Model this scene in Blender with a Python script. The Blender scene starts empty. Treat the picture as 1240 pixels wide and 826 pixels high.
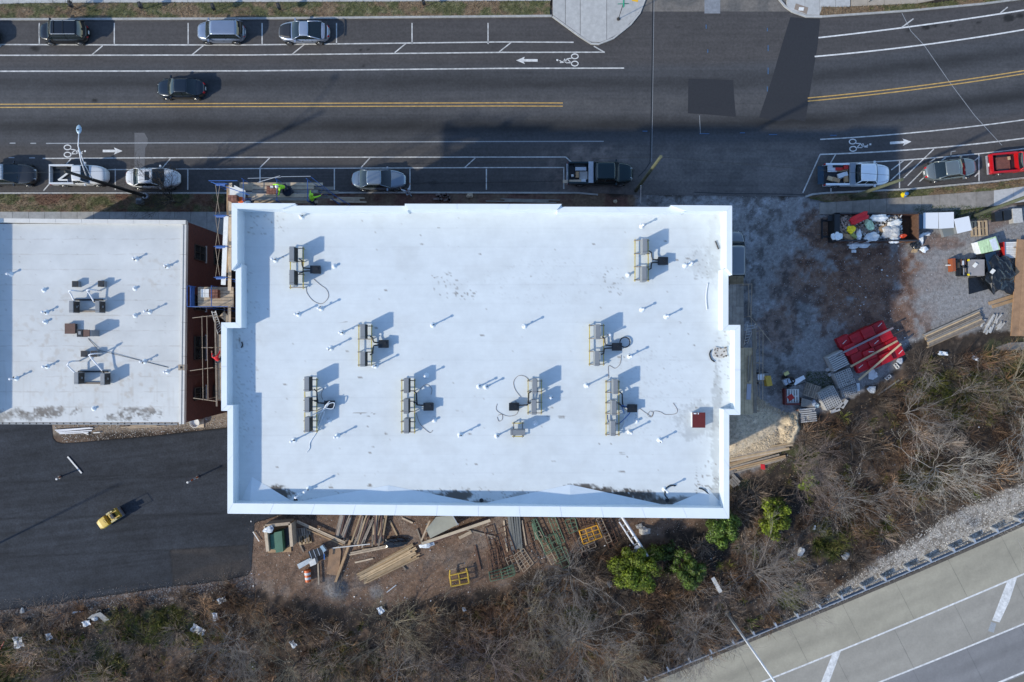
import bpy, bmesh, math, random
import numpy as np
from mathutils import Vector, Matrix
random.seed(7); RN = np.random.default_rng(11)
S = bpy.context.scene; COL = S.collection
# ---------------------------------------------------------------- camera, world, sun, exposure
H = 64.5; K0 = 0.078
cam = bpy.data.objects.new('camera', bpy.data.cameras.new('camera')); COL.objects.link(cam)
cam.location = (0, 0, H); cam.rotation_euler = (0, 0, 0)
cam.data.sensor_width = 36; cam.data.lens = 18 / (620 * K0 / H); cam.data.clip_end = 5000
S.camera = cam
SUN_EL = math.radians(31); SUN_DIR = Vector((-0.894 * math.cos(SUN_EL), -0.447 * math.cos(SUN_EL), math.sin(SUN_EL)))
w = bpy.data.worlds.new('World'); S.world = w; w.use_nodes = True
nt = w.node_tree; sky = nt.nodes.new('ShaderNodeTexSky'); sky.sky_type = 'NISHITA'; sky.sun_disc = False
sky.sun_elevation = SUN_EL; sky.sun_rotation = math.atan2(SUN_DIR.x, SUN_DIR.y)
sky.ozone_density = 3.0; sky.air_density = 1.0; sky.dust_density = .3
bg = nt.nodes['Background']; bg.inputs['Strength'].default_value = 0.15
nt.links.new(sky.outputs[0], bg.inputs['Color'])
sl = bpy.data.lights.new('sun', 'SUN'); sl.energy = 2.45; sl.angle = math.radians(1.4); sl.color = (1.0, 0.915, 0.75)
so = bpy.data.objects.new('sun', sl); COL.objects.link(so); so.rotation_euler = SUN_DIR.to_track_quat('Z', 'Y').to_euler()
S.view_settings.view_transform = 'Standard'; S.view_settings.look = 'None'
S.view_settings.gamma = 1; S.view_settings.exposure = 0.72
S.cycles.max_bounces = 6; S.cycles.diffuse_bounces = 3; S.cycles.glossy_bounces = 3

def k(z): return K0 * (H - z) / H
def P(px, py, z=0.0): return ((px - 620) * k(z), (413 - py) * k(z), z)
def PX(x, y): return x / K0 + 620, 413 - y / K0     # ground point to photo pixel

# ---------------------------------------------------------------- noise
_T = RN.random((256, 256))
def vnoise(x, y, s=0):
    x = np.asarray(x, float) + s * 17.3; y = np.asarray(y, float) + s * 31.7
    xi = np.floor(x).astype(int); yi = np.floor(y).astype(int); fx = x - xi; fy = y - yi
    fx = fx * fx * (3 - 2 * fx); fy = fy * fy * (3 - 2 * fy)
    a = _T[xi & 255, yi & 255]; b = _T[(xi + 1) & 255, yi & 255]; c = _T[xi & 255, (yi + 1) & 255]; d = _T[(xi + 1) & 255, (yi + 1) & 255]
    return (a * (1 - fx) + b * fx) * (1 - fy) + (c * (1 - fx) + d * fx) * fy
def fbm(x, y, s=0, o=4):
    r = 0; a = .5; t = 0
    for i in range(o):
        r = r + a * vnoise(x * 2 ** i, y * 2 ** i, s + i * 3); t += a; a *= .55
    return r / t
def sm(x, a, b):
    t = np.clip((x - a) / (b - a), 0, 1); return t * t * (3 - 2 * t)
def inpoly(x, y, poly):
    r = np.zeros(np.shape(x), bool); n = len(poly); j = n - 1
    for i in range(n):
        xi, yi = poly[i]; xj, yj = poly[j]
        c = ((yi > y) != (yj > y)) & (x < (xj - xi) * (y - yi) / ((yj - yi) or 1e-9) + xi)
        r ^= c; j = i
    return r
def segd(x, y, a, b):
    dx, dy = b[0] - a[0], b[1] - a[1]; t = np.clip(((x - a[0]) * dx + (y - a[1]) * dy) / (dx * dx + dy * dy + 1e-9), 0, 1)
    return np.hypot(x - a[0] - t * dx, y - a[1] - t * dy)
def sdist(x, y, poly):           # positive inside
    d = np.full(np.shape(x), 1e9)
    for i in range(len(poly)): d = np.minimum(d, segd(x, y, poly[i - 1], poly[i]))
    return np.where(inpoly(x, y, poly), d, -d)
def lerp(c, t, d): t = np.asarray(t)[..., None]; return c * (1 - t) + np.asarray(d) * t

# ---------------------------------------------------------------- materials
MATS = {}
def mat(name, col=(.5, .5, .5), rough=.7, metal=0, nscale=0, namt=.15, bump=0, bscale=None, rnd=0, attr=False, coat=0, spec=.5, stretch=None, trans=0):
    if name in MATS: return MATS[name]
    m = bpy.data.materials.new(name); m.use_nodes = True; n = m.node_tree.nodes; L = m.node_tree.links
    b = n['Principled BSDF']; b.inputs['Roughness'].default_value = rough; b.inputs['Metallic'].default_value = metal
    b.inputs['Specular IOR Level'].default_value = spec; b.inputs['Coat Weight'].default_value = coat; b.inputs['Coat Roughness'].default_value = .05
    b.inputs['Base Color'].default_value = (*col, 1)
    if trans: b.inputs['Transmission Weight'].default_value = trans
    out = None
    if attr:
        a = n.new('ShaderNodeAttribute'); a.attribute_name = 'col'; out = a.outputs['Color']
    if nscale or bump:
        tc = n.new('ShaderNodeTexCoord'); v = tc.outputs['Object']
        if attr or not rnd: v = n.new('ShaderNodeNewGeometry').outputs['Position']
        if stretch:
            mp = n.new('ShaderNodeMapping'); mp.inputs['Scale'].default_value = stretch; L.new(v, mp.inputs['Vector']); v = mp.outputs['Vector']
    def mul(src, fac_socket):
        mx = n.new('ShaderNodeMix'); mx.data_type = 'RGBA'; mx.blend_type = 'MULTIPLY'; mx.inputs[0].default_value = 1
        if src is None: mx.inputs[6].default_value = (*col, 1)
        else: L.new(src, mx.inputs[6])
        L.new(fac_socket, mx.inputs[7]); return mx.outputs[2]
    if nscale:
        t = n.new('ShaderNodeTexNoise'); t.inputs['Scale'].default_value = nscale; t.inputs['Detail'].default_value = 6; t.inputs['Roughness'].default_value = .65
        L.new(v, t.inputs['Vector'])
        mr = n.new('ShaderNodeMapRange'); mr.inputs['From Min'].default_value = .3; mr.inputs['From Max'].default_value = .7
        mr.inputs['To Min'].default_value = 1 - namt; mr.inputs['To Max'].default_value = 1 + namt
        L.new(t.outputs['Fac'], mr.inputs['Value']); out = mul(out, mr.outputs['Result'])
    if rnd:
        oi = n.new('ShaderNodeObjectInfo'); mr = n.new('ShaderNodeMapRange'); mr.inputs['To Min'].default_value = 1 - rnd; mr.inputs['To Max'].default_value = 1 + rnd
        L.new(oi.outputs['Random'], mr.inputs['Value']); out = mul(out, mr.outputs['Result'])
    if out is not None: L.new(out, b.inputs['Base Color'])
    if bump:
        t = n.new('ShaderNodeTexNoise'); t.inputs['Scale'].default_value = bscale or nscale or 10; t.inputs['Detail'].default_value = 5
        L.new(v, t.inputs['Vector']); bp = n.new('ShaderNodeBump'); bp.inputs['Strength'].default_value = .6; bp.inputs['Distance'].default_value = bump
        L.new(t.outputs['Fac'], bp.inputs['Height']); L.new(bp.outputs['Normal'], b.inputs['Normal'])
    MATS[name] = m; return m

M = dict(
 asphalt=mat('asphalt', attr=True, rough=.85, nscale=4, namt=.24, bump=.012, bscale=30),
 ground=mat('ground', attr=True, rough=.95, nscale=3.5, namt=.35, bump=.06, bscale=9),
 lot=mat('new_asphalt', attr=True, rough=.9, spec=.25, nscale=6, namt=.3, bump=.015, bscale=30),
 hwy=mat('highway_concrete', attr=True, rough=.85, nscale=5, namt=.07, bump=.004),
 roof=mat('roof_membrane', attr=True, rough=.55, nscale=1.2, namt=.045, bump=.004, bscale=2.5),
 memb=mat('white_membrane', (.68, .74, .78), rough=.5, nscale=1.2, namt=.04, bump=.01, bscale=2),
 coping=mat('white_coping', (.74, .79, .82), rough=.45, nscale=.8, namt=.04),
 beige=mat('beige_coping', (.62, .60, .56), rough=.5, nscale=2, namt=.06),
 conc=mat('concrete', (.42, .42, .41), rough=.85, nscale=2.5, namt=.14, bump=.004, rnd=.06),
 concold=mat('old_concrete', (.25, .23, .205), rough=.9, nscale=2, namt=.25, bump=.01, rnd=.08),
 kerb=mat('kerb_concrete', (.36, .36, .35), rough=.85, nscale=3, namt=.2, rnd=.05),
 white=mat('road_paint', (.50, .50, .49), rough=.7, nscale=2.2, namt=.38),
 whiteb=mat('bright_road_paint', (.62, .62, .61), rough=.7, nscale=3, namt=.28),
 faint=mat('worn_road_paint', (.30, .32, .34), rough=.7, nscale=20, namt=.35),
 yellowp=mat('yellow_paint', (.48, .30, .09), rough=.7, nscale=3, namt=.3),
 brick=None, grass=mat('grass_blades', attr=True, rough=.9, spec=.2),
 twig=mat('dry_twigs', attr=True, rough=.95, spec=.15),
 leaf=mat('evergreen_leaf', attr=True, rough=.55, spec=.35),
 bark=mat('bark', (.16, .14, .12), rough=.95, nscale=6, namt=.3, bump=.02),
 wood=mat('lumber', (.42, .31, .19), rough=.85, nscale=3, namt=.18, rnd=.3),
 woodg=mat('weathered_lumber', (.25, .21, .17), rough=.9, nscale=3, namt=.25, rnd=.35),
 woodp=mat('scaffold_plank', (.46, .37, .27), rough=.85, nscale=3, namt=.2, rnd=.2),
 ply=mat('plywood', (.38, .25, .14), rough=.8, nscale=2, namt=.15, rnd=.1),
 pole=mat('pole_wood', (.095, .105, .065), rough=.9, nscale=5, namt=.25),
 steel=mat('galvanised_steel', (.50, .53, .57), rough=.4, metal=.5, nscale=4, namt=.1),
 white_steel=mat('white_steel', (.72, .74, .78), rough=.4),
 grey=mat('grey_metal', (.21, .225, .24), rough=.5, nscale=3, namt=.06, rnd=.05),
 dgrey=mat('dark_grille', (.05, .045, .04), rough=.6),
 black=mat('black_plastic', (.015, .018, .022), rough=.4, nscale=3, namt=.3),
 tarp=mat('black_sheeting', (.012, .015, .02), rough=.25, nscale=3, namt=.3),
 rubber=mat('tyre_rubber', (.02, .02, .02), rough=.85),
 rim=mat('wheel_rim', (.45, .46, .48), rough=.3, metal=.8),
 glass=mat('car_glass', (.01, .018, .022), rough=.04, spec=.8),
 glassw=mat('window_glass', (.02, .025, .03), rough=.08, spec=.6),
 yellow=mat('yellow_steel', (.55, .36, .05), rough=.6, nscale=6, namt=.2, rnd=.1),
 yelr=mat('yellow_rack_steel', (.52, .40, .05), rough=.6, nscale=6, namt=.25),
 blue=mat('blue_steel', (.03, .10, .32), rough=.5, nscale=5, namt=.2),
 green=mat('green_steel', (.10, .17, .11), rough=.6, nscale=5, namt=.3, rnd=.25),
 rust=mat('rusty_steel', (.13, .07, .045), rough=.8, nscale=6, namt=.35, rnd=.25),
 tan=mat('tan_steel', (.34, .27, .20), rough=.7, nscale=6, namt=.25, rnd=.15),
 greenp=mat('green_paint', (.05, .14, .09), rough=.5, nscale=2, namt=.15),
 redwrap=mat('red_wrap', (.36, .004, .012), rough=.45, nscale=3, namt=.25, bump=.05, bscale=3, rnd=.15),
 red=mat('red_paint', (.45, .02, .015), rough=.45), orange=mat('orange_plastic', (.65, .12, .02), rough=.5),
 maroon=mat('maroon_metal', (.12, .018, .015), rough=.5, nscale=4, namt=.15),
 brown=mat('brown_metal', (.10, .05, .038), rough=.6, nscale=4, namt=.15),
 cmu=mat('concrete_block', (.40, .40, .40), rough=.9, nscale=6, namt=.15, rnd=.12),
 bag=mat('white_sheeting', (.62, .66, .70), rough=.35, nscale=4, namt=.15, rnd=.15),
 paper=mat('pale_board', (.66, .66, .64), rough=.7, nscale=3, namt=.1, rnd=.1),
 skin=mat('skin', (.35, .2, .14), rough=.6), hivis=mat('hi_vis_green', (.35, .75, .03), rough=.6),
 navy=mat('dark_cloth', (.02, .03, .055), rough=.9), redc=mat('red_cloth', (.6, .02, .03), rough=.8),
 paleb=mat('pale_cloth', (.35, .40, .48), rough=.9), hatw=mat('white_hard_hat', (.75, .75, .75), rough=.3),
 teal=mat('lamp_head', (.30, .42, .52), rough=.3), light=mat('headlight_lens', (.75, .78, .8), rough=.1),
 tail=mat('tail_light', (.45, .01, .02), rough=.2), sign=mat('street_sign_green', (.01, .22, .14), rough=.4),
 bluep=mat('blue_plastic', (.03, .12, .35), rough=.4), bright=mat('bright_yellow', (.85, .65, .01), rough=.5),
 sand=mat('sand_grains', attr=True, rough=.95, nscale=6, namt=.12, bump=.03, bscale=10),
 stone=mat('pale_stone', (.45, .44, .42), rough=.9, nscale=5, namt=.2, rnd=.2),
)
def brickmat(name, c1, c2, mort):
    m = bpy.data.materials.new(name); m.use_nodes = True; n = m.node_tree.nodes; L = m.node_tree.links; b = n['Principled BSDF']; b.inputs['Roughness'].default_value = .9
    tc = n.new('ShaderNodeNewGeometry'); sx = n.new('ShaderNodeSeparateXYZ'); L.new(tc.outputs['Position'], sx.inputs[0])
    ad = n.new('ShaderNodeMath'); L.new(sx.outputs[0], ad.inputs[0]); L.new(sx.outputs[1], ad.inputs[1])
    cb = n.new('ShaderNodeCombineXYZ'); L.new(ad.outputs[0], cb.inputs[0]); L.new(sx.outputs[2], cb.inputs[1])
    br = n.new('ShaderNodeTexBrick'); L.new(cb.outputs[0], br.inputs['Vector']); br.inputs['Scale'].default_value = 1
    br.inputs['Brick Width'].default_value = .22; br.inputs['Row Height'].default_value = .075; br.inputs['Mortar Size'].default_value = .006
    br.inputs['Color1'].default_value = (*c1, 1); br.inputs['Color2'].default_value = (*c2, 1); br.inputs['Mortar'].default_value = (*mort, 1)
    L.new(br.outputs['Color'], b.inputs['Base Color'])
    bp = n.new('ShaderNodeBump'); bp.inputs['Distance'].default_value = .01; L.new(br.outputs['Fac'], bp.inputs['Height']); bp.invert = True; L.new(bp.outputs[0], b.inputs['Normal'])
    return m
M['brick'] = brickmat('dark_red_brick', (.13, .04, .032), (.085, .03, .028), (.12, .09, .08))
M['brick2'] = brickmat('brown_brick', (.20, .09, .06), (.15, .07, .05), (.22, .19, .17))
def paint(name, c, metal=.4): return mat('paint_' + name, c, rough=.3, metal=metal, coat=.6, nscale=2, namt=.04)

# ---------------------------------------------------------------- objects
def tag(o, label=None, cat=None, group=None, kind=None):
    if label: o['label'] = label
    if cat: o['category'] = cat
    if group: o['group'] = group
    if kind: o['kind'] = kind
    return o
def thing(name, label, cat, loc=(0, 0, 0), rz=0, group=None):
    o = bpy.data.objects.new(name, None); COL.objects.link(o); o.location = tuple(loc)[:3]; o.rotation_euler = (0, 0, rz); o.empty_display_size = .3
    return tag(o, label, cat, group)
def structure(name):
    o = bpy.data.objects.new(name, None); COL.objects.link(o); o['kind'] = 'structure'; return o
def dup(o, parent=None, loc=None, rz=None, label=None):
    c = o.copy(); COL.objects.link(c); c.parent = parent
    if loc is not None: c.location = loc
    if rz is not None: c.rotation_euler = (0, 0, rz)
    if label: c['label'] = label
    for ch in KIDS.get(o.name, []): dup(ch, c)
    if parent is not None: KIDS.setdefault(parent.name, []).append(c)
    return c
KIDS = {}
class MB:
    def __init__(s): s.v = []; s.f = []
    def add(s, vs, fs):
        o = len(s.v); s.v += [tuple(v) for v in vs]; s.f += [tuple(i + o for i in f) for f in fs]; return s
    def box(s, c, d, rz=0, rx=0, ry=0):
        R = Matrix.Rotation(rz, 3, 'Z') @ Matrix.Rotation(ry, 3, 'Y') @ Matrix.Rotation(rx, 3, 'X'); c = Vector(c); vs = []
        for z in (-.5, .5):
            for x, y in ((-.5, -.5), (.5, -.5), (.5, .5), (-.5, .5)): vs.append(c + R @ Vector((x * d[0], y * d[1], z * d[2])))
        return s.add(vs, [(3, 2, 1, 0), (4, 5, 6, 7), (0, 1, 5, 4), (1, 2, 6, 5), (2, 3, 7, 6), (3, 0, 4, 7)])
    def beam(s, a, b, w_, h_, top=True):
        a = Vector(a); b = Vector(b); d = b - a; L = d.length; q = d.to_track_quat('X', 'Z'); c = (a + b) / 2; vs = []
        for x in (-.5, .5):
            for y, z in ((-.5, -.5), (.5, -.5), (.5, .5), (-.5, .5)): vs.append(c + q @ Vector((x * L, y * w_, z * h_)))
        return s.add(vs, [(0, 3, 2, 1), (4, 5, 6, 7), (0, 1, 5, 4), (1, 2, 6, 5), (2, 3, 7, 6), (3, 0, 4, 7)])
    def prism(s, poly, z0, z1):
        a = sum(poly[i - 1][0] * poly[i][1] - poly[i][0] * poly[i - 1][1] for i in range(len(poly)))
        if a < 0: poly = poly[::-1]
        n = len(poly); vs = [(p[0], p[1], z0) for p in poly] + [(p[0], p[1], z1) for p in poly]
        return s.add(vs, [tuple(range(n))[::-1], tuple(range(n, 2 * n))] + [(i, (i + 1) % n, n + (i + 1) % n, n + i) for i in range(n)])
    def tube(s, pts, r, n=6, caps=True):
        pts = [Vector(p) for p in pts]; rs = r if isinstance(r, (list, tuple)) else [r] * len(pts); rings = []; vs = []; fs = []
        for i, p in enumerate(pts):
            t = (pts[min(i + 1, len(pts) - 1)] - pts[max(i - 1, 0)]); t = t.normalized() if t.length > 1e-9 else Vector((0, 0, 1))
            u = t.cross(Vector((0, 0, 1))) if abs(t.z) < .95 else t.cross(Vector((1, 0, 0))); u.normalize(); v = t.cross(u)
            vs += [p + (u * math.cos(2 * math.pi * j / n) + v * math.sin(2 * math.pi * j / n)) * rs[i] for j in range(n)]
        for i in range(len(pts) - 1):
            for j in range(n): fs.append((i * n + j, i * n + (j + 1) % n, (i + 1) * n + (j + 1) % n, (i + 1) * n + j))
        if caps: fs += [tuple(range(n))[::-1], tuple(range((len(pts) - 1) * n, len(pts) * n))]
        return s.add(vs, fs)
    def lathe(s, prof, n=16, c=(0, 0, 0), axis='Z'):
        vs = []; fs = []
        for r, z in prof:
            for j in range(n):
                a = 2 * math.pi * j / n; x, y, zz = r * math.cos(a), r * math.sin(a), z
                if axis == 'Y': x, y, zz = x, zz, y
                if axis == 'X': x, y, zz = zz, x, y
                vs.append((c[0] + x, c[1] + y, c[2] + zz))
        for i in range(len(prof) - 1):
            for j in range(n): fs.append((i * n + j, i * n + (j + 1) % n, (i + 1) * n + (j + 1) % n, (i + 1) * n + j))
        fs += [tuple(range(n))[::-1], tuple(range((len(prof) - 1) * n, len(prof) * n))]
        return s.add(vs, fs)
    def grid(s, fn, nu, nv):
        vs = [fn(i / nu, j / nv) for i in range(nu + 1) for j in range(nv + 1)]
        return s.add(vs, [(i * (nv + 1) + j, (i + 1) * (nv + 1) + j, (i + 1) * (nv + 1) + j + 1, i * (nv + 1) + j + 1) for i in range(nu) for j in range(nv)])
    def build(s, name, m, parent=None, world=False, smooth=False, solid=0):
        me = bpy.data.meshes.new(name); vs = s.v
        if world and parent is not None:
            top = parent; loc = Vector((0, 0, 0)); inv = parent_inv(parent); vs = [inv @ Vector(v) for v in vs]
        me.from_pydata(vs, [], s.f); me.materials.append(M[m] if isinstance(m, str) else m)
        if smooth: me.polygons.foreach_set('use_smooth', [True] * len(me.polygons))
        me.update(); o = bpy.data.objects.new(name, me); COL.objects.link(o)
        if solid:
            md = o.modifiers.new('solid', 'SOLIDIFY'); md.thickness = solid; md.offset = 0
        if parent is not None: o.parent = parent; KIDS.setdefault(parent.name, []).append(o)
        return o
def parent_inv(p):
    m = Matrix.Identity(4); q = p
    while q is not None:
        m = Matrix.Translation(q.location) @ q.rotation_euler.to_matrix().to_4x4() @ m; q = q.parent
    return m.inverted()
def npmesh(name, V, F, m, col=None, smooth=True, parent=None):
    V = np.asarray(V, np.float32); F = np.asarray(F, np.int32); me = bpy.data.meshes.new(name); kk = F.shape[1]
    me.vertices.add(len(V)); me.vertices.foreach_set('co', V.ravel()); me.loops.add(F.size); me.loops.foreach_set('vertex_index', F.ravel())
    me.polygons.add(len(F)); me.polygons.foreach_set('loop_start', np.arange(0, F.size, kk, dtype=np.int32))
    try: me.polygons.foreach_set('loop_total', np.full(len(F), kk, np.int32))
    except Exception: pass
    me.polygons.foreach_set('use_smooth', np.full(len(F), smooth)); me.update(calc_edges=True); me.validate()
    if col is not None:
        a = me.attributes.new('col', 'FLOAT_COLOR', 'POINT'); c = np.ones((len(V), 4), np.float32); c[:, :3] = np.clip(col, 0, 1); a.data.foreach_set('color', c.ravel())
    me.materials.append(M[m]); o = bpy.data.objects.new(name, me); COL.objects.link(o)
    if parent is not None: o.parent = parent; KIDS.setdefault(parent.name, []).append(o)
    return o
def gridfaces(nu, nv):
    i, j = np.meshgrid(np.arange(nu), np.arange(nv), indexing='ij'); a = i * (nv + 1) + j
    return np.stack([a, a + nv + 1, a + nv + 2, a + 1], -1).reshape(-1, 4)[:, ::-1]
def sheet(name, X, Y, zf, cf, m, z=0.0, parent=None):
    """grid sheet from photo-pixel coordinate arrays X,Y (nu+1,nv+1) lying at height z"""
    c = cf(X, Y); kz = k(z); V = np.stack([(X - 620) * kz, (413 - Y) * kz, z + zf(X, Y)], -1).reshape(-1, 3)
    return npmesh(name, V, gridfaces(X.shape[0] - 1, X.shape[1] - 1), m, c.reshape(-1, 3), parent=parent)
def poly_sheet(name, pts, z, m, parent=None, thick=.0, kind=None):
    b = MB(); w_ = [P(x, y, 0)[:2] for x, y in pts]
    b.prism(w_, z - max(thick, .003), z); o = b.build(name, m, parent)
    if kind: o['kind'] = kind
    return o
def line_poly(pts, wpx):
    pts = [Vector(p) for p in pts]; l = []; r = []
    for i, p in enumerate(pts):
        t = (pts[min(i + 1, len(pts) - 1)] - pts[max(i - 1, 0)]).normalized(); n = Vector((-t.y, t.x)); l.append(p + n * wpx / 2); r.append(p - n * wpx / 2)
    return l, r
def strip(b, pts, wpx, z):
    l, r = line_poly(pts, wpx); n = len(pts); vs = [P(p.x, p.y)[:2] + (z,) for p in l] + [P(p.x, p.y)[:2] + (z,) for p in r]
    b.add(vs, [(i, i + 1, n + i + 1, n + i) for i in range(n - 1)])
def ipl(pts, n=24):
    xs = np.linspace(pts[0][0], pts[-1][0], n); co = np.polyfit([p[0] for p in pts], [p[1] for p in pts], min(2, len(pts) - 1)); return [(float(x), float(np.polyval(co, x))) for x in xs]
# ================================================================ GROUND
YARD = [(300, 620), (760, 622), (905, 570), (960, 540), (950, 562), (880, 590), (845, 640), (740, 655), (600, 712), (560, 722), (420, 740), (330, 720), (296, 700)]
LOTP = [(770, 234), (985, 236), (1110, 257), (1240, 250), (1320, 245), (1320, 412), (1200, 402), (1110, 412), (1080, 455), (1010, 495), (960, 510), (940, 560), (830, 600), (770, 400)]
SANDP = [(870, 478), (915, 482), (945, 500), (958, 512), (948, 535), (930, 550), (870, 562)]
SANDH = [(948, 502), (966, 497), (968, 520), (960, 538), (946, 537), (942, 520)]
VERGE = [(830, 830), (905, 778), (985, 735), (1040, 694), (1100, 656), (1160, 617), (1240, 586), (1340, 560), (1340, 600), (1236, 634), (1127, 681), (1020, 726), (914, 771), (782, 826), (740, 900)]
NSTRIP = [(385, 231), (725, 233), (770, 240), (760, 262), (300, 262), (270, 240)]
GREEN = [(60, 800, 90, 34), (190, 756, 70, 22), (420, 800, 40, 24), (1180, 480, 80, 34), (1135, 580, 50, 22), (1000, 655, 22, 22), (955, 555, 40, 20), (640, 806, 24, 22), (1220, 430, 40, 20), (960, 722, 16, 16), (700, 745, 20, 12), (870, 585, 40, 12), (1060, 640, 30, 14)]
def green(X, Y):
    g = X * 0.0
    for cx, cy, rx, ry in GREEN: g = np.maximum(g, sm(1.3 - ((X - cx) / rx) ** 2 - ((Y - cy) / ry) ** 2 + (fbm(X / 12, Y / 12, 17) - .5) * 1.6, 0, .8))
    return g
def ground_col(X, Y):
    n1 = fbm(X / 28, Y / 28, 1); n2 = fbm(X / 7, Y / 7, 5); n3 = fbm(X / 60, Y / 60, 9); n4 = fbm(X / 2.5, Y / 2.5, 13, 2)
    c = np.zeros(X.shape + (3,)) + np.array((.036, .026, .019))
    c = lerp(c, sm(n1, .52, .74), (.12, .08, .055)); c = lerp(c, sm(n2, .6, .8) * .5, (.17, .125, .09)); c = lerp(c, green(X, Y) * sm(n2, .35, .6), (.055, .062, .022))
    wob = (n2 - .5) * 26 + (n1 - .5) * 30
    d = sdist(X, Y, YARD) + wob * .7; y = lerp(np.zeros_like(c) + np.array((.195, .125, .085)), sm(n2, .45, .7) * .75, (.11, .068, .046)); y = lerp(y, sm(n1, .55, .72) * .5, (.24, .2, .165)); c = lerp(c, sm(d, -4, 8) * .9, y)
    # debris fringe below the new asphalt
    d = segd(X, Y, (-60, 748), (300, 703)); c = lerp(c, sm(-d + wob * .9, -18, -2) * .7, lerp(np.zeros_like(c) + np.array((.15, .105, .085)), sm(n4, .6, .85), (.28, .25, .23)))
    d = sdist(X, Y, LOTP) + wob * .5
    g = lerp(np.zeros_like(c) + np.array((.27, .265, .265)), n4, (.17, .167, .168)); g = lerp(g, sm(fbm(X / 10, Y / 16, 37), .5, .75) * sm(1010 - X, 0, 60) * .6, (.36, .37, .39))
    for cx, cy, rx, ry, s in ((1060, 332, 84, 42, 1), (985, 275, 26, 26, .9), (1045, 385, 66, 30, .85), (1000, 350, 50, 40, .6), (1030, 305, 60, 14, .6), (1125, 380, 14, 22, .8), (960, 345, 30, 40, .5), (945, 400, 30, 30, .6), (1140, 295, 32, 10, .7), (1010, 300, 20, 22, .8), (1075, 365, 40, 30, .7), (1190, 265, 30, 16, .6)):
        q = ((X - cx) / rx) ** 2 + ((Y - cy) / ry) ** 2; g = lerp(g, s * sm(1.25 - q + (n1 - .5) * 2.6 + (n2 - .5) * 2.2, 0, .9), lerp(np.zeros_like(c) + np.array((.17, .098, .066)), sm(n2, .45, .75), (.09, .05, .036)))
    g = lerp(g, sm(n2 * .8 + (fbm(X / 11, Y / 15, 31) - .5) * 1.5 + .08, .52, .72) * sm(1010 - X, 0, 60) * .65, (.06, .05, .047))
    c = lerp(c, sm(d, -2, 6), g)
    d = sdist(X, Y, [(1125, 305), (1240, 290), (1240, 372), (1180, 380), (1120, 392), (1105, 340)]) + wob * .6; c = lerp(c, sm(d, -6, 12) * .75, lerp(np.zeros_like(c) + np.array((.29, .285, .285)), n4, (.2, .2, .2)))
    d = sdist(X, Y, VERGE) + wob * .45; c = lerp(c, sm(d, -3, 6) * .95, lerp(np.zeros_like(c) + np.array((.42, .40, .365)), sm(n4 * .5 + n2 * .6, .42, .72), (.17, .15, .125)))
    d = sdist(X, Y, SANDP) + wob * .25; c = lerp(c, sm(d, -4, 5), (.52, .43, .31)); d = sdist(X, Y, SANDH) + wob * .15; c = lerp(c, sm(d, -3, 3), (.60, .49, .34))
    d = sdist(X, Y, NSTRIP) + wob * .25; c = lerp(c, sm(d, -2, 4), lerp(np.zeros_like(c) + np.array((.125, .065, .05)), sm(n1, .45, .65), (.16, .11, .075)))
    c = lerp(c, sm(-segd(X, Y, (62, 518), (275, 508)), -12, -6) * sm(520 + 18 - Y, -4, 4) * .8, (.27, .22, .17))
    for cx, cy, r in ((407, 712, 16), (455, 716, 10)):
        c = lerp(c, sm(r - np.hypot(X - cx, Y - cy) + wob * .3, -3, 6) * .8, (.2, .195, .19))
    far = np.maximum(np.maximum(sm(-X, 80, 150), sm(X, 1310, 1380)), np.maximum(sm(-Y, 70, 140), sm(Y, 890, 960)))
    return lerp(c * (0.78 + .44 * n4)[..., None], far, (.085, .075, .055))
def brushmask(X, Y):
    b = np.maximum(sm(-sdist(X, Y, YARD), 4, 26), 0) * sm(-sdist(X, Y, LOTP), 4, 22) * sm(-sdist(X, Y, VERGE), 2, 12) * sm(Y - 420, 0, 20)
    asph = [(-200, 500), (345, 500), (345, 640), (308, 640), (306, 697), (206, 713), (0, 742), (-200, 765)]
    hw = (Y > 826 - (X - 782) * .437)
    return b * sm(-sdist(X, Y, asph), 2, 14) * np.where(hw, 0, 1) * np.where((X < 270) & (Y < 540), 0, 1)
def ground_z(X, Y):
    z = (fbm(X / 22, Y / 22, 41) * .9 + fbm(X / 6, Y / 6, 44) * .35 - .45) * brushmask(X, Y) * .9
    z = np.maximum(z, -.02); z += sm(sdist(X, Y, SANDP), -2, 22) * (.5 + .25 * fbm(X / 5, Y / 5, 3)); z += sm(sdist(X, Y, SANDH) + (fbm(X / 4, Y / 4, 2) - .5) * 6, -3, 8) * (.6 + .5 * fbm(X / 3, Y / 3, 7))
    for cx, cy, r, h in ((407, 712, 17, .6),): z += h * sm(r - np.hypot(X - cx, Y - cy), 0, r)
    z += .05 * fbm(X / 4, Y / 4, 51) * sm(sdist(X, Y, LOTP), 0, 10) * sm(1400 - X, 0, 1) * .6
    return z
xs = np.concatenate([np.linspace(-3600, -100, 15)[:-1], np.arange(-100, 1342, 2.0), np.linspace(1342, 4900, 15)[1:]])
ys = np.concatenate([np.linspace(-3600, -90, 15)[:-1], np.arange(-90, 918, 2.0), np.linspace(918, 4400, 15)[1:]])
X, Y = np.meshgrid(xs, ys, indexing='ij')
o = sheet('ground', X, Y, ground_z, ground_col, 'ground', 0); o['kind'] = 'structure'
def gz(px, py): return float(ground_z(np.array([[float(px)]]), np.array([[float(py)]]))[0, 0])

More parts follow.
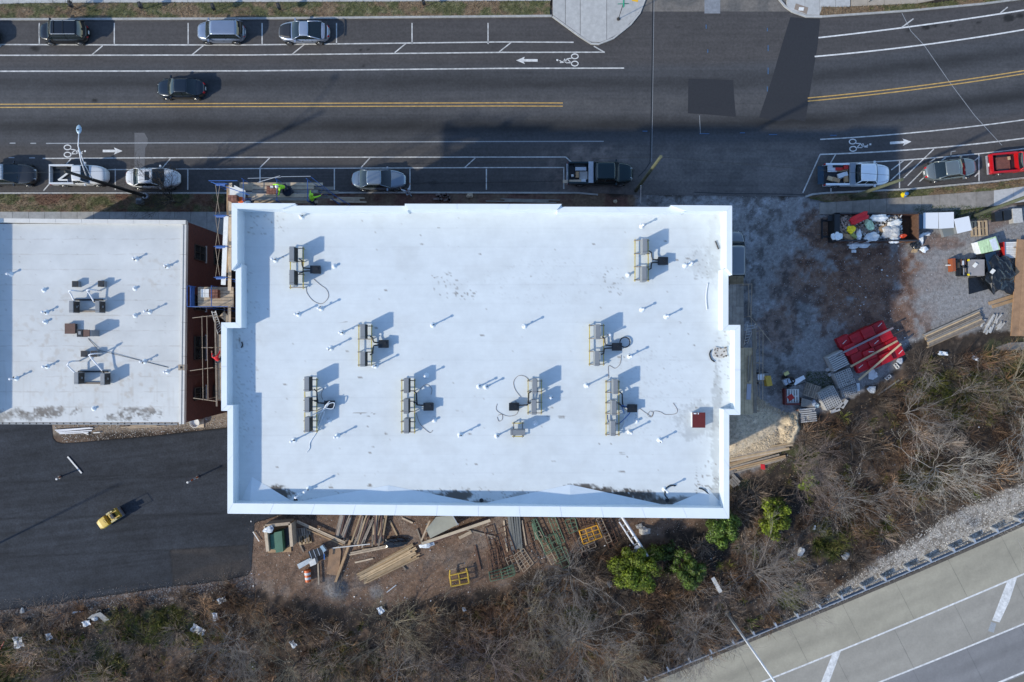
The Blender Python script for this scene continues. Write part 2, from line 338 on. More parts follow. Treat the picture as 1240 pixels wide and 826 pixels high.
# ================================================================ MAIN ROAD (grid following its edges)
def road_top(x): return np.interp(x, [-400, 668, 669, 716, 725, 763, 775, 948, 995, 1100, 1240, 1700], [24, 20, 21, 52, 52, 30, -160, -160, 20, 14, 0, -60])
def road_bot(x): return np.interp(x, [-400, 0, 700, 770, 985, 1100, 1201, 1240, 1700], [236, 235, 233, 236, 238, 230, 221, 216.5, 150])
def rtop2(x): return np.interp(x, [-400, 990, 1100, 1240, 1700], [12, 12, 10, -4, -70])
def lane1(x): return np.interp(x, [-400, 850, 990, 1119, 1240, 1700], [101, 100, 93, 79, 62, -10])
def lane2(x): return np.interp(x, [-400, 850, 982, 1133, 1240, 1700], [155, 154, 149, 131, 117, 50])
def road_col(X, Y):
    n1 = fbm(X / 40, Y / 9, 2); n2 = fbm(X / 9, Y / 9, 6); n3 = fbm(X / 90, Y / 50, 8); st = fbm(X / 120, Y / 2.0, 19, 3)
    c = np.zeros(X.shape + (3,)) + np.array((.056, .058, .064))
    edge = sm(np.abs(Y - (lane1(X) + lane2(X)) / 2), 42, 55); c = lerp(c, edge * .8, (.062, .057, .056))
    for ln, wd, s in ((lane1, 9, .42), (lambda x: lane2(x) - 2, 10, .62)):
        d = np.abs(Y - ln(X)) / wd; c = c * (1 - s * np.exp(-d * d) * (.6 + .8 * n1))[..., None]
    d = np.abs(Y - (lane1(X) + lane2(X)) / 2) / 12; c = lerp(c, np.exp(-d * d) * .35 * (.4 + n2), (.095, .092, .09))
    m = sm(X, 700, 780) * sm(1010 - X, 0, 40) * sm(Y, 168, 190); sw = fbm(X / 18 + Y / 60, Y / 18 - X / 90, 23); c = lerp(c, m * sm(sw, .38, .68) * .85, (.20, .175, .165)); c = lerp(c, m * .6, (.125, .115, .11)); c = lerp(c, sm(Y, 166, 178) * sm(X, 560, 680) * sm(1010 - X, 0, 60) * .35, (.12, .105, .098))  # tracked dust, lightened further to brighten the road inside the building's shadow
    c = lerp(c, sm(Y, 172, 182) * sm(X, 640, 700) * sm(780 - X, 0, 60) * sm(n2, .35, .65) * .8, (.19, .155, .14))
    c = lerp(c, sm(Y, 200, 234) * sm(X, 540, 700) * .3, (.06, .055, .055))
    for cx, cy, r in ((1120, 33, 7), (1133, 31, 5), (1100, 37, 3), (1151, 31, 4), (1185, 27, 5), (1222, 22, 8), (1236, 20, 6), (437, 61, 4), (446, 60, 3), (440, 80, 5), (42, 59, 7), (560, 222, 4), (820, 33, 2), (115, 122, 5)):
        c = c * (1 - .8 * sm(r - np.hypot((X - cx), (Y - cy) * 1.6) + (n2 - .5) * 8, 0, 3))[..., None]
    c = c * (.80 + .40 * st + .25 * (n3 - .5) + .30 * (n2 - .5))[..., None]
    return c
us = np.arange(-400, 1700, 3.0); vs_ = np.linspace(0, 1, 130)
X = np.repeat(us[:, None], 130, 1); Y = rtop2(us)[:, None] * (1 - vs_) + road_bot(us)[:, None] * vs_
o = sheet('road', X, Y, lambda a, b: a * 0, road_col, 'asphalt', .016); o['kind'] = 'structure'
us = np.arange(760, 966, 3.0); X = np.repeat(us[:, None], 60, 1); Y = np.interp(np.linspace(0, 1, 60), [0, 1], [-260, 14])[None, :] + X * 0
o = sheet('side_road', X, Y, lambda a, b: a * 0, lambda a, b: lerp(np.zeros(a.shape + (3,)) + np.array((.16, .145, .13)), sm(fbm(a / 12, b / 12, 3), .4, .7), (.11, .105, .10)), 'asphalt', .020); o['kind'] = 'structure'
poly_sheet('apron_patch', [(853, -30), (872, -30), (872, 16.5), (853, 16.5)], .026, mat('patch_concrete', (.21, .225, .25), rough=.9, nscale=3, namt=.2), kind='structure')
m_dark = mat('fresh_asphalt', (.022, .024, .030), rough=.85, nscale=5, namt=.14, bump=.01, bscale=30)
for pts in ([(833.6, 95.4), (887.5, 97.2), (889, 118), (891, 141.7), (860, 139), (832.8, 137.4)], [(957, 21), (993, 23), (990, 55), (984, 90), (975, 147.5), (958, 144), (945, 147), (919, 142.5), (935, 95), (948, 50)]):
    poly_sheet('asphalt_patch', pts, .022, m_dark, kind='structure')
poly_sheet('utility_cut', [(163, 161), (175, 161), (179, 168), (179, 174), (176, 180), (175, 204), (163, 204)], .022, mat('grey_patch', (.115, .117, .125), rough=.85, nscale=5, namt=.12), kind='structure')
b = MB(); strip(b, [(791.3, -60), (789.5, 80), (787.8, 175), (787, 197), (781, 206), (773, 214)], 1.0, .0245); o = b.build('sealed_crack', 'black'); o['kind'] = 'structure'
b = MB(); strip(b, [(792.7, -60), (790.9, 80), (789.1, 196)], .45, .0245); o = b.build('crack_edge', 'faint'); o['kind'] = 'structure'
b = MB(); strip(b, [(1092, 16), (1103, 38), (1119, 55), (1150, 100), (1180, 140), (1213, 176)], .6, .0245); o = b.build('pale_crack', 'faint'); o['kind'] = 'structure'
b = MB(); strip(b, [(840, 233), (880, 234.5), (940, 235), (975, 236)], .9, .0245); o = b.build('edge_crack', 'black'); o['kind'] = 'structure'

# ---- road markings: one structure with its painted lines as parts
MK = structure('road_markings')
def mark(name, pts, wpx, m='white', z=.0285):
    b = MB(); strip(b, pts, wpx, z); return b.build(name, m, MK)
mark('white_line', [(-200, 53.5), (150, 54.6), (300, 54.6), (610, 51), (694.6, 51.4)], 1.5)
mark('white_line', [(-200, 67.4), (300, 66.8), (610, 63.6), (732.3, 63.4)], 1.5); mark('white_line', [(732, 63.6), (719, 56)], 1.5, z=.0305)
mark('white_line', [(-200, 86.8), (300, 86), (610, 83), (755.7, 82.7)], 1.6)
for dy in (-1.9, 1.9):
    mark('yellow_line', [(-200, 129 + dy), (300, 127.3 + dy), (610, 126.6 + dy), (681.5, 126.8 + dy)], 1.25, 'yellowp')
    mark('yellow_line', [(x, y + dy) for x, y in ipl([(978, 120.6), (1063, 112.5), (1146.8, 101.4), (1240, 87.4), (1400, 58)])], 1.3, 'yellowp')
for x in (47.8, 138.6, 228, 317.5, 407.6, 499, 591): mark('parking_line', [(x, 28), (x, 53.5)], 1.4)
for a, c in (((111, 67), (124.6, 55.5)), ((232.8, 66.5), (246.8, 55)), ((354, 65.8), (368.7, 54)), ((478, 64), (492, 52.5)), ((604.5, 63), (619, 51.6)), ((-12, 67), (2, 55))): mark('buffer_tick', [a, c], 1.3, z=.0305)
mark('faint_line', [(56, 173.8), (350, 172.6), (610, 171.5), (731, 171.3)], 1.2, 'faint')
mark('white_line', [(52, 192), (300, 190.6), (685, 190.3)], 1.3); mark('white_line', [(685, 190.3), (693.6, 198)], 1.3, z=.0305)
mark('white_line', [(131, 205.6), (300, 204.3), (610, 203), (683.4, 203)], 1.2); mark('parking_line', [(682.7, 203), (682.7, 229)], 1.4, z=.0305)
for x, y in ((12, 173.5), (37, 173.7), (10.7, 191), (35.6, 191.3)): mark('dash', [(x, y), (x + 7, y)], 1.3, 'faint')
for x in (139.8, 227.6, 315, 405, 496.5, 589): mark('parking_line', [(x, 204.5), (x, 230)], 1.4, z=.0305)
for a, c in (((53, 231), (86.5, 192)), ((196, 204.5), (206.6, 192)), ((314.5, 203.5), (326.7, 191.4)), ((437.4, 203), (448, 191.4)), ((562.8, 203), (575.6, 191.4))): mark('buffer_tick', [a, c], 1.3, z=.0305)
mark('white_line', ipl([(991, 45.8), (1089, 34.3), (1240, 12.3), (1400, -16)]), 1.7, 'whiteb')
mark('buffer_tick', [(1090.6, 34.3), (1106, 22.8)], 1.4, z=.0305); mark('buffer_tick', [(1211, 16), (1220, 8.8)], 1.4, z=.0305)
mark('white_line', ipl([(986.4, 68.5), (1119.4, 54.8), (1240, 35.6), (1400, 4)]), 1.7, 'whiteb')
mark('white_line', ipl([(993, 168.6), (1081, 163.7), (1174, 153.6), (1240, 144.8), (1400, 118)]), 1.4)
mark('white_line', ipl([(993, 187), (1119, 180.5), (1240, 167.3), (1400, 142)]), 1.6); mark('white_line', [(993, 187), (972, 233.6)], 1.5, z=.0305)
mark('buffer_tick', [(1012, 186.6), (1005.6, 197.4)], 1.3, z=.0305)
mark('parking_line', ipl([(1001, 199), (1091, 193.7), (1185.8, 186.6), (1240, 180), (1400, 156)]), 1.4)
for a, c in (((1094, 215.8), (1130.7, 180.5)), ((1078, 219), (1106, 193.7)), ((1079, 206), (1094, 194.6)), ((1099, 225), (1117, 207)), ((1124, 198), (1132, 192)), ((1138, 196), (1145, 191)), ((1113, 220), (1121, 213)), ((1166, 205), (1186, 190)), ((1180, 214), (1186, 208))): mark('hatch_line', [a, c], 1.3, z=.0325)
mark('parking_line', [(1089, 194), (1089, 228)], 1.4, z=.0345); mark('parking_line', [(1185, 187), (1185.3, 220)], 1.5, z=.0345); mark('parking_line', [(1006.5, 199), (1006, 234)], 1.4, z=.0345)
mark('fading_mark', [(1151, 190), (1151.5, 184), (1157, 183)], 1.0, 'faint')
def arrow(cx, cy, L, sgn, ang=0):
    b = MB(); sh = [(-L / 2, -1.5), (L / 2 - 9, -1.5), (L / 2 - 10.5, -4.3), (L / 2, 0), (L / 2 - 10.5, 4.3), (L / 2 - 9, 1.5), (-L / 2, 1.5)]
    ca, sa = math.cos(ang), math.sin(ang); pts = []
    for x, y in sh:
        x *= sgn; pts.append(P(cx + x * ca - y * sa, cy + x * sa + y * ca)[:2])
    b.prism(pts, .0255, .0285); b.build('lane_arrow', 'whiteb', MK)
def bike(cx, cy, sgn, ang=0):    # cx,cy = midpoint between the wheels; rider extends to sgn*x
    b = MB(); z = .0285; ca, sa = math.cos(ang), math.sin(ang)
    def q(x, y): x *= sgn; return (cx + x * ca - y * sa, cy + x * sa + y * ca)
    for wy in (-4.4, 4.4):
        strip(b, [q(4.1 * math.cos(t), wy + 2.9 * math.sin(t)) for t in np.linspace(0, 2 * math.pi, 19)], 1.25, z)
    for pl in ([(4, -2), (9, -1.5), (13, 2), (9, 4)], [(5, 3), (9, -1)], [(10, 1), (16, 2.2), (18.5, .6)], [(12, -1.5), (14, 3), (18, 3.2)], [(5, 3.4), (10, 3.4)]):
        strip(b, [q(*p) for p in pl], 1.1, z + .002)
    strip(b, [q(20, .2), q(22.3, .2)], 2.1, z + .002)
    b.build('bicycle_symbol', 'whiteb', MK)
bike(82, 183, 1); arrow(136.6, 183, 24, 1); bike(696, 72.8, -1); arrow(638, 73.3, 26, -1); bike(1032.6, 176, 1, -.06); arrow(1090.5, 172.5, 26, 1, -.07)
for i, (x, y, l) in enumerate(((1155 - 226, 34, 4), (930, 55, 7), (930, 82, 8), (929, 105, 6), (855, 30, 5), (857, 60, 4), (847, 162, 12), (931, 163, 10), (896, 161, 6), (778, 159, 6), (1005, 164, 8))):
    mark('utility_mark', [(x, y), (x + (0 if i < 6 else l), y + (l if i < 6 else 0))], .9, mat('blue_spray', (.05, .13, .26), rough=.8, nscale=20, namt=.3))
mark('utility_mark', [(847, 140), (848, 162)], .6, 'faint'); mark('utility_mark', [(1213, -10), (1214, -4)], 1, 'faint')

# ---- kerbs, walks, grass strips
def band(xs_, top, bot): return [(x, y) for x, y in zip(xs_, top)] + [(x, y) for x, y in list(zip(xs_, bot))[::-1]]
def kerb(pts, wpx=2.4, h=.13, label=None, m='kerb', seg=36):
    e = structure('kerb'); tot = 0; cur = [pts[0]]
    dense = [];
    for a, c in zip(pts[:-1], pts[1:]):
        L = math.dist(a, c); n = max(1, int(L / seg + .5))
        dense += [(a[0] + (c[0] - a[0]) * i / n, a[1] + (c[1] - a[1]) * i / n) for i in range(n)]
    dense.append(pts[-1]); l, r = line_poly(dense, wpx)
    for i in range(len(dense) - 1):
        gap = .12 if math.dist(dense[i], dense[i + 1]) > 12 else 0; d = (l[i + 1] - l[i]).normalized() * gap
        MB().prism([P(*p)[:2] for p in (l[i] + d, l[i + 1] - d * 0, r[i + 1] - d * 0, r[i] + d)], -.02, h).build('kerb_stone', m, e)
kerb([(-200, 24.2), (0, 23.9), (300, 23), (668, 19.8)])
kerb([(-200, 235), (0, 234.2), (110, 234), (270, 234), (500, 233.4), (700, 233.8), (724, 236)], 2.0, .1)
kerb([(975, 238.5), (983, 235.6), (1000, 234), (1100, 229.4), (1201.6, 220.2), (1240, 215.8), (1400, 190)], 2.2)
kerb([(995, 20.6), (1100, 13.4), (1190, 5), (1240, -1.5), (1400, -30)], 2.2)
kerb([(943, -40), (943.5, 0), (950, 8), (959, 14.5), (976, 20.5), (995, 20.6)], 2.4, seg=12, m='conc')
def slabs(ename, top, bot, xsl, z, m, extra=None, gap=.35):
    e = structure(ename)
    for i in range(len(xsl) - 1):
        a, c = xsl[i] + gap / 2, xsl[i + 1] - gap / 2
        o = MB().prism([P(a, top(a))[:2], P(c, top(c))[:2], P(c, bot(c))[:2], P(a, bot(a))[:2]], -.02, z).build('paving_slab', m if not callable(m) else m(i), e)
    return e
ge = lambda a: (lambda x: np.interp(x, *a))
slabs('north_sidewalk', lambda x: -26, ge(([-200, 0, 40, 668], [6.5, 5.5, 4.2, 1.5])), list(np.arange(-180, 660, 20.4)) + [667], .125, 'conc')
slabs('south_sidewalk', lambda x: 256.8, lambda x: 300, list(np.arange(-180, 262, 19.6)) + [263.6, 283, 302], .12, mat('walk_concrete', (.30, .30, .29), rough=.9, nscale=2, namt=.2, rnd=.06))
slabs('east_sidewalk', ge(([990, 1040, 1158, 1202, 1400], [246, 243, 234.4, 231, 205])), ge(([990, 1040, 1108, 1158, 1202, 1400], [259.5, 260, 259.5, 255, 249.7, 222])),
      [992, 1012, 1032, 1052, 1073, 1094, 1115, 1137, 1159, 1181, 1202.5, 1226, 1250, 1274, 1300], .11, lambda i: 'conc' if i > 9 else 'concold')
slabs('northeast_sidewalk', lambda x: -30, ge(([1029, 1130, 1132, 1400], [8.6, 4, -4, -44])), [1030, 1050, 1070, 1090, 1110, 1131], .125, mat('tan_concrete', (.36, .31, .25), rough=.9, nscale=2, namt=.15))
# bump-out with its street-corner panels
e = structure('corner_pavement')
BO = [(668.7, -30), (669, 20.4), (701.8, 44.5), (711, 51), (715.8, 53.4), (724.7, 54.0), (733, 51.5), (742.5, 47), (754, 39), (763, 30.5), (770, 22), (774.3, 16.5), (779, 6), (780.7, 0), (782, -30)]
low = lambda x: float(np.interp(x, [p[0] for p in BO[1:-1]], [p[1] for p in BO[1:-1]]))
cuts = [669, 684.5, 702.5, 734.5, 781]
for a, c in zip(cuts[:-1], cuts[1:]):
    xs_ = np.linspace(a + .25, c - .25, 12); MB().prism([P(x, min(low(x), 60) - 2.0)[:2] for x in xs_] + [P(xs_[-1], -30)[:2], P(xs_[0], -30)[:2]], -.02, .13).build('paving_slab', 'conc', e)
kerb([(669, 20.4), (701.8, 44.5), (715.8, 53.4), (724.7, 54.0), (742.5, 47), (763, 30.5), (774.3, 16.5), (780.7, 0), (782, -30)], 2.0, .145, m='conc', seg=9)
MB().prism([P(x, y)[:2] for x, y in ((764, -6), (774, -6), (772, 3.5), (765, 2))], .131, .14).build('tactile_pad', mat('tactile_yellow', (.75, .42, .03), rough=.7), e)
e = structure('northeast_corner_pavement')
for a, c in ((952, 974), (974, 992), (992, 1011), (1011, 1029)):
    lo = lambda x: float(np.interp(x, [945, 950, 959, 976, 992, 993, 1030], [2, 7, 13, 18.6, 19, 9, 9])); xs_ = np.linspace(a + .2, c - .2, 8)
    MB().prism([P(x, lo(x))[:2] for x in xs_] + [P(xs_[-1], -30)[:2], P(xs_[0], -30)[:2]], -.02, .13).build('paving_slab', 'conc', e)
MB().prism([P(x, y)[:2] for x, y in ((963, 5), (978, 10), (976, 18), (961, 12))], .131, .14).build('tactile_pad', mat('worn_tactile', (.26, .21, .17), rough=.9), e)
MB().prism([P(x, y)[:2] for x, y in ((967, 9.5), (973, 10), (972, 14), (966, 13.5))], .141, .15).build('cover_plate', 'paper', e)

def grass_col(X, Y):
    n1 = fbm(X / 16, Y / 10, 61); n2 = fbm(X / 3, Y / 3, 63); c = np.zeros(X.shape + (3,)) + np.array((.19, .135, .085))
    return lerp(lerp(c, sm(n1, .42, .6), (.095, .10, .042)), sm(n2, .5, .8) * .4, (.25, .21, .14)) * (.7 + .6 * n2)[..., None]
def grass_col2(X, Y): return lerp(grass_col(X, Y), sm(fbm(X / 24, Y / 20, 66), .45, .55) * .8, (.15, .075, .05))
def gband(name, top, bot, x0, x1, z, cf):
    us = np.arange(x0, x1 + 1, 2.0); v = np.linspace(0, 1, 12); X = np.repeat(us[:, None], 12, 1); Y = top(us)[:, None] * (1 - v) + bot(us)[:, None] * v
    o = sheet(name, X, Y, lambda a, b: .04 * fbm(a / 3, b / 3, 5), cf, 'ground', z); o['kind'] = 'structure'
blades = []
def gblades(top, bot, x0, x1, n, cf, hmin=.05, hmax=.14, z0=.12):
    x = RN.uniform(x0, x1, n); t = RN.random(n); y = top(x) * (1 - t) + bot(x) * t; c = cf(x[:, None], y[:, None])[:, 0, :] * RN.uniform(.7, 1.7, (n, 1)); blades.append((x, y, np.full(n, z0), RN.uniform(hmin, hmax, n), c))
G = [('grass_verge', ge(([-200, 0, 40, 666], [6.5, 5.5, 4.4, 1.6])), ge(([-200, 0, 300, 668], [23, 22.8, 22, 18.6])), -200, 667, grass_col, 13000),
     ('grass_verge', ge(([-200, 270], [235.4, 235.2])), ge(([-200, 300], [256.6, 256.6])), -200, 272, grass_col2, 10000),
     ('grass_verge', ge(([978, 1000, 1100, 1201, 1400], [238, 235.5, 231, 221.8, 192])), ge(([978, 1000, 1040, 1158, 1202, 1400], [240, 245, 242.7, 234, 230.7, 204.6])), 980, 1330, grass_col, 6000),
     ('grass_verge', ge(([993, 1030, 1130, 1240, 1400], [9.2, 8.8, 4.2, -10, -44])), ge(([993, 1100, 1190, 1240, 1400], [19.5, 12.2, 3.8, -2.8, -32])), 993, 1330, grass_col, 5000)]
for nm, t_, b_, x0, x1, cf, n in G: gband(nm, t_, b_, x0, x1, .10, cf); gblades(t_, b_, x0, x1, n, cf)
gblades(lambda x: x * 0 + 250, lambda x: x * 0 + 266, 1105, 1200, 2500, lambda a, b: np.zeros(a.shape + (3,)) + np.array((.05, .075, .025)), .08, .25, .02)
gblades(lambda x: x * 0 + 450, lambda x: x * 0 + 470, 975, 1012, 900, lambda a, b: np.zeros(a.shape + (3,)) + np.array((.05, .075, .03)), .08, .25, .02)

# ================================================================ NEW ASPHALT YARD
LOTA = [(-200, 513), (62.3, 513), (63.6, 530), (68, 535), (76, 537), (97, 535.5), (178, 528.7), (275.5, 518), (345, 511), (345, 600), (330, 628), (310, 630), (303.4, 641), (305, 665), (306, 690), (300, 697), (274, 703), (206, 711), (114, 724), (57, 733), (0, 739.5), (-200, 766)]
us = np.arange(-200, 345, 2.0)
def la_top(x): return np.interp(x, [-200, 62, 63.5, 68, 76, 97, 178, 275.5, 345], [512, 512, 530, 535, 537, 535.5, 528.7, 518, 511])
def la_bot(x): return np.interp(x, [-200, 0, 57, 114, 206, 274, 300, 305.5, 306.5, 345], [766, 739.5, 733, 724, 711, 703, 697, 688, 634, 622]) + (fbm(x / 4, x * 0, 3) - .5) * 2.4
v = np.linspace(0, 1, 120); X = np.repeat(us[:, None], 120, 1); Y = la_top(us)[:, None] * (1 - v) + la_bot(us)[:, None] * v
def lot_col(X, Y):
    n1 = fbm(X / 60, Y / 14, 71); n2 = fbm(X / 6, Y / 6, 72); st = fbm(X / 140, (Y + X * .13) / 2.6, 73, 3); c = np.zeros(X.shape + (3,)) + np.array((.031, .036, .045))
    c = c * (.60 + .75 * n1 + .55 * (st - .5))[..., None]
    m = sm(sdist(X, Y, [(206, 666), (300, 660), (305, 700), (210, 709)]), -1.5, 1.5); c = lerp(c, m * .55, (.036, .033, .032)); c = lerp(c, m * sm(n1, .4, .65) * .5, (.06, .05, .044))
    for (a, q) in (((0, 585), (272, 575)), ((0, 628), (272, 622)), ((0, 675), (206, 666)), ((90, 578), (230, 573))): c = c * (1 - .5 * np.exp(-(segd(X, Y, a, q) / 1.3) ** 2) * sm(n2, .2, .7))[..., None]
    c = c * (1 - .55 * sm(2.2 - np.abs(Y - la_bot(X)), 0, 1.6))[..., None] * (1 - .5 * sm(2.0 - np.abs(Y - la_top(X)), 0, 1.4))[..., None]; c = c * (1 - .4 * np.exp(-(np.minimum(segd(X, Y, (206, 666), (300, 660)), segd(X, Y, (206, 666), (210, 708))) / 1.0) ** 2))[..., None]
    return c * (.75 + .5 * n2)[..., None]
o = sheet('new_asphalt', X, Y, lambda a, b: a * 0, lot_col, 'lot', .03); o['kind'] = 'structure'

# ================================================================ HIGHWAY
RAIL = [(700, 858), (782.5, 825), (810, 812.5), (836, 802.5), (889, 780.5), (914, 771), (967, 748), (1020.6, 726), (1048, 714), (1071, 703), (1101.5, 692), (1127.6, 681), (1156, 670), (1181, 657.6), (1208.5, 646.6), (1236, 634), (1263, 621), (1290, 608), (1340, 583)]
rco = np.polyfit([p[0] for p in RAIL], [p[1] for p in RAIL], 3); rail = lambda x: np.polyval(rco, x)
L1 = [(760, 889), (922, 826), (1012, 789), (1126, 743), (1240, 696), (1360, 642)]; L2 = [(900, 888), (1064.5, 826), (1240, 755), (1380, 695)]; L3 = [(1060, 880), (1212.6, 826), (1240, 814), (1380, 752)]
c1 = np.polyfit(*zip(*L1), 2); c2 = np.polyfit(*zip(*L2), 2)
hw = structure('highway')
poly_sheet('road_base', [(640, 893), (782, 834), (900, 785), (1020, 735), (1130, 689), (1240, 640), (1340, 590), (1700, 420), (1700, 1300), (640, 1300)], .01, mat('panel_joint', (.15, .14, .12), rough=.9), hw)
def hcol(dark):
    def f(X, Y):
        n1 = fbm(X / 40 + Y / 80, Y / 12 + X / 30, 81); n2 = fbm(X / 5, Y / 5, 82); c = np.zeros(X.shape + (3,)) + np.array(dark)
        d = np.abs(Y - (np.polyval(c1, X) + rail(X)) / 2 - 6); c = c * (1 - .14 * np.exp(-(d / 6) ** 2))[..., None]
        d2 = np.abs(Y - (np.polyval(c2, X) + 24)); c = c * (1 - .12 * np.exp(-(d2 / 7) ** 2))[..., None]; return c * (.74 + .36 * n1 + .2 * n2)[..., None]
    return f
def panels(u0, u1, n, fa, fb, cf, z=.03, sk=.42):
    ed = np.linspace(u0, u1, n + 1)
    for i in range(n):
        a, c = ed[i] + .12, ed[i + 1] - .12; U = np.linspace(a, c, 22); V = np.linspace(0, 1, 16)
        # joints run square to the road: shift x with v
        ya = fa(U); yb = fb(U + 0); Hh = (yb - ya)
        Xg = U[:, None] + V[None, :] * Hh[:, None] * sk; Yg = fa(Xg) * (1 - V) + (fb(Xg)) * V
        sheet('concrete_panel', Xg, Yg, lambda a_, b_: a_ * 0, cf, 'hwy', z, parent=hw)
f1 = lambda x: np.polyval(c1, x); f2 = lambda x: np.polyval(c2, x)
panels(700, 1340, 10, lambda x: rail(x) + 5.0, lambda x: f1(x) - .2, hcol((.325, .30, .235)))
panels(720, 1300, 8, lambda x: f1(x) + .2, lambda x: f2(x) - .2, hcol((.29, .272, .235)), z=.031)
panels(780, 1300, 8, lambda x: f2(x) + .2, lambda x: f2(x) + 62, hcol((.20, .198, .20)), z=.032)
def hmark(name, pts, wpx, z=.039):
    b = MB(); strip(b, pts, wpx, z); b.build(name, 'whiteb', hw)
hmark('edge_line', [(x, f1(x)) for x in np.linspace(760, 1340, 40)], 2.0); hmark('lane_line', [(x, f2(x)) for x in np.linspace(900, 1340, 40)], 2.0); hmark('lane_line', [(x, f2(x) + 58.5) for x in np.linspace(1060, 1340, 30)], 2.4)
for q in ([(1008.5, 790), (1018.5, 787), (1004, 826), (998, 841), (987, 843), (994, 826)], [(1219.4, 703.8), (1231, 700), (1222, 728), (1210, 753.5), (1201, 751)]):
    MB().prism([P(*p)[:2] for p in q], .036, .041).build('chevron_stripe', 'whiteb', hw)
MB().prism([P(*p)[:2] for p in ((1200, 753), (1206, 755), (1203, 766), (1196, 764))], .036, .041).build('worn_stripe', 'faint', hw)
# kerb strip of dirt beside rail
hs = MB(); xs_ = np.linspace(700, 1340, 40); strip(hs, [(x, rail(x) + 3.4) for x in xs_], 3.4, .045); o = hs.build('shoulder_dirt', mat('shoulder_dirt', (.09, .08, .07), rough=.95, nscale=4, namt=.4), hw)
gr = thing('guardrail', 'long steel guardrail with posts between the brush and the highway', 'guardrail', P(1020, 727))
hh = .75
def RP(x, z, off=0):
    t = Vector((1, np.polyval(np.polyder(rco), x))).normalized(); n = Vector((t.y, -t.x)); q = (x + n.x * off, rail(x) + n.y * off); g = P(q[0], q[1], 0); return (g[0], g[1], z)
sc = (H) / (H - .75)
xr = np.linspace(700, 1330, 70)
def toG(x, y, z):   # top of rail seen at px -> ground metres
    kk = k(z); return ((x - 620) * kk, (413 - y) * kk)
for z, w_ in ((.72, .10),):
    MB().tube([(*toG(x, rail(x), .72), .74) for x in xr], .055, 6).build('top_rail', 'steel', gr, world=True)
b = MB()
for z0, z1, off in ((.40, .52, .0), (.52, .64, .05)):
    pass
n = len(xr); vs = []
for zz, off in ((.34, 0), (.42, .06), (.50, 0), (.58, .06), (.66, 0)):
    for x in xr:
        g = toG(x, rail(x), .72); vs.append((g[0] - off * .4, g[1] + off * .9, zz))
b.add(vs, [(r * n + i, r * n + i + 1, (r + 1) * n + i + 1, (r + 1) * n + i) for r in range(4) for i in range(n - 1)])
b.build('rail_beam', mat('blue_grey_rail', (.14, .19, .26), rough=.5, metal=.4), gr, world=True, solid=.01)
for x in (782.5, 810, 836, 862, 889, 914, 940.5, 967, 994, 1020.6, 1048, 1073, 1101.5, 1127.6, 1156, 1181, 1208.5, 1236, 1262):
    g = toG(x, rail(x), .72); MB().box((g[0] - .12, g[1] + .26, .42), (.16, .4, .84), rz=.42).build('post', 'steel', gr, world=True)
# ================================================================ MAIN BUILDING
ZD, ZP, ZR = 12.15, 13.3, 13.65
VT = [(281, 246.5, ZR), (357, 246.8, ZR), (357, 249.6, ZP), (490, 249.9, ZP), (490, 247.3, ZR), (680, 247.6, ZR), (680, 251, ZP), (812.5, 251.2, ZP), (812.5, 249, ZR), (886, 249.5, ZR), (886, 333, ZR), (881.5, 333, ZP),
      (881.5, 394, ZP), (896, 394, ZP), (896, 502, ZP), (882.5, 502, ZP), (882.5, 627.5, ZP), (276, 621.5, ZP), (276, 497, ZP), (268.5, 497, ZP), (268.5, 391, ZP), (286, 391, ZP), (286, 327, ZP), (281, 327, ZR)]
FP = [Vector(P(*v)[:2]) for v in VT]; NV = len(FP)
ZE = [VT[i][2] if VT[i][2] == VT[(i + 1) % NV][2] else ZP for i in range(NV)]
TH = [.36] * NV; TH[16] = .72
def off(poly, ds):
    out = []; n = len(poly)
    for i in range(n):
        a, b_, c = poly[i - 1], poly[i], poly[(i + 1) % n]; t1 = (b_ - a).normalized(); t2 = (c - b_).normalized(); n1 = Vector((t1.y, -t1.x)); n2 = Vector((t2.y, -t2.x)); d1, d2 = ds[i - 1], ds[i]
        p1 = b_ + n1 * d1; p2 = b_ + n2 * d2; cr = t1.x * t2.y - t1.y * t2.x
        if abs(cr) < .02: out.append((p1 + p2) / 2); continue
        s_ = ((p2.x - p1.x) * t2.y - (p2.y - p1.y) * t2.x) / cr; out.append(p1 + t1 * s_)
    return out
bd = thing('flat_roofed_building', 'large brick building with a wide bright white roof and high white parapets', 'building')
INN = off(FP, TH); CO = off(FP, [-.03] * NV); CI = off(INN, [.03] * NV); WO = off(FP, [1.35 if i == 16 else .06 for i in range(NV)])  # south wall set back under an added overhang so sun reaches the sand
MB().prism([tuple(p) for p in WO], -.6, ZD - .52).build('wall', 'brick2', bd)
def cutter(zt, zb, A, B, i): return [tuple(A[i]), tuple(A[(i + 1) % NV]), tuple(B[(i + 1) % NV]), tuple(B[i])]
b = MB()
for i in range(NV): b.prism(cutter(0, 0, FP, INN, i), ZD - .34, ZE[i] - .05)
b.build('parapet', 'memb', bd); MB().prism([tuple(p) for p in off(FP, [.04] * NV)], ZD - .52, ZD - .345).build('added_soffit', 'beige', bd)  # underside added to close the made-up south overhang
for i in range(NV):
    L = (FP[(i + 1) % NV] - FP[i]).length; nseg = max(1, int(L / 3.0)) if L > 1 else 1
    A0, A1, B0, B1 = CO[i], CO[(i + 1) % NV], CI[i], CI[(i + 1) % NV]
    for s_ in range(nseg):
        t0, t1 = s_ / nseg, (s_ + 1) / nseg; g = .008 / max(L, .1)
        q = [A0.lerp(A1, t0 + g), A0.lerp(A1, t1 - g), B0.lerp(B1, t1 - g), B0.lerp(B1, t0 + g)]
        MB().prism([tuple(p) for p in q], ZE[i] - .049, ZE[i] + .012 + .002 * (s_ % 2)).build('coping', 'coping', bd)
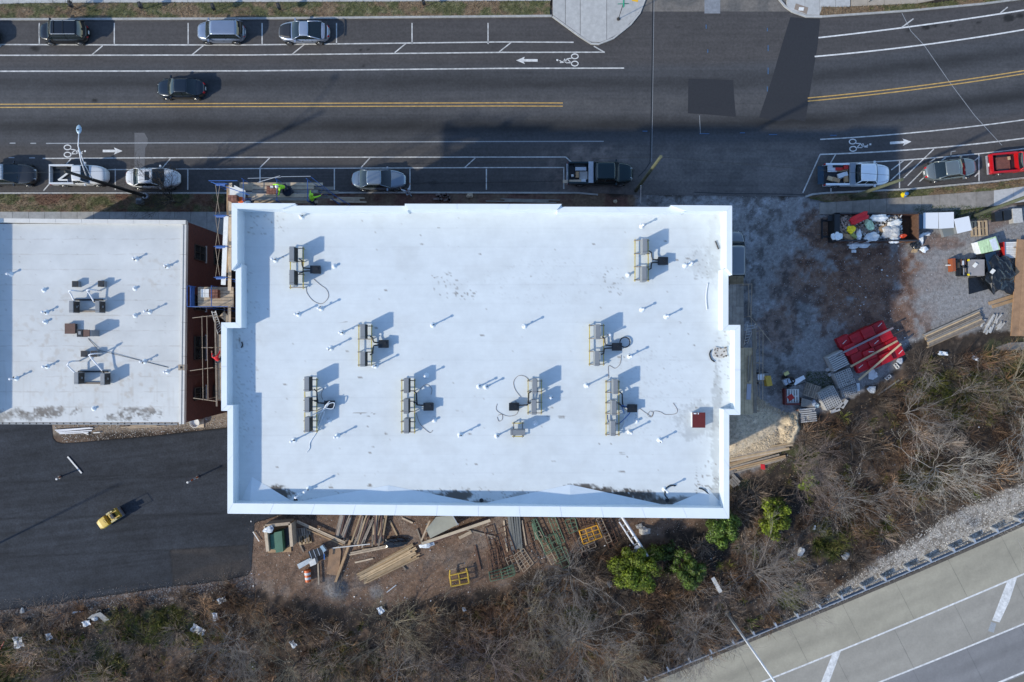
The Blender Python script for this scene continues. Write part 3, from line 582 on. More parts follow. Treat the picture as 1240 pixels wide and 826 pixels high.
# deck made of membrane sheets
kd = k(ZD); pxd = lambda x: 620 + x / kd; pyd = lambda y: 413 - y / kd
def side(y, left):   # world y -> deck edge world x (middle of the parapet)
    best = None
    for i in range(NV):
        a, b_ = FP[i], FP[(i + 1) % NV]
        if abs(a.x - b_.x) < .05 or (abs(a.y - b_.y) > 1 and abs(a.x - b_.x) < .6):
            lo, hi = min(a.y, b_.y), max(a.y, b_.y)
            if lo - .01 <= y <= hi + .01 and (a.x < 0) == left: best = a.x if best is None else (min(best, a.x) if left else max(best, a.x))
    if best is None: best = FP[17].x if left else FP[16].x
    return best + (.18 if left else -.18)
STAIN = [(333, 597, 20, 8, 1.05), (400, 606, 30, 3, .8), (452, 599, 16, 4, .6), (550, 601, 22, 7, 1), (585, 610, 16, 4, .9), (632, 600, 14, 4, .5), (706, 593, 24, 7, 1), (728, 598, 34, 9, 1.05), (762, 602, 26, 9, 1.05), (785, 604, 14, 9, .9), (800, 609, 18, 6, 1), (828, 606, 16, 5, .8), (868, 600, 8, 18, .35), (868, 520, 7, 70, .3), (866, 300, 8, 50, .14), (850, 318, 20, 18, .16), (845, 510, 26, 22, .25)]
FLECK = [(545, 347, 22, 18, .6), (566, 358, 14, 8, .7), (742, 342, 14, 22, .6), (672, 505, 12, 4, .7), (447, 502, 16, 3, .9), (700, 610, 30, 8, .6), (855, 585, 14, 30, .7), (848, 322, 22, 20, .35), (875, 440, 12, 60, .4), (440, 600, 60, 6, .5), (580, 600, 120, 10, .6), (320, 270, 30, 18, .4), (300, 430, 16, 120, .3), (790, 480, 60, 60, .15), (660, 340, 80, 30, .12)]
SPOT = [(RN.uniform(300, 870), RN.uniform(265, 590), RN.uniform(.6, 2.4), RN.uniform(.4, .9)) for _ in range(60)] + [(345, 465, 3, 1), (436, 457, 3, 1), (290, 412, 1, 3), (437, 500, 9, .7), (467, 525, 2, 1.5), (448, 548, 2, 1), (336, 566, 2, 1), (680, 505, 6, 1), (753, 549, 5, .8), (448, 588, 3, 2), (401, 590, 3, 1.5), (753, 571, 4, .9), (671, 558, 5, .7), (309, 590, 3, 1.5)]
def roof_col(X, Y):
    n1 = fbm(X / 50, Y / 30, 91); n2 = fbm(X / 5, Y / 5, 92); n3 = fbm(X / 1.6, Y / 1.6, 93, 2); st = fbm(X / 26, Y / 1.5, 95, 2); c = np.zeros(X.shape + (3,)) + np.array((.63, .675, .69))
    c = c * (.94 + .09 * n1 + .05 * (st - .5))[..., None]
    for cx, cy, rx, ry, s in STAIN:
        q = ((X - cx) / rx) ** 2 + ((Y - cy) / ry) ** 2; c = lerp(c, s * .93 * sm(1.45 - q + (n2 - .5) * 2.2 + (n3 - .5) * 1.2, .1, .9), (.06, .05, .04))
    for cx, cy, rx, ry, s in FLECK:
        q = ((X - cx) / rx) ** 2 + ((Y - cy) / ry) ** 2; c = lerp(c, s * sm(n3 * .6 + fbm(X / 3.5, Y / .9, 97, 2) * .5, .68, .78) * sm(1.2 - q, 0, .5), (.13, .10, .07))
    c = lerp(c, sm(n3, .90, .96) * .5, (.2, .16, .12)); c = lerp(c, sm(fbm(X / 30, Y / 22, 99), .55, .75) * .16, (.46, .47, .46))
    for cx, cy, rx, ry in SPOT: c = lerp(c, .8 * sm(1.2 - ((X - cx) / rx) ** 2 - ((Y - cy) / ry) ** 2 + (n3 - .5), 0, .8), (.16, .13, .10))
    return c
ys_ = np.linspace(FP[16].y + .3, FP[0].y - .12, 17)
steps = sorted([FP[i].y for i in (10, 12, 14, 17, 19, 21)])
for i in range(16):
    y0, y1 = ys_[i] - .0, ys_[i + 1]; rows = list(np.linspace(y0 - .03, y1, 14))
    for s_ in steps:
        if y0 < s_ < y1: rows += [s_ - .001, s_ + .001]
    rows = sorted(rows); nu = 330
    Xw = np.array([np.linspace(side(y, True), side(y, False), nu) for y in rows]).T; Yw = np.repeat(np.array(rows)[None, :], nu, 0)
    cx_, cy_ = 620 + Xw / kd, 413 - Yw / kd
    def cf(a, b_, y0=y0, y1=y1):
        c = roof_col(a, b_); e_ = np.minimum(np.abs(413 - y0 / kd - b_), np.abs(b_ - (413 - y1 / kd))); return c * (1 - .06 * np.exp(-(e_ / .4) ** 2) * (.3 + fbm(a / 9, b_, 98)))[..., None]
    sheet('roof_sheet', cx_, cy_[:, ::-1] if False else cy_, lambda a, b_: a * 0, cf, 'roof', ZD + .004 * (i % 2), parent=bd)
# tapered crickets along the south parapet
ins = INN[16].lerp(INN[17], 0)  # inner SE
SE, SW = INN[16], INN[17]
def cricket(xa, xb, xp, depth, h=.34):
    f = lambda px: SE + (SW - SE) * ((pxd(SE.x) - px) / (pxd(SE.x) - pxd(SW.x)))
    a, c, p = f(xa), f(xb), f(xp); q = (p.x, p.y + depth); pa = (a.x, a.y - .05, ZD + .01); pc = (c.x, c.y - .05, ZD + .01)
    MB().add([pa, pc, (p.x, p.y - .05, ZD + h), (q[0], q[1], ZD + .012)], [(0, 2, 3), (2, 1, 3), (0, 3, 1), (0, 1, 2)]).build('cricket', 'memb', bd)
cricket(292, 354, 305, 1.8); cricket(362, 580, 470, 1.25); cricket(586, 805, 690, 1.45, .5); cricket(812, 876, 858, 1.2)
for x in (358, 583, 808):
    MB().lathe([(.16, 0), (.16, .02), (.10, .03), (.10, .01)], 14, (*P(x, 606, ZD)[:2], ZD + .008)).build('roof_drain', 'black', bd)
# windows on the walls
def window(a, b_, z0, z1, parent, depth=.10, frame='coping'):
    a = Vector(a); b_ = Vector(b_); t = (b_ - a); L = t.length; t.normalize(); n = Vector((t.y, -t.x)); ang = math.atan2(t.y, t.x); mid = (a + b_) / 2; zc = (z0 + z1) / 2; hgt = z1 - z0
    fr = MB(); th = .07
    for o_, w_, zz, h_ in ((-L / 2 + th / 2, th, zc, hgt), (L / 2 - th / 2, th, zc, hgt), (0, L, z0 + th / 2, th), (0, L, z1 - th / 2, th), (0, .04, zc, hgt), (0, L, zc, .04)):
        q = mid + t * o_ + n * .02; fr.box((q.x, q.y, zz), (w_, .08, h_), rz=ang)
    f = fr.build('window', frame, parent)
    q = mid - n * .005; MB().box((q.x, q.y, zc), (L - .06, .02, hgt - .06), rz=ang).build('pane', 'glassw', f)
    q = mid + n * .05; MB().box((q.x, q.y, z0 - .05), (L + .2, .16, .08), rz=ang).build('sill', 'stone', f)
for i in (1 - 1, 2, 4, 6, 8, 9, 13, 15, 16, 17, 19):
    a, c = WO[i], WO[(i + 1) % NV]; L = (c - a).length; n = max(1, int(L / 3.6)); t = (c - a).normalized(); nn = Vector((-t.y, t.x))
    for j in range(n):
        m_ = a + t * (L * (j + .5) / n) + nn * .03
        for z0 in (1.0, 4.4, 7.8): window(tuple(m_ + t * .75), tuple(m_ - t * .75), z0, z0 + 2.0, bd) if False else window(tuple(m_ - t * .75), tuple(m_ + t * .75), z0, z0 + 2.0, bd)

# ================================================================ LEFT BUILDING
lb = thing('flat_roofed_building', 'lower dark brick building at the left edge with a stained pale roof', 'building')
ZL, ZLp = 8.7, 9.0
def Q(px, py, z): return P(px, py, z)[:2]
eN, eS, wN = Q(225, 267, ZLp), Q(222.3, 514, ZLp), Q(-27, 264.5, ZLp)
wS = (wN[0], eS[1] + .2)
wl = [(wN[0], wN[1]), (eN[0] - .08, eN[1] - .05), (eS[0] - .08, eS[1] + .1), (wS[0], wS[1])]
MB().prism(wl, -.4, ZL - .12).build('wall', 'brick', lb)
xs0, xs1 = pxL = (620 + (wl[0][0] + .2) / k(ZL), 620 + (eS[0] - .1) / k(ZL))
def lroof_col(X, Y):
    n1 = fbm(X / 40, Y / 25, 101); n2 = fbm(X / 6, Y / 6, 102); n3 = fbm(X / 1.8, Y / 1.8, 103, 2); c = np.zeros(X.shape + (3,)) + np.array((.54, .555, .55)); c = c * (.88 + .24 * n1)[..., None]
    for cx, cy, rx, ry, s in ((62, 499, 34, 8, 1), (45, 503, 30, 8, .8), (165, 500, 34, 8, 1), (150, 505, 30, 6, .8), (5, 504, 18, 8, .8), (20, 498, 14, 4, .6)):
        q = ((X - cx) / rx) ** 2 + ((Y - cy) / ry) ** 2; c = lerp(c, s * .85 * sm(1.1 - q + (n2 - .5) * 2.6 + (n3 - .5) * 1.6, .1, 1.1), (.09, .08, .07))
    for cx, cy, rx, ry in ((95, 450, 90, 60), (60, 400, 60, 30), (150, 480, 60, 30), (100, 370, 50, 30), (180, 470, 30, 30), (190, 330, 30, 30)):
        q = ((X - cx) / rx) ** 2 + ((Y - cy) / ry) ** 2; c = lerp(c, .4 * sm(n2, .56, .75) * sm(1.2 - q, 0, 1), (.42, .38, .33))
    c = lerp(c, sm(n3, .86, .94) * .4, (.2, .17, .14)); c = lerp(c, sm(fbm(X / 1.2, Y / 40, 107, 2), .62, .8) * .22 * sm(Y, 380, 480), (.40, .37, .33)); return c
yl = np.linspace(Q(0, 511.5, ZL)[1], Q(0, 271, ZL)[1], 14)
for i in range(13):
    y0, y1 = yl[i], yl[i + 1]; nu = 150; rows = np.linspace(y0, y1, 16); Xp = np.repeat(np.linspace(xs0, xs1, nu)[:, None], 16, 1); Yp = np.repeat((413 - rows / k(ZL))[None, :], nu, 0)
    def cf(a, b_, y0=y0, y1=y1):
        c = lroof_col(a, b_); e_ = np.minimum(np.abs(413 - y0 / k(ZL) - b_), np.abs(b_ - (413 - y1 / k(ZL)))); return lerp(c, .5 * np.exp(-(e_ / .6) ** 2) * sm(fbm(a / 9, b_ / 30, 105 + i), .4, .7), (.35, .32, .29))
    sheet('roof_sheet', Xp, Yp, lambda a, b_: a * 0, cf, 'roof', ZL + .004 * (i % 2), parent=lb)
def bx(name, x0, y0, x1, y1, z0, z1, m, par): return MB().prism([(x0, y0), (x1, y0), (x1, y1), (x0, y1)], z0, z1).build(name, m, par)
for i in range(8):   # north coping in lengths
    a = Vector(wN).lerp(Vector(eN), i / 8); c = Vector(wN).lerp(Vector(eN), (i + 1) / 8)
    MB().prism([(a.x + .01, a.y + .02), (c.x - .01, c.y + .02), (c.x - .01, c.y - .30), (a.x + .01, a.y - .30)], ZL - .1, ZLp + .02).build('coping', 'beige', lb)
for i in range(6):
    a = Vector(eN).lerp(Vector(eS), i / 6); c = Vector(eN).lerp(Vector(eS), (i + 1) / 6)
    MB().prism([(a.x - .42, a.y - (.32 if i == 0 else .01)), (a.x, a.y - (0.32 if i == 0 else .01)), (c.x, c.y + .01), (c.x - .42, c.y + .01)], ZL - .14, ZLp - .08).build('coping', 'beige', lb)
    MB().prism([(a.x - .24, a.y - (.33 if i == 0 else .01)), (a.x - .19, a.y - (.33 if i == 0 else .01)), (c.x - .19, c.y + .01), (c.x - .24, c.y + .01)], ZLp - .08, ZLp - .05).build('coping_rib', 'grey', lb)
bx('parapet', wl[0][0], wS[1], wl[0][0] + .3, wN[1] - .35, ZL - .1, ZL + 1.55, 'memb', lb)
g0 = P(-20, 512.5, ZL); g1 = P(222, 514.5, ZL)
MB().beam((g0[0], g0[1] - .02, ZL - .08), (g1[0] - .5, g1[1] + .05, ZL - .08), .14, .12).build('gutter', 'grey', lb)
for i in range(26):
    px = 3 + i * 8.2; q = P(px, 512.4, ZL); MB().box((q[0], q[1] + .0, ZL - .015), (.10, .17, .02)).build('gutter_strap', 'black', lb) if px < 214 else None
MB().prism([Q(216, 441.5, 8.9), Q(223.5, 441.5, 8.9), Q(223.5, 448.5, 8.9), Q(216, 448.5, 8.9)], 8.4, 8.93).build('scupper_box', 'tan', lb); q = P(219.7, 445, 8.9); MB().box((q[0], q[1], 8.94), (.18, .18, .02)).build('scupper_opening', 'black', lb)
xw = wl[1][0]
for y0, y1, z0, z1 in ((6.85, 8.15, 5.3, 7.3), (-1.6, .45, 5.3, 7.3), (-5.0, -3.9, 5.3, 7.3), (6.85, 8.15, 1.6, 3.6), (2.0, 3.4, 1.6, 3.6), (-2.4, -1.0, 1.6, 3.6), (-5.2, -3.9, 1.6, 3.6), (2.6, 3.9, 5.3, 7.3)):
    window((xw + .0, y0), (xw + .0, y1), z0, z1, lb, frame='dgrey')
MB().box((xw + .03, -2.85, 4.3), (.04, .10, 8.3)).build('downpipe', 'brown', lb)

# ================================================================ ROOF EQUIPMENT
def local_condenser():
    pass
def condenser(loc, rz, label, fan=False, W=1.12, D=.36, Hh=.92, group='air conditioner condensers on the roofs'):
    key = ('fan' if fan else 'coil', W)
    if key not in PROTO:
        e = thing('air_conditioner', label, 'air conditioner', loc, rz, group)
        b = MB(); b.box((0, 0, Hh / 2), (D, W, Hh)); c_ = b.build('casing', 'grey', e); bv = c_.modifiers.new('b', 'BEVEL'); bv.width = .02; bv.segments = 2
        b = MB()
        if fan:
            MB().lathe([(.30, .0), (.30, .03), (.26, .035), (.26, .0)], 20, (D / 2, 0.02, Hh * .5), 'X').build('fan_ring', 'dgrey', e); MB().lathe([(.09, 0), (.09, .05), (.02, .06)], 12, (D / 2, .02, Hh * .5), 'X').build('fan_hub', 'grey', e)
            b.box((D / 2 + .004, 0, Hh / 2), (.008, W * .9, Hh * .88))
        else:
            for i in range(11): b.box((D / 2 + .012, 0, .08 + i * (Hh - .16) / 10), (.024, W * .92, .035))
            b.box((D / 2 + .002, 0, Hh / 2), (.008, W * .94, Hh * .9))
        b.build('grille', 'dgrey', e)
        MB().box((0, -W / 2 + .16, Hh + .004), (D * .9, .01, .008)).build('lid_seam', 'dgrey', e)
        PROTO[key] = e; return e
    return dup(PROTO[key], None, loc, rz, label)
PROTO = {}
def rack(px0, py0, px1, py1, label, zh=.32, horiz=False, feet=4):
    z = ZD + zh; a = P(px0, py1, z); c = P(px1, py0, z); cx, cy = (a[0] + c[0]) / 2, (a[1] + c[1]) / 2; W, L = c[0] - a[0], c[1] - a[1]
    if horiz: W, L = L, W
    e = thing('equipment_rack', label, 'equipment rack', (cx, cy, ZD), math.pi / 2 if horiz else 0, 'yellow racks under the condensers')
    for s_ in (-1, 1): MB().box((s_ * W / 2, 0, zh - .03), (.06, L, .07)).build('rail', 'yelr', e)
    for i in range(feet):
        y = (-L / 2 + .12) + (L - .24) * i / (feet - 1); MB().box((0, y, zh + .03), (W + .16, .07, .05)).build('crossbar', 'woodg', e)
        for s_ in (-1, 1):
            MB().box((s_ * W / 2, y, (zh - .06) / 2 + .01), (.07, .07, zh - .08)).build('foot', 'yelr', e)
    return e
def portal(px, py, label, targets, z=None, col='black', size=(.62, .56, .46)):
    c = P(px, py, ZD + .45); e = thing('pipe_portal', label, 'pipe box', (c[0], c[1], ZD), 0, 'black pipe housings beside the racks')
    b = MB(); s_ = size; b.box((0, 0, s_[2] / 2), s_); o = b.build('housing', col, e); bv = o.modifiers.new('b', 'BEVEL'); bv.width = .03
    MB().box((.0, 0, s_[2] + .02), (s_[0] + .16, s_[1] + .04, .05), ry=.10).build('lid', col, e)
    MB().lathe([(.10, 0), (.10, .05)], 10, (.12, .05, s_[2] + .03)).build('cap', 'black', e)
    for t in targets:     # world targets (px,py) at unit base
        q = P(t[0], t[1], ZD + .5); v = Vector((q[0] - c[0], q[1] - c[1], 0)); sg = -1 if v.x < 0 else 1
        off_ = .1 if v.y > 0 else -.1; mx = v.x + sg * -.28
        pts = [(sg * s_[0] / 2, off_, .3), (sg * (s_[0] / 2 + .25), off_, .36), (mx, off_ * 1.3, .42), (mx + sg * .06, v.y * .3 + off_, .42), (v.x + sg * -.2, v.y * .85, .46), (v.x, v.y, .5)]
        MB().tube(pts, .055, 7).build('line_set', 'black', e)
    return e
UN = {'A': [(353.1, 307.5), (353.1, 335.8)], 'B': [(439, 401.5), (439, 435)], 'C': [(371.2, 465.2), (371.4, 490.5), (371.6, 514.4)], 'D': [(491.9, 467.2), (491.6, 492.2), (492, 516)],
      'E': [(647.4, 467.7), (646.6, 493.3)], 'F': [(724, 401.8), (723, 434.3)], 'G': [(745.4, 468.5), (743.7, 494.2), (742.5, 519)], 'H': [(780.9, 298), (780.3, 331.7)]}
RK = {'A': (351.5, 299, 367, 350), 'B': (434.5, 393, 450, 444), 'C': (369, 458, 383.5, 524), 'D': (486.5, 459, 502, 525), 'E': (639.5, 459.5, 655.5, 502), 'F': (714, 392.5, 731, 443), 'G': (734, 460.5, 749.5, 528), 'H': (769, 289.5, 785, 341)}
PT = {'A': (382, 326.5), 'B': (464.5, 416.5), 'C': (399, 490), 'D': (519, 492.5), 'E': (622.5, 492.5), 'F': (747, 420), 'G': (765.5, 494.5), 'H': (802.8, 316)}
WHERE = {'A': 'in the white roof\'s northwest corner', 'B': 'second from the left at mid height', 'C': 'tangled in white hoses at lower left', 'D': 'of three left of the roof centre',
         'E': 'whose pipe box stands on its left', 'F': 'beside the black hose coil', 'G': 'wrapped in blue hoses', 'H': 'in the white roof\'s upper right'}
ORD = {2: ['northern', 'southern'], 3: ['northernmost', 'middle', 'southernmost']}
for g in 'ABCDEFGH':
    rk = RK[g]; rack(*rk, f'yellow steel rack carrying {len(UN[g])} grey condensers {WHERE[g]}', feet=2 * len(UN[g]))
    for i, (x, y) in enumerate(UN[g]):
        q = P(x, y, ZD + .38 + .92); condenser((q[0], q[1], ZD + .38), 0, f'{ORD[len(UN[g])][i]} grey slim condenser on the rack {WHERE[g]}')
    ts = [(u[0] + (9 if g in 'ABCD' else 5 if g != 'E' else -4), u[1] + (6 if i == 0 else -5)) for i, u in enumerate(UN[g][:2])]
    portal(*PT[g], f'{"blue and black" if g == "G" else "black"} pipe box feeding the rack {WHERE[g]}', ts)
rack(620, 512.5, 634.5, 528.5, 'small yellow rack turned sideways under a single grey condenser on the white roof', horiz=True, feet=2)
q = P(627, 523.8, ZD + .38 + .92); condenser((q[0], q[1], ZD + .38), -math.pi / 2, 'single grey condenser lying crosswise below the lower middle rack')
# left roof units
ZL0 = ZL
for i, (x, y, lab) in enumerate(((86, 371.5, 'left condenser of the upper pair on the left building roof'), (117.6, 371.5, 'right condenser of the upper pair on the left building roof'), (92, 458.3, 'left condenser of the lower pair on the left building roof'), (123.8, 459.3, 'right condenser of the lower pair on the left building roof'))):
    q = P(x, y, ZL + 1.0); condenser((q[0], q[1], ZL + .14), 0, lab, fan=True, W=.95, D=.34, Hh=.86)
for j, (xa, xb, y) in enumerate(((88, 124, 369), (94, 130, 456))):
    for d, m in ((-6, 'black'), (8, 'woodg')):
        a = P(xa, y + d, ZL + .15); c = P(xb, y + d, ZL + .15); o = MB().beam((a[0], a[1], ZL + .08), (c[0], c[1], ZL + .08), .14, .13).build('support_sleeper', m)
        tag(o, f'{"dark pipe-wrapped" if m == "black" else "brown wooden"} sleeper under the {"upper" if j == 0 else "lower"} pair of condensers on the left roof', 'sleeper')
for x, y, lab in ((91, 344, 'left dark square duct box of the upper two on the left roof'), (122.4, 343.7, 'right dark square duct box of the upper two on the left roof'), (101.6, 428.5, 'left dark square duct box above the lower condensers on the left roof'), (113.7, 428.5, 'right dark square duct box touching the bent white pipe on the left roof')):
    q = P(x, y, ZL + .4); e = thing('duct_box', lab, 'duct box', (q[0], q[1], ZL)); MB().box((0, 0, .2), (.46, .46, .4)).build('casing', 'grey', e); MB().box((0, 0, .405), (.50, .50, .03)).build('rim', 'dgrey', e); MB().box((0, 0, .425), (.38, .38, .02)).build('opening', 'black', e)
def swan(px, py, pts, lab):
    q = P(px, py, ZL); e = thing('gooseneck_pipe', lab, 'bent pipe', (q[0], q[1], ZL)); MB().tube(pts, .06, 8).build('pipe', 'white_steel', e, smooth=True); MB().tube([(p[0], p[1], p[2]) for p in (pts[-2], pts[-1])], .075, 8).build('insulation', 'black', e)
swan(99.5, 353, [(0, 0, 0), (0, 0, 1.0), (-.12, 0, 1.2), (-.35, -.05, 1.15), (-.45, -.3, .7), (-.3, -.9, .5), (.0, -1.2, .5)], 'left bent white pipe over the upper condensers on the left roof')
swan(121, 352, [(0, 0, 0), (0, 0, 1.0), (-.12, 0, 1.2), (-.35, -.05, 1.15), (-.42, -.3, .7), (-.2, -.9, .5), (.1, -1.1, .5)], 'right bent white pipe over the upper condensers on the left roof')
swan(96.5, 437, [(0, 0, 0), (0, 0, 1.0), (-.12, -.1, 1.2), (-.3, -.3, 1.1), (-.3, -.6, .7), (0, -1.0, .5), (.25, -1.3, .5)], 'left bent white pipe over the lower condensers on the left roof')
swan(124, 428, [(0, 0, 0), (0, 0, 1.0), (-.2, -.03, 1.2), (-.42, -.1, 1.1), (-.35, -.45, .8), (.3, -1.4, .5), (.65, -2.0, .5)], 'right bent white pipe over the lower condensers on the left roof')
e = thing('roof_hatch', 'brown square roof hatch on the left pale roof', 'roof hatch', (*P(85, 398, ZL + .3)[:2], ZL)); MB().box((0, 0, .15), (.78, .78, .3)).build('kerb', 'dgrey', e); MB().box((0, 0, .32), (.84, .84, .05)).build('lid', 'brown', e)
e = thing('roof_exhaust', 'tall box vent with dark hood and brown top on the left roof', 'roof vent', (*P(103, 403.5, ZL + 1.0)[:2], ZL)); MB().box((.3, 0, .55), (.5, .5, 1.1)).build('casing', 'grey', e); MB().box((.2, 0, 1.12), (.5, .54, .06)).build('lid', 'brown', e); MB().prism([(-.55, -.3), (-.1, -.3), (-.1, .3), (-.55, .3)], .5, 1.18).build('hood', 'black', e); MB().box((-.32, .02, 1.19), (.2, .26, .03)).build('hood_slot', 'grey', e)
o = MB().tube([(*P(107, 410, ZL)[:2], ZL + .03), (*P(120, 424, ZL)[:2], ZL + .1), (*P(160, 434, ZL)[:2], ZL + .04), (*P(204, 445, ZL)[:2], ZL + .04)], .02, 5).build('roof_cable', 'black'); tag(o, 'dark cable running from the box vent to the east edge of the left roof', 'cable')

# vent pipes: cap px, height
def vent(px, py, h, deck, lab, r=.055, kind='cap', twin=False):
    q = P(px, py, deck + h)
    key = ('v', h, kind)
    if key in PROTO: return dup(PROTO[key], None, (q[0], q[1], deck), RN.uniform(0, 6), lab)
    e = thing('vent_pipe', lab, 'vent pipe', (q[0], q[1], deck), 0, 'white vent pipes on the roofs'); PROTO[key] = e
    MB().lathe([(.22, 0.004), (.20, .02), (.09, .06), (.075, .22)], 14).build('flashing', 'memb', e, smooth=True)
    MB().lathe([(r, .02), (r, h - .05)], 10).build('pipe', 'white_steel', e, smooth=True)
    MB().lathe([(.085, h - .08), (.10, h - .06), (.10, h + .0), (.05, h + .03)], 12).build('vent_cap', 'white_steel', e, smooth=True)
    if h > .5: MB().box((.11, .03, h * .5), (.12, .07, .07)).build('clamp', 'dgrey', e)
    return e
VP = [(363, 261, .55, 'just inside the north parapet near the northwest corner'), (329, 313.5, .9, 'in the parapet shadow left of the northwest condensers'), (404, 322, .25, 'short stub right of the northwest pipe box'), (357, 380, .95, 'left one of two below the northwest rack'), (385, 373, .95, 'right one of two below the northwest rack'),
      (522.5, 393.5, 1.0, 'alone in the upper middle left of the roof'), (411, 402.7, .95, 'upper one left of the second rack'), (397, 421.8, 1.0, 'lower one left of the second rack'), (451.5, 443.8, 1.15, 'at the foot of the second rack'), (514.5, 455.5, .9, 'above the left-of-centre rack'),
      (579.5, 469, .9, 'left one of the close pair near the roof centre'), (588, 469.5, .9, 'right one of the close pair near the roof centre'), (397.6, 509.5, .25, 'short stub by the tangled hoses'), (352, 535, .95, 'lowest on the left side of the roof'), (405, 529.7, .95, 'below and right of the tangled hoses'),
      (556, 528.5, 1.0, 'between the left-of-centre rack and the sideways unit'), (525.5, 509, .25, 'short stub right of the left-of-centre rack'), (601.3, 529.5, .85, 'left of the sideways condenser'), (648.5, 512.7, .3, 'short stub right of the sideways condenser'), (667, 482, .6, 'right of the lower middle rack'),
      (635.6, 394.8, .95, 'alone above the roof centre'), (739, 405.5, .85, 'right of the rack with the black hose coil'), (765, 431.8, .95, 'below the black hose coil'), (712, 468, 1.1, 'between the lower middle rack and the blue-hose rack'), (765, 525, 1.05, 'below the blue-hose rack'), (771.5, 510, .25, 'short stub right of the blue-hose rack'),
      (801.5, 534.6, .85, 'left of and below the maroon hatch'), (808.5, 596, 1.05, 'beside the south drain under the maroon hatch'), (779.5, 272, .75, 'in the upper right near the north parapet'), (761.5, 332.5, .3, 'short stub left of the upper right rack'), (831, 321, .4, 'beside the dirty ring on the upper right'), (838, 318.5, .3, 'twin stub beside the dirty ring on the upper right'),
      (779.5, 374.5, .7, 'upper one of two right of the hose coil rack'), (809.5, 383, .8, 'right one of two below the upper right rack'), (357.8, 602.7, .9, 'standing at the first south drain'), (368, 596, 1.3, 'tallest one by the first south drain')]
for x, y, h, l in VP: vent(x, y, h, ZD, f'white vent pipe {l}')
VL = [(8, 331.5, .5, 'far left near the upper left'), (51.5, 351, .2, 'left of the upper duct boxes'), (161, 312.5, .55, 'upper one right of centre'), (199, 321.5, .55, 'near the upper right corner'), (162, 349, .2, 'short one right of the upper condensers'), (50.5, 377.7, .6, 'left of the upper condensers'), (52.5, 389.5, .3, 'short one left of the brown hatch'), (174.5, 377, .9, 'tall one right of the upper condensers'), (162, 382, .25, 'lowest of three right of the upper condensers'),
      (51.5, 444, .6, 'left of the lower condensers'), (11.5, 459, .8, 'far left near the lower left'), (169.5, 438, .7, 'right of the lower condensers'), (198.5, 450.5, .6, 'near the scupper box'), (112, 495, .2, 'short one between the two black stains'), (43, 378, .2, 'tiny one at the left of the long-shadowed pipe')]
for x, y, h, l in VL[:14]: vent(x, y, h, ZL, f'small white vent on the left building roof, {l}')
# loose things on the white roof
def hose(pts, r, m, name, lab, cat='hose', z=ZD, loop=False):
    q = [(*P(p[0], p[1], z)[:2], z + (p[2] if len(p) > 2 else r + .01)) for p in pts]
    V_ = np.array(q); t = np.linspace(0, len(q) - 1, len(q) * 5)
    # Catmull-Rom
    out = []
    for tt in t:
        i = min(int(tt), len(q) - 2); f = tt - i; p0, p1, p2, p3 = V_[max(i - 1, 0)], V_[i], V_[i + 1], V_[min(i + 2, len(q) - 1)]
        out.append(.5 * ((2 * p1) + (-p0 + p2) * f + (2 * p0 - 5 * p1 + 4 * p2 - p3) * f * f + (-p0 + 3 * p1 - 3 * p2 + p3) * f ** 3))
    o = MB().tube(out, r, 6).build(name, m, smooth=True); tag(o, lab, cat); return o
th = .014; cab = mat('cable_brown', (.22, .17, .13), rough=.7)
hose([(380, 338), (388, 345), (395, 350), (398, 357), (396, 363), (389, 368), (379, 364), (372, 355), (371, 348)], th, cab, 'loose_cable', 'thin brown cable looped below the northwest condensers')
hose([(392, 470), (389, 478), (391, 484)], th, cab, 'loose_cable', 'short brown cable at the upper condenser with tangled hoses')
hose([(401, 488, .6), (396, 494, .5), (390, 500, .3), (386, 510), (384, 522), (376, 535), (375, 543), (371, 548)], .03, 'bag', 'loose_hose', 'long white hose trailing down from the tangled hoses')
hose([(378, 503, .3), (384, 500, .4), (392, 497, .5), (399, 489, .65), (407, 487, .6), (405, 494, .55), (396, 492, .6), (402, 485, .6)], .035, 'bag', 'hose_coil', 'white hose coil heaped on the black pipe box')
hose([(381, 506, .1), (388, 499, .25), (394, 497, .3), (391, 505, .1), (387, 514, .05), (385, 520, .05)], .045, 'bag', 'loose_hose', 'crumpled white wrap beside the tangled hoses')
hose([(505, 476), (512, 468), (518, 466), (523, 471), (522, 478)], th, cab, 'loose_cable', 'brown cable arching above the left-of-centre pipe box')
hose([(504, 500), (508, 512), (515, 520), (521, 524), (524, 521)], th, cab, 'loose_cable', 'brown cable trailing below the left-of-centre pipe box')
hose([(631, 481), (624, 472), (622, 462), (628, 455), (636, 456), (641, 461)], th, cab, 'loose_cable', 'brown cable looping above the lower middle pipe box')
hose([(602, 489), (601, 496), (607, 501), (616, 504), (625, 502), (628, 496)], th, cab, 'loose_cable', 'brown cable curling left of the lower middle pipe box')
hose([(602, 505), (604, 510), (608, 508), (608, 502), (603, 503)], th, cab, 'loose_cable', 'small cable ring left of the lower middle pipe box')
hose([(752, 430), (751, 440), (745, 446), (737, 443), (737, 455), (737, 458)], th, cab, 'loose_cable', 'brown cable hanging below the coil rack')
hose([(775, 495), (782, 500), (789, 504), (792, 498), (800, 499), (806, 502), (818, 501), (820, 496), (815, 488)], th, cab, 'loose_cable', 'long brown cable curling right of the blue hoses')
hose([(784, 503), (787, 498), (791, 500), (789, 505), (785, 504)], th, cab, 'loose_cable', 'small cable ring right of the blue hoses')
hose([(735, 502, .2), (736, 509, .2), (741, 513, .1), (750, 512, .1), (757, 505, .3), (762, 497, .4), (752, 490, .5), (755, 500, .3)], .035, 'bluep', 'blue_hose', 'blue hoses looped around the lower right rack')
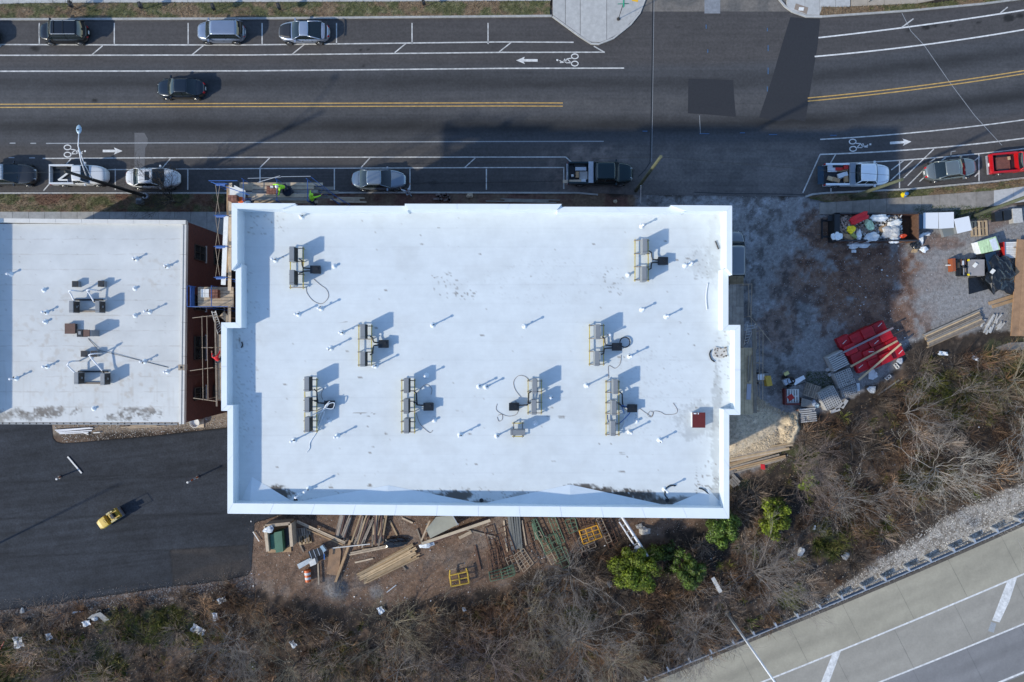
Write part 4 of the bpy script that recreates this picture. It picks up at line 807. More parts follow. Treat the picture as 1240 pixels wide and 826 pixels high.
hose([(760, 496, .5), (756, 503, .3), (756, 511), (753, 519)], .035, 'bag', 'loose_hose', 'white hose hanging from the blue hoses')
for i in range(3): hose([(756.5 + (6.3 - i * .2) * math.cos(t), 414.5 + (6.3 - i * .2) * math.sin(t), .06 + i * .07) for t in np.linspace(0, 2 * math.pi, 13)], .045, 'tarp', 'hose_coil', 'black coiled hose ring on the white roof beside its rack', 'hose coil') if i == 1 else None
hose([(861, 424), (859, 429), (861, 435), (865, 438)], .05, 'black', 'loose_hose', 'curved black hose beside the concrete debris on the right of the roof')
hose([(818, 588), (811, 588), (806, 592), (805, 599), (808, 603)], .05, 'black', 'loose_hose', 'curved black hose near the south drain on the white roof')
hose([(846, 591), (852, 593), (859, 599)], .05, 'black', 'loose_hose', 'short curved black hose by the southeast corner of the white roof')
hose([(836, 611), (846, 614), (858, 615)], .04, 'black', 'loose_hose', 'black hose lying on the shaded south edge of the white roof')
hose([(866, 292), (868, 297), (870, 302)], .05, 'black', 'loose_hose', 'short black strip near the east parapet')
hose([(857, 343), (855, 355), (855, 366), (856, 375)], .04, 'white_steel', 'loose_pipe', 'long white pipe lying near the east parapet', 'pipe')
hose([(293, 414), (294, 418), (292.5, 421)], .05, 'black', 'loose_hose', 'short black scrap in the west parapet shadow')
e = thing('roof_hatch', 'maroon square roof hatch in the lower right of the white roof', 'roof hatch', (*P(846.3, 508.8, ZD + .5)[:2], ZD)); MB().box((0, 0, .22), (.92, 1.1, .44)).build('kerb', 'memb', e); MB().box((0, 0, .47), (.98, 1.16, .07)).build('lid', 'maroon', e); MB().box((-.3, .5, .52), (.2, .08, .04)).build('latch', 'coping', e); MB().box((-.05, .5, .52), (.06, .12, .04)).build('hinge', 'coping', e)
q = P(871.5, 426.5, ZD); e = thing('debris_pile', 'broken concrete slab with rubble near the east parapet of the white roof', 'debris', (q[0], q[1], ZD)); MB().prism([(-.52, -.3), (-.35, .42), (.1, .3), (.5, .33), (.55, -.25), (.1, -.48)], .01, .09).build('slab', 'stone', e)
b = MB(); [b.box((RN.uniform(-.5, .5), RN.uniform(-.4, .4), .1), (RN.uniform(.04, .12),) * 2 + (.05,), rz=RN.uniform(0, 3)) for _ in range(26)]; b.build('rubble', 'woodg', e)
q = P(700, 341, ZD)
# ================================================================ VEHICLES
def loft(xs, wf, ztf, zbf, sag=None):
    b = MB(); rows = []
    for x in xs:
        w_, zt, zb = wf(x), ztf(x), zbf(x); h = zt - zb
        half = [(0, zb), (w_ * .88, zb), (w_ * .97, zb + .06 * h), (w_, zb + .35 * h), (w_ * .995, zb + .6 * h), (w_ * .965, zb + .84 * h), (w_ * .90, zb + .955 * h), (w_ * .78, zt), (w_ * .4, zt + .018), (0, zt + .025)]
        rows.append([(x, y, z) for y, z in half] + [(x, -y, z) for y, z in half[-2:0:-1]])
    m = len(rows[0]); vs = [p for r in rows for p in r]; n = len(rows)
    fs = [(i * m + j, (i + 1) * m + j, (i + 1) * m + (j + 1) % m, i * m + (j + 1) % m) for i in range(n - 1) for j in range(m)]
    fs += [tuple(range(m)), tuple(range((n - 1) * m, n * m))[::-1]]
    return b.add(vs, fs)
def wheelset(e, L, W, r=.33, fx=.31, rx=-.29, wd=.22):
    for sx in (fx, rx):
        for sy in (-1, 1):
            c = (sx * L, sy * (W / 2 - wd / 2 + .02), r); wv = MB().lathe([(r * .7, -wd / 2), (r * .95, -wd / 2), (r, -wd / 2 + .03), (r, wd / 2 - .03), (r * .95, wd / 2), (r * .7, wd / 2)], 20, c, 'Y').build('wheel', 'rubber', e, smooth=False)
            MB().lathe([(r * .66, wd / 2 - .02), (r * .62, wd / 2 + .012), (r * .2, wd / 2 - .02), (r * .18, wd / 2 + .012)], 12, c, 'Y').build('rim', 'rim', wv) if sy > 0 else MB().lathe([(r * .18, -wd / 2 - .012), (r * .2, -wd / 2 + .02), (r * .62, -wd / 2 - .012), (r * .66, -wd / 2 + .02)], 12, c, 'Y').build('rim', 'rim', wv)
            MB().lathe([(r + .07, -.06), (r + .07, .06)], 20, (c[0], sy * (W / 2 - .055), r), 'Y').build('wheel_arch', 'black', e)
def car(name, label, px, py, ang, pm, kind='sedan', L=4.7, W=1.82, zroof=1.45, z0=.016, roofm=None, bedfill=None, cat='car', group='cars parked along the street', ws=None, hoodm=None, spoiler=False, sunroof=False, rails=False, toolbox=None, tailopen=False):
    # px,py = centre of the car seen in the photograph (about half a metre above the road)
    q = P(px, py, .7); e = thing(name, label, cat, (q[0], q[1], z0), ang, group); h2 = L / 2
    prof = {'sedan': ([-1, -.96, -.85, -.55, .25, .45, .8, .93, 1], [.62, .86, .96, .98, .97, .94, .82, .72, .55]), 'coupe': ([-1, -.97, -.86, -.6, .2, .4, .8, .94, 1], [.6, .86, .94, .95, .95, .93, .84, .76, .58]),
            'suv': ([-1, -.97, -.9, -.6, .35, .5, .8, .93, 1], [.7, .95, 1.02, 1.05, 1.05, 1.03, .95, .84, .6]), 'pickup': ([-1, -.9, -.6, -.2, .45, .55, .85, .95, 1], [1.05, 1.1, 1.12, 1.15, 1.17, 1.14, 1.08, 1.0, .7])}[kind]
    cabx = {'sedan': (-.66, -.36, .12, .46), 'coupe': (-.72, -.22, .08, .42), 'suv': (-.93, -.78, .28, .56), 'pickup': (-.17, -.12, .29, .49)}[kind] if ws is None else ws
    zt = lambda x: float(np.interp(x / h2, *prof)); pl = {'sedan': 4.2, 'coupe': 5, 'suv': 5, 'pickup': 7}[kind]
    def wf(x):
        s_ = abs(x / h2); return W / 2 * max(.30, (1 - s_ ** pl * .52) * (1 - max(0, s_ - .93) * 2.6) ** 1) * (1 - .03 * max(0, x / h2))
    zb = lambda x: .22 + .16 * max(0, abs(x / h2) - .8) / .2
    x0 = -h2
    xs = [h2 * t for t in (-1, -.985, -.96, -.92, -.85, -.75, -.6, -.45, -.3, -.15, 0, .15, .3, .42, .5, .6, .7, .8, .87, .92, .96, .985, 1)]
    if kind == 'pickup': bedf = cabx[0] * h2; xs = [bedf] + [x for x in xs if x > bedf + .05]
    body = loft(xs, wf, zt, zb).build('body', pm, e, smooth=True); body.data.set_sharp_from_angle(angle=math.radians(50))
    a, bb, c, d = [v * h2 for v in cabx]; wr = W * (.355 if kind != 'pickup' else .385); wb = W * .46; zr = zroof
    # glass house
    def ring(t):  # t: 0 belt, 1 roof
        return None
    yb_, yt_ = wb - .03, wr
    zbl = lambda x: zt(x) - .01
    MB().grid(lambda u, v: ((d + .10 * (1 - (2 * v - 1) ** 2)) * (1 - u) + (c + .05 * (1 - (2 * v - 1) ** 2)) * u, (2 * v - 1) * (yb_ * (1 - u) + yt_ * u), zbl(d) * (1 - u) + (zr - .05) * u + .06 * math.sin(math.pi * u) * 0.6), 6, 8).build('windshield', 'glass', e, smooth=True)
    MB().grid(lambda u, v: ((a - .07 * (1 - (2 * v - 1) ** 2)) * (1 - u) + (bb - .03 * (1 - (2 * v - 1) ** 2)) * u, -(2 * v - 1) * (yb_ * (1 - u) + yt_ * u), zbl(a) * (1 - u) + (zr - .05) * u + .03 * math.sin(math.pi * u)), 6, 8).build('rear_window', 'glass', e, smooth=True)
    for s_ in (-1, 1):
        MB().grid(lambda u, v: ((a * (1 - v) + d * v) * (1 - u) + (bb * (1 - v) + c * v) * u, s_ * (yb_ * (1 - u) + yt_ * u + .02 * math.sin(math.pi * u)), (zt(a * (1 - v) + d * v) - .01) * (1 - u) + (zr - .05) * u), 3, 8).build('side_window', 'glass', e, smooth=True)
        MB().tube([(d, s_ * yb_, zt(d)), ((c + d) / 2, s_ * ((yb_ + yt_) / 2 + .01), (zt(d) + zr) / 2 + .01), (c, s_ * yt_, zr - .035)], .035, 6).build('pillar', pm, e, smooth=True)
        MB().tube([(a, s_ * yb_, zt(a)), ((a + bb) / 2, s_ * ((yb_ + yt_) / 2 + .01), (zt(a) + zr) / 2 + .01), (bb, s_ * yt_, zr - .035)], .05, 6).build('pillar', pm, e, smooth=True)
        m_ = (bb + c) / 2 - .05; MB().tube([(m_, s_ * (yb_ + .012), zt(m_)), (m_, s_ * (yt_ + .012), zr - .04)], .03, 4).build('pillar', 'black' if kind != 'pickup' else pm, e)
        mir = MB(); mir.box((d - .28, s_ * (W / 2 + .07), zt(d) + .06), (.14, .22, .14)); mir.beam((d - .25, s_ * (W / 2 - .06), zt(d) + .02), (d - .27, s_ * (W / 2 + .04), zt(d) + .05), .06, .05); mir.build('wing_mirror', pm, e)
        # lamps
        xf = h2 * .955; yf = wf(xf) * .80
        MB().grid(lambda u, v: (h2 * (.90 + .075 * u) - .10 * v * v, s_ * (wf(h2 * .93) * (.62 + .32 * v)), zt(h2 * (.90 + .075 * u)) + .012 - .10 * v * v), 2, 4).build('headlight', 'light', e, smooth=True)
        MB().grid(lambda u, v: (-h2 * (.965 + .03 * u) + .06 * v, s_ * (wf(h2 * .95) * (.70 + .30 * v)), (1.0 if kind == 'pickup' else .86) - .22 * u), 2, 3).build('tail_light', 'tail', e, solid=.03) if kind != 'pickup' else MB().box((-h2 + .02, s_ * (W / 2 - .06), .85), (.08, .10, .32)).build('tail_light', 'tail', e)
    MB().grid(lambda u, v: (bb - .03 + (c - bb + .06) * u + (.04 * (1 - (2 * v - 1) ** 2)) * (1 if u > .5 else -1) * abs(2 * u - 1), (2 * v - 1) * (yt_ + .015), zr - .045 + .05 * (1 - (2 * v - 1) ** 4) + .02 * (1 - (2 * u - 1) ** 2)), 10, 10).build('roof', roofm or pm, e, smooth=True, solid=.02)
    wheelset(e, L, W, .34 if kind != 'pickup' else .38, .31, -.29 if kind != 'pickup' else -.31)
    # panel seams
    sb = MB(); xh = d + .13
    for s_ in (-1, 1):
        sb.tube([(x, s_ * wf(x) * .76, zt(x) + .014) for x in np.linspace(xh, h2 * .93, 8)], .007, 4)
    sb.tube([(h2 * .94 - .0, s_, zt(h2 * .94) + .02) for s_ in np.linspace(-W * .3, W * .3, 5)], .007, 4)
    if kind in ('sedan', 'coupe'): sb.tube([(a - .1 - .07 * (1 - (y / (W * .36)) ** 2), y, zt(a - .12) + .02) for y in np.linspace(-W * .36, W * .36, 7)], .008, 4)
    sb.build('panel_gap', 'black', e)
    for s_ in (-1, 1):
        for xx in ((bb + c) / 2 + .25, (bb + c) / 2 - .65) if kind != 'pickup' else ((bb + c) / 2 + .1,): MB().box((xx, s_ * (W / 2 - .01), .78), (.14, .03, .03)).build('door_handle', 'black', e)
    if hoodm: MB().grid(lambda u, v: (xh + .02 + (h2 * .94 - xh) * u, (2 * v - 1) * wf(xh + (h2 * .94 - xh) * u) * .74, zt(xh + (h2 * .94 - xh) * u) + .032 - .006 * abs(2 * v - 1)), 8, 6).build('hood', hoodm, e, smooth=True, solid=.01)
    if spoiler: MB().grid(lambda u, v: (-h2 * .93 + .2 * u - .05 * (1 - (2 * v - 1) ** 2), (2 * v - 1) * W * .44, 1.06 + .02 * u), 2, 8).build('spoiler', 'black', e, solid=.03)
    if sunroof: MB().box(((bb + c) / 2 + .18, 0, zr + .028), (.42, .82, .015)).build('sunroof', 'glass', e)
    if rails:
        for s_ in (-1, 1): MB().tube([(bb + .1, s_ * (yt_ - .06), zr + .05), (c - .1, s_ * (yt_ - .06), zr + .05)], .02, 6).build('roof_rail', 'steel', e)
        for xx in (c - .35, (bb + c) / 2): MB().box((xx, 0, zr + .06), (.07, yt_ * 1.8, .03)).build('roof_bar', 'black', e)
    MB().box((-h2 - .01, 0, .62), (.02, .32, .16)).build('licence_plate', 'paper', e)
    if kind == 'pickup':
        x1 = cabx[0] * h2 - .06; x0 = -h2; zf = .72; zs = 1.14
        fl = MB(); fl.box(((x0 + x1) / 2, 0, zf - .12), (x1 - x0, W * .84, .18)); fl.build('bed_floor', 'black', e)
        for s_ in (-1, 1):
            sd = MB(); sd.grid(lambda u, v: (x0 + (x1 - x0) * u, s_ * (W / 2 - .02 - .02 * abs(v - .5) * 2), .38 + (zs - .38) * v), 4, 4); sd.grid(lambda u, v: (x0 + (x1 - x0) * u, s_ * (W / 2 - .15), .5 + (zs - .5) * v), 2, 2); sd.box(((x0 + x1) / 2, s_ * (W / 2 - .09), zs), (x1 - x0, .16, .05)); sd.build('bed_side', pm, e)
            MB().box(((x0 + x1) / 2 - .1, s_ * (W / 2 - .25), zf + .08), (1.0, .22, .24)).build('wheel_box', 'black', e)
        MB().box((x1 + .02, 0, .9), (.07, W - .2, .56)).build('bed_front', pm, e)
        if tailopen: MB().box((x0 - .3, 0, zf - .02), (.56, W * .82, .07)).build('tailgate', paint('navy_gate', (.02, .05, .08)), e)
        else: MB().box((x0 + .04, 0, .84), (.08, W - .14, .62)).build('tailgate', pm, e)
        MB().box((x0 - (.02 if not tailopen else -.05), 0, .5), (.16, W * .95, .16)).build('bumper', 'steel', e)
        if toolbox: MB().box((x1 - .28, 0, 1.2), (.44, W * .96, .26)).build('toolbox', toolbox, e)
    return e
R = math.radians
pk = paint('black', (.008, .010, .014)); psv = paint('silver_blue', (.26, .31, .40), .55); psl = paint('silver', (.38, .43, .52), .6)
car('parked_car', 'black sport utility vehicle with roof bars in the top left parking lane', 77, 39, math.pi, pk, 'suv', 4.6, 1.9, 1.68, rails=True)
car('parked_car', 'dark car cut off by the left edge of the top parking lane', -32, 43, math.pi, pk, 'sedan', 4.6, 1.85, 1.5)
car('parked_car', 'blue-grey hatchback crossover parked in the top lane', 267.5, 38.5, math.pi, psv, 'suv', 4.5, 1.85, 1.62)
car('parked_car', 'silver coupe with a matt black bonnet parked in the top lane', 368, 38.5, math.pi, psl, 'coupe', 4.75, 1.9, 1.38, hoodm=mat('matt_black', (.018, .022, .03), rough=.5), spoiler=True)
car('moving_car', 'dark blue sedan driving left in the travel lane', 219, 107, math.pi, paint('midnight', (.010, .018, .030)), 'sedan', 4.55, 1.82, 1.45, group='cars on the street')
car('parked_car', 'dark sport utility vehicle with pale roof at the left end of the lower lane', 11, 211.5, 0, paint('graphite', (.035, .037, .04)), 'suv', 5.2, 1.98, 1.8, roofm=mat('pale_roof', (.28, .33, .38), rough=.3, nscale=3, namt=.5, stretch=(1, 6, 1)), ws=(-.95, -.85, .08, .40))
car('parked_pickup', 'white pickup truck with an open dark bed under the street lamp', 97, 212.5, 0, paint('white', (.62, .64, .66), 0), 'pickup', 5.2, 1.85, 1.62, cat='pickup truck', ws=(-.10, -.06, .22, .42))
car('parked_car', 'white sedan with a sunroof parked in the lower lane', 185, 215.5, 0, paint('white', (.62, .64, .66), 0), 'sedan', 5.0, 1.88, 1.48, sunroof=True)
car('parked_car', 'silver-blue sedan parked in the lower lane beside the scaffold', 458.5, 217.5, 0, paint('steel_blue', (.22, .28, .35), .5), 'sedan', 5.05, 1.88, 1.48)
car('parked_pickup', 'dark green crew-cab pickup truck with a silver toolbox', 727, 210.5, 0, paint('dark_green', (.004, .022, .028)), 'pickup', 6.1, 2.05, 1.85, cat='pickup truck', ws=(-.20, -.13, .38, .55), toolbox='steel')
car('parked_pickup', 'pale blue-white pickup truck with junk in its bed and its tailgate down', 1037, 212.3, 0, paint('ice', (.72, .78, .84), 0), 'pickup', 6.1, 2.05, 1.85, cat='pickup truck', ws=(-.10, -.03, .40, .56), tailopen=True, toolbox=mat('grey_lid', (.2, .24, .29), rough=.5))
car('parked_car', 'grey-green sedan parked crookedly on the hatched lines', 1151.5, 205, R(7.5), paint('sage', (.21, .24, .24), .5), 'sedan', 4.95, 1.85, 1.45)
car('parked_pickup', 'bright red pickup truck cut off by the right edge', 1232, 196.5, R(5), paint('red', (.52, .008, .012), .1), 'pickup', 5.3, 1.85, 1.6, cat='pickup truck', ws=(-.08, -.02, .34, .5))
car('parked_van', 'silver utility vehicle tucked against the east wall', 889, 309, R(90), paint('van_grey', (.20, .22, .24), .3), 'suv', 4.6, 1.9, 1.75, cat='van', ws=(-.93, -.82, .30, .52))

# small road roller
q = P(133.5, 627.5, .7); e = thing('road_roller', 'small yellow road roller on the new asphalt', 'road roller', (q[0], q[1], .03), R(215))
yl_ = mat('machine_yellow', (.62, .42, .06), rough=.35, coat=.4)
for x in (.75, -.75): MB().lathe([(.30, -.48), (.34, -.46), (.34, .46), (.30, .48)], 22, (x, 0, .34), 'Y').build('drum', 'grey', e, smooth=False)
o = loft([.25, .3, .5, .8, 1.0, 1.08, 1.1], lambda x: .50 if x < 1.0 else .44, lambda x: 1.02 - .12 * max(0, x - .7), lambda x: .45).build('front_body', yl_, e)
MB().box((1.0, 0, .97), (.14, .8, .02)).build('front_grille', 'dgrey', e); o = MB(); o.box((-.55, 0, .72), (.9, .98, .36)); o.build('rear_body', yl_, e)
for s_ in (-1, 1): MB().box((-.45, s_ * .42, 1.0), (.62, .16, .22)).build('fender', mat('worn_yellow', (.5, .42, .2), rough=.6), e)
MB().box((-.5, 0, .98), (.42, .46, .1)).build('seat', 'black', e); MB().box((-.74, 0, 1.2), (.1, .44, .4)).build('seat_back', 'black', e); MB().tube([(.15 + .17 * math.sin(t) * .5, .17 * math.cos(t), 1.22 + .08 * math.sin(t)) for t in np.linspace(0, 2 * math.pi, 13)], .018, 5).build('steering_wheel', 'black', e); MB().tube([(.3, 0, .9), (.15, 0, 1.2)], .03, 6).build('steering_column', 'black', e)
MB().tube([(-.92, -.44, .8), (-.95, -.44, 1.75), (-.95, .44, 1.75), (-.92, .44, .8)], .03, 6).build('roll_bar', 'black', e)

# ================================================================ PEOPLE
def person(px, py, z, rz, label, jacket, trousers, hat='hatw', bend=.25, arms=((.35, .25, -.35), (.45, -.22, -.3)), zoff=None, legs=.12):
    q = P(px, py, z + 1.3); e = thing('person', label, 'person', (q[0], q[1], z), rz)
    def skin(name, V, E, Rr, m, root=0):
        me = bpy.data.meshes.new(name); me.from_pydata(V, E, []); me.materials.append(M[m]); o = bpy.data.objects.new(name, me); COL.objects.link(o); o.parent = e; KIDS.setdefault(e.name, []).append(o)
        md = o.modifiers.new('skin', 'SKIN'); md.use_smooth_shade = True
        for i, r_ in enumerate(Rr): me.skin_vertices[0].data[i].radius = (r_, r_ * (.8 if name != 'trousers' else 1))
        me.skin_vertices[0].data[root].use_root = True; s_ = o.modifiers.new('s', 'SUBSURF'); s_.levels = 1; s_.render_levels = 1; return o
    pel = (0, 0, .95); ch = (bend * .7, 0, 1.25); nk = (bend, 0, 1.46); hd = (bend + .05, 0, 1.6); top = (bend + .06, 0, 1.70)
    V = [pel, ch, nk, hd, top]; E = [(0, 1), (1, 2), (2, 3), (3, 4)]; Rr = [.13, .15, .055, .085, .06]
    hands = []
    for s_, (ax, ay, az) in zip((1, -1), arms):
        sh = (bend * .95, s_ * .19, 1.42); el = (bend + ax * .45, s_ * .26 + ay * .3, 1.42 + az * .5 - .1); wr = (bend + ax, s_ * .24 + ay, 1.38 + az); hn = (wr[0] + .08, wr[1], wr[2] - .02)
        i = len(V); V += [sh, el, wr, hn]; E += [(1, i), (i, i + 1), (i + 1, i + 2), (i + 2, i + 3)]; Rr += [.065, .045, .03, .034]
        for f, (dy, l) in enumerate(((-.03, .075), (-.01, .085), (.01, .08), (.03, .065))):
            j = len(V); V += [(hn[0] + .05, hn[1] + dy, hn[2]), (hn[0] + .05 + l * .5, hn[1] + dy * 1.2, hn[2] - .01), (hn[0] + .05 + l * .8, hn[1] + dy * 1.3, hn[2] - .03)]; E += [(i + 3, j), (j, j + 1), (j + 1, j + 2)]; Rr += [.011, .009, .008]
        j = len(V); V += [(hn[0] + .0, hn[1] - s_ * .045, hn[2] - .01), (hn[0] + .04, hn[1] - s_ * .065, hn[2] - .02)]; E += [(i + 3, j), (j, j + 1)]; Rr += [.012, .010]
        hands.append((sh, el, wr))
    feet = []
    for s_ in (1, -1):
        hp = (0, s_ * .09, .9); kn = (.05 + legs * s_, s_ * .11, .5); an = (-.02 + legs * s_ * 1.2, s_ * .12, .09); toe = (an[0] + .16, an[1], .05)
        i = len(V); V += [hp, kn, an, toe]; E += [(0, i), (i, i + 1), (i + 1, i + 2), (i + 2, i + 3)]; Rr += [.09, .055, .04, .035]; feet.append((hp, kn, an, toe))
    skin('body', V, E, Rr, 'skin')
    JV = [(0, 0, .92), ch, (nk[0] - .02, 0, nk[2] - .03)]; JE = [(0, 1), (1, 2)]; JR = [.155, .185, .10]
    for sh, el, wr in hands:
        i = len(JV); JV += [sh, el, (wr[0] * .95 + el[0] * .05, wr[1], wr[2])]; JE += [(1, i), (i, i + 1), (i + 1, i + 2)]; JR += [.085, .065, .05]
    skin('jacket', JV, JE, JR, jacket)
    TV = [(0, 0, .97)]; TE = []; TR = [.15]
    for hp, kn, an, toe in feet:
        i = len(TV); TV += [hp, kn, (an[0], an[1], .12)]; TE += [(0, i), (i, i + 1), (i + 1, i + 2)]; TR += [.105, .08, .07]
    skin('trousers', TV, TE, TR, trousers)
    for hp, kn, an, toe in feet: MB().box((an[0] + .07, an[1], .05), (.29, .11, .1)).build('boot', 'black', e)
    if hat: MB().lathe([(.145, -.02), (.13, .0), (.125, .05), (.09, .11), (.03, .13)], 14, (hd[0] + .01, 0, 1.66)).build('hard_hat', hat, e, smooth=True)
    else: MB().lathe([(.10, -.08), (.112, 0), (.10, .05), (.06, .09), (.02, .1)], 12, (hd[0] - .005, 0, 1.66)).build('hair', 'black', e, smooth=True)
    # facial relief: nose, ears
    MB().box((hd[0] + .095, 0, 1.6), (.03, .03, .04)).build('nose', 'skin', e)
    for s_ in (-1, 1): MB().box((hd[0], s_ * .075, 1.6), (.04, .02, .06)).build('ear', 'skin', e); MB().box((hd[0] + .078, s_ * .03, 1.63), (.012, .02, .012)).build('eye', 'black', e)
    MB().box((hd[0] + .082, 0, 1.555), (.01, .045, .01)).build('mouth', 'maroon', e)
    return e
person(262, 437, 9.55, R(100), 'person in a red jacket and dark trousers bending on the west scaffold', 'redc', 'navy', None, bend=.38, arms=((.3, .1, -.3), (.4, -.1, -.3)))
person(343, 225, 10.5, R(200), 'person in a lime hi-vis jacket at the outer rail of the north scaffold', 'hivis', 'navy', 'hatw', bend=.35)
person(376, 242, 9.6, R(60), 'person in a lime hi-vis jacket close to the north parapet', 'hivis', 'navy', 'hivis', bend=.3)
person(300, 243, 10.5, R(250), 'person in a pale jacket and white helmet among the bricks on the north scaffold', 'paleb', 'navy', 'hatw', bend=.3)
person(493.5, 233, .05, R(110), 'person in pale blue clothes standing at the front of the silver-blue sedan', 'paleb', 'paleb', None, bend=.2)

# loads in the pickup beds
def load(px, py, lab, cat, m, d, rz=0, z=.8, tilt=0, name=None):
    q = P(px, py, z + .1); o = MB().box((0, 0, 0), d).build(name or cat.replace(' ', '_'), m); o.location = (q[0], q[1], z + d[2] / 2); o.rotation_euler = (tilt, 0, rz); return tag(o, lab, cat)
load(76, 214, 'white tube slanting across the bed of the white pickup', 'tube', 'paper', (1.1, .16, .1), .65); load(80, 219.5, 'folded white sheet at the front of the white pickup bed', 'sheet', 'paper', (1.3, .38, .12), .02); load(76, 221.5, 'thin white lath under the folded sheet in the white pickup', 'lath', 'paper', (.9, .08, .06), -.2); load(86, 219, 'dark bag beside the folded sheet in the white pickup', 'bag', 'navy', (.4, .35, .25), .3)
load(703, 205, 'silver box lying in the bed of the dark green pickup', 'box', 'steel', (1.0, .32, .3)); load(706.5, 212.5, 'grey board in the bed of the dark green pickup', 'board', 'conc', (.75, .75, .12)); load(699, 212, 'pinkish box in the bed of the dark green pickup', 'box', 'ply', (.3, .55, .3)); load(694, 219.5, 'long wooden plank sticking out of the dark green pickup', 'plank', 'woodp', (1.9, .28, .08), .02, 1.0); load(706.5, 220, 'pale blue box by the toolbox of the dark green pickup', 'box', 'bag', (.42, .36, .3)); load(693, 213, 'small pale can in the bed of the dark green pickup', 'can', 'paper', (.22, .22, .25), .3)
load(1015.5, 205, 'dark red toolbox in the bed of the pale blue-white pickup', 'toolbox', 'red', (.62, .26, .25)); load(1023.5, 202, 'red can by the cab in the pale blue-white pickup', 'can', 'red', (.42, .5, .3)); load(1020, 206.5, 'tan board beside the red tools in the pale blue-white pickup', 'board', 'wood', (1.1, .12, .06), .12); load(1008, 203, 'white sheet in the rear corner of the pale blue-white pickup bed', 'sheet', 'bag', (.85, .8, .1)); load(1020, 212, 'blue-white bag in the middle of the pale pickup bed', 'bag', 'bag', (.9, .4, .25), .3); load(1019, 215.5, 'grey metal bar slanting across the pale pickup bed', 'bar', 'grey', (1.4, .1, .06), .45, .95)
load(1006, 216.5, 'tan scrap wood at the tail of the pale pickup bed', 'scrap', 'wood', (.6, .35, .2), -.3); load(1012, 218, 'brown scrap heap at the side of the pale pickup bed', 'scrap', 'ply', (.7, .35, .22), -.35); load(1024, 217, 'brown box by the cab side of the pale pickup bed', 'box', 'ply', (.35, .55, .25), .1); load(1023, 219.5, 'thin white post in the pale pickup bed', 'post', 'paper', (.08, .5, .1))
load(1214.5, 197.5, 'worn brown board lying in the red pickup bed', 'board', mat('rusty_board', (.16, .06, .045), rough=.8, nscale=5, namt=.3), (1.35, 1.15, .06), R(5)); load(1222, 191.5, 'small tan scrap on the board in the red pickup bed', 'scrap', 'wood', (.22, .3, .12), R(5))
# ================================================================ SCAFFOLDS
def W3(px, py, z): return P(px, py, z)
def plank(e, a, b_, w_, m='woodp', th=.05): return MB().beam(a, b_, w_, th).build('plank', m, e, world=True)
def tube(e, name, pts, r, m, n=6): return MB().tube(pts, r, n).build(name, m, e, world=True)
# --- west scaffold (north half, blue end frames with cross braces)
sw = thing('scaffold', 'blue-framed scaffold with cross braces along the north part of the west wall', 'scaffold', (-21.9, 7, 0)); zt = 11.2
xo, xi = P(259.5, 0, 11.4)[0], P(275, 0, 11.4)[0]
fy = [P(0, y, 11.4)[1] for y in (222.5, 261, 298.5, 336)]
for y in fy:
    for z in (11.4, 9.5, 7.6, 5.7, 3.8, 1.9): MB().tube([(xo, y, z), (xi, y, z)], .032, 6).build('frame_bar', 'blue', sw, world=True)
    for x in (xo, xi): MB().tube([(x, y, .0), (x, y, 11.45)], .032, 6).build('standard', 'blue', sw, world=True)
    b = MB(); b.tube([(xo, y, 11.38), ((xo + xi) / 2, y, 11.0), (xi, y, 11.38)], .024, 6); b.box((xo + .45, y - .03, 11.33), (.7, .22, .04), rx=.3); b.build('frame_gusset', 'blue', sw, world=True)
for a, c in zip(fy[:-1], fy[1:]):
    for z0, z1 in ((11.2, 9.7), (7.4, 5.9), (3.6, 2.1)):
        for s_ in (0, 1): tube(sw, 'cross_brace', [(xo + .0 + s_ * .35, a, z0), (xo + .35 - s_ * .35, c, z0)], .019, 'tan', 5)
plank(sw, (P(274, 0, 11.3)[0], P(0, 262, 11.3)[1], 11.3), (P(270.5, 0, 11.3)[0], P(0, 345, 11.3)[1], 11.3), .36, 'paper')
plank(sw, (P(279, 0, 10.8)[0], fy[0] + .2, 10.8), (P(278, 0, 10.8)[0], P(0, 352, 10.8)[1], 10.8), .26); plank(sw, (P(276.5, 0, 10.7)[0], fy[0], 10.7), (P(276, 0, 10.7)[0], P(0, 330, 10.7)[1], 10.7), .24, 'ply')
tube(sw, 'guard_rail', [(xo, fy[0], 12.4), (xi + 1.2, fy[0], 12.4)], .03, 'blue'); tube(sw, 'guard_rail', [(xo, fy[0], 12.0), (xi + 2, fy[0] - 1.0, 12.0)], .03, 'blue')
# --- loading platform with brick stacks
z = 9.6; e = thing('loading_platform', 'blue steel loading platform with tan planks between the two buildings', 'platform', (*P(255, 360, z)[:2], z - .2)); xa, xb = P(234.5, 0, z)[0], P(283, 0, z)[0]; ya, yb = P(0, 372, z)[1], P(0, 347.5, z)[1]
n = 6
for i in range(n): y = ya + (yb - ya) * (i + .5) / n; plank(e, (xa + .35, y, z), (xb, y, z + .003 * i), (yb - ya) / n - .02, 'woodp')
for x in (xa, xa + .18, (xa + xb) / 2 + .3): tube(e, 'upright', [(x, ya, z), (x, ya, z + 1.1)], .03, 'blue'); tube(e, 'upright', [(x, yb, z), (x, yb, z + 1.1)], .03, 'blue')
for zz in (z + .1, z + .55, z + 1.1): tube(e, 'end_rail', [(xa, ya, zz), (xa, yb, zz)], .035, 'blue')
MB().box((xa + .05, (ya + yb) / 2, z + .25), (.06, yb - ya, .5)).build('end_panel', 'blue', e, world=True); tube(e, 'side_rail', [(xa, ya, z + 1.1), (xb, ya, z + 1.1)], .025, 'blue'); tube(e, 'cross_bar', [((xa + xb) / 2 + .3, ya, z + 1.1), ((xa + xb) / 2 + .3, yb, z + 1.1)], .035, 'blue')
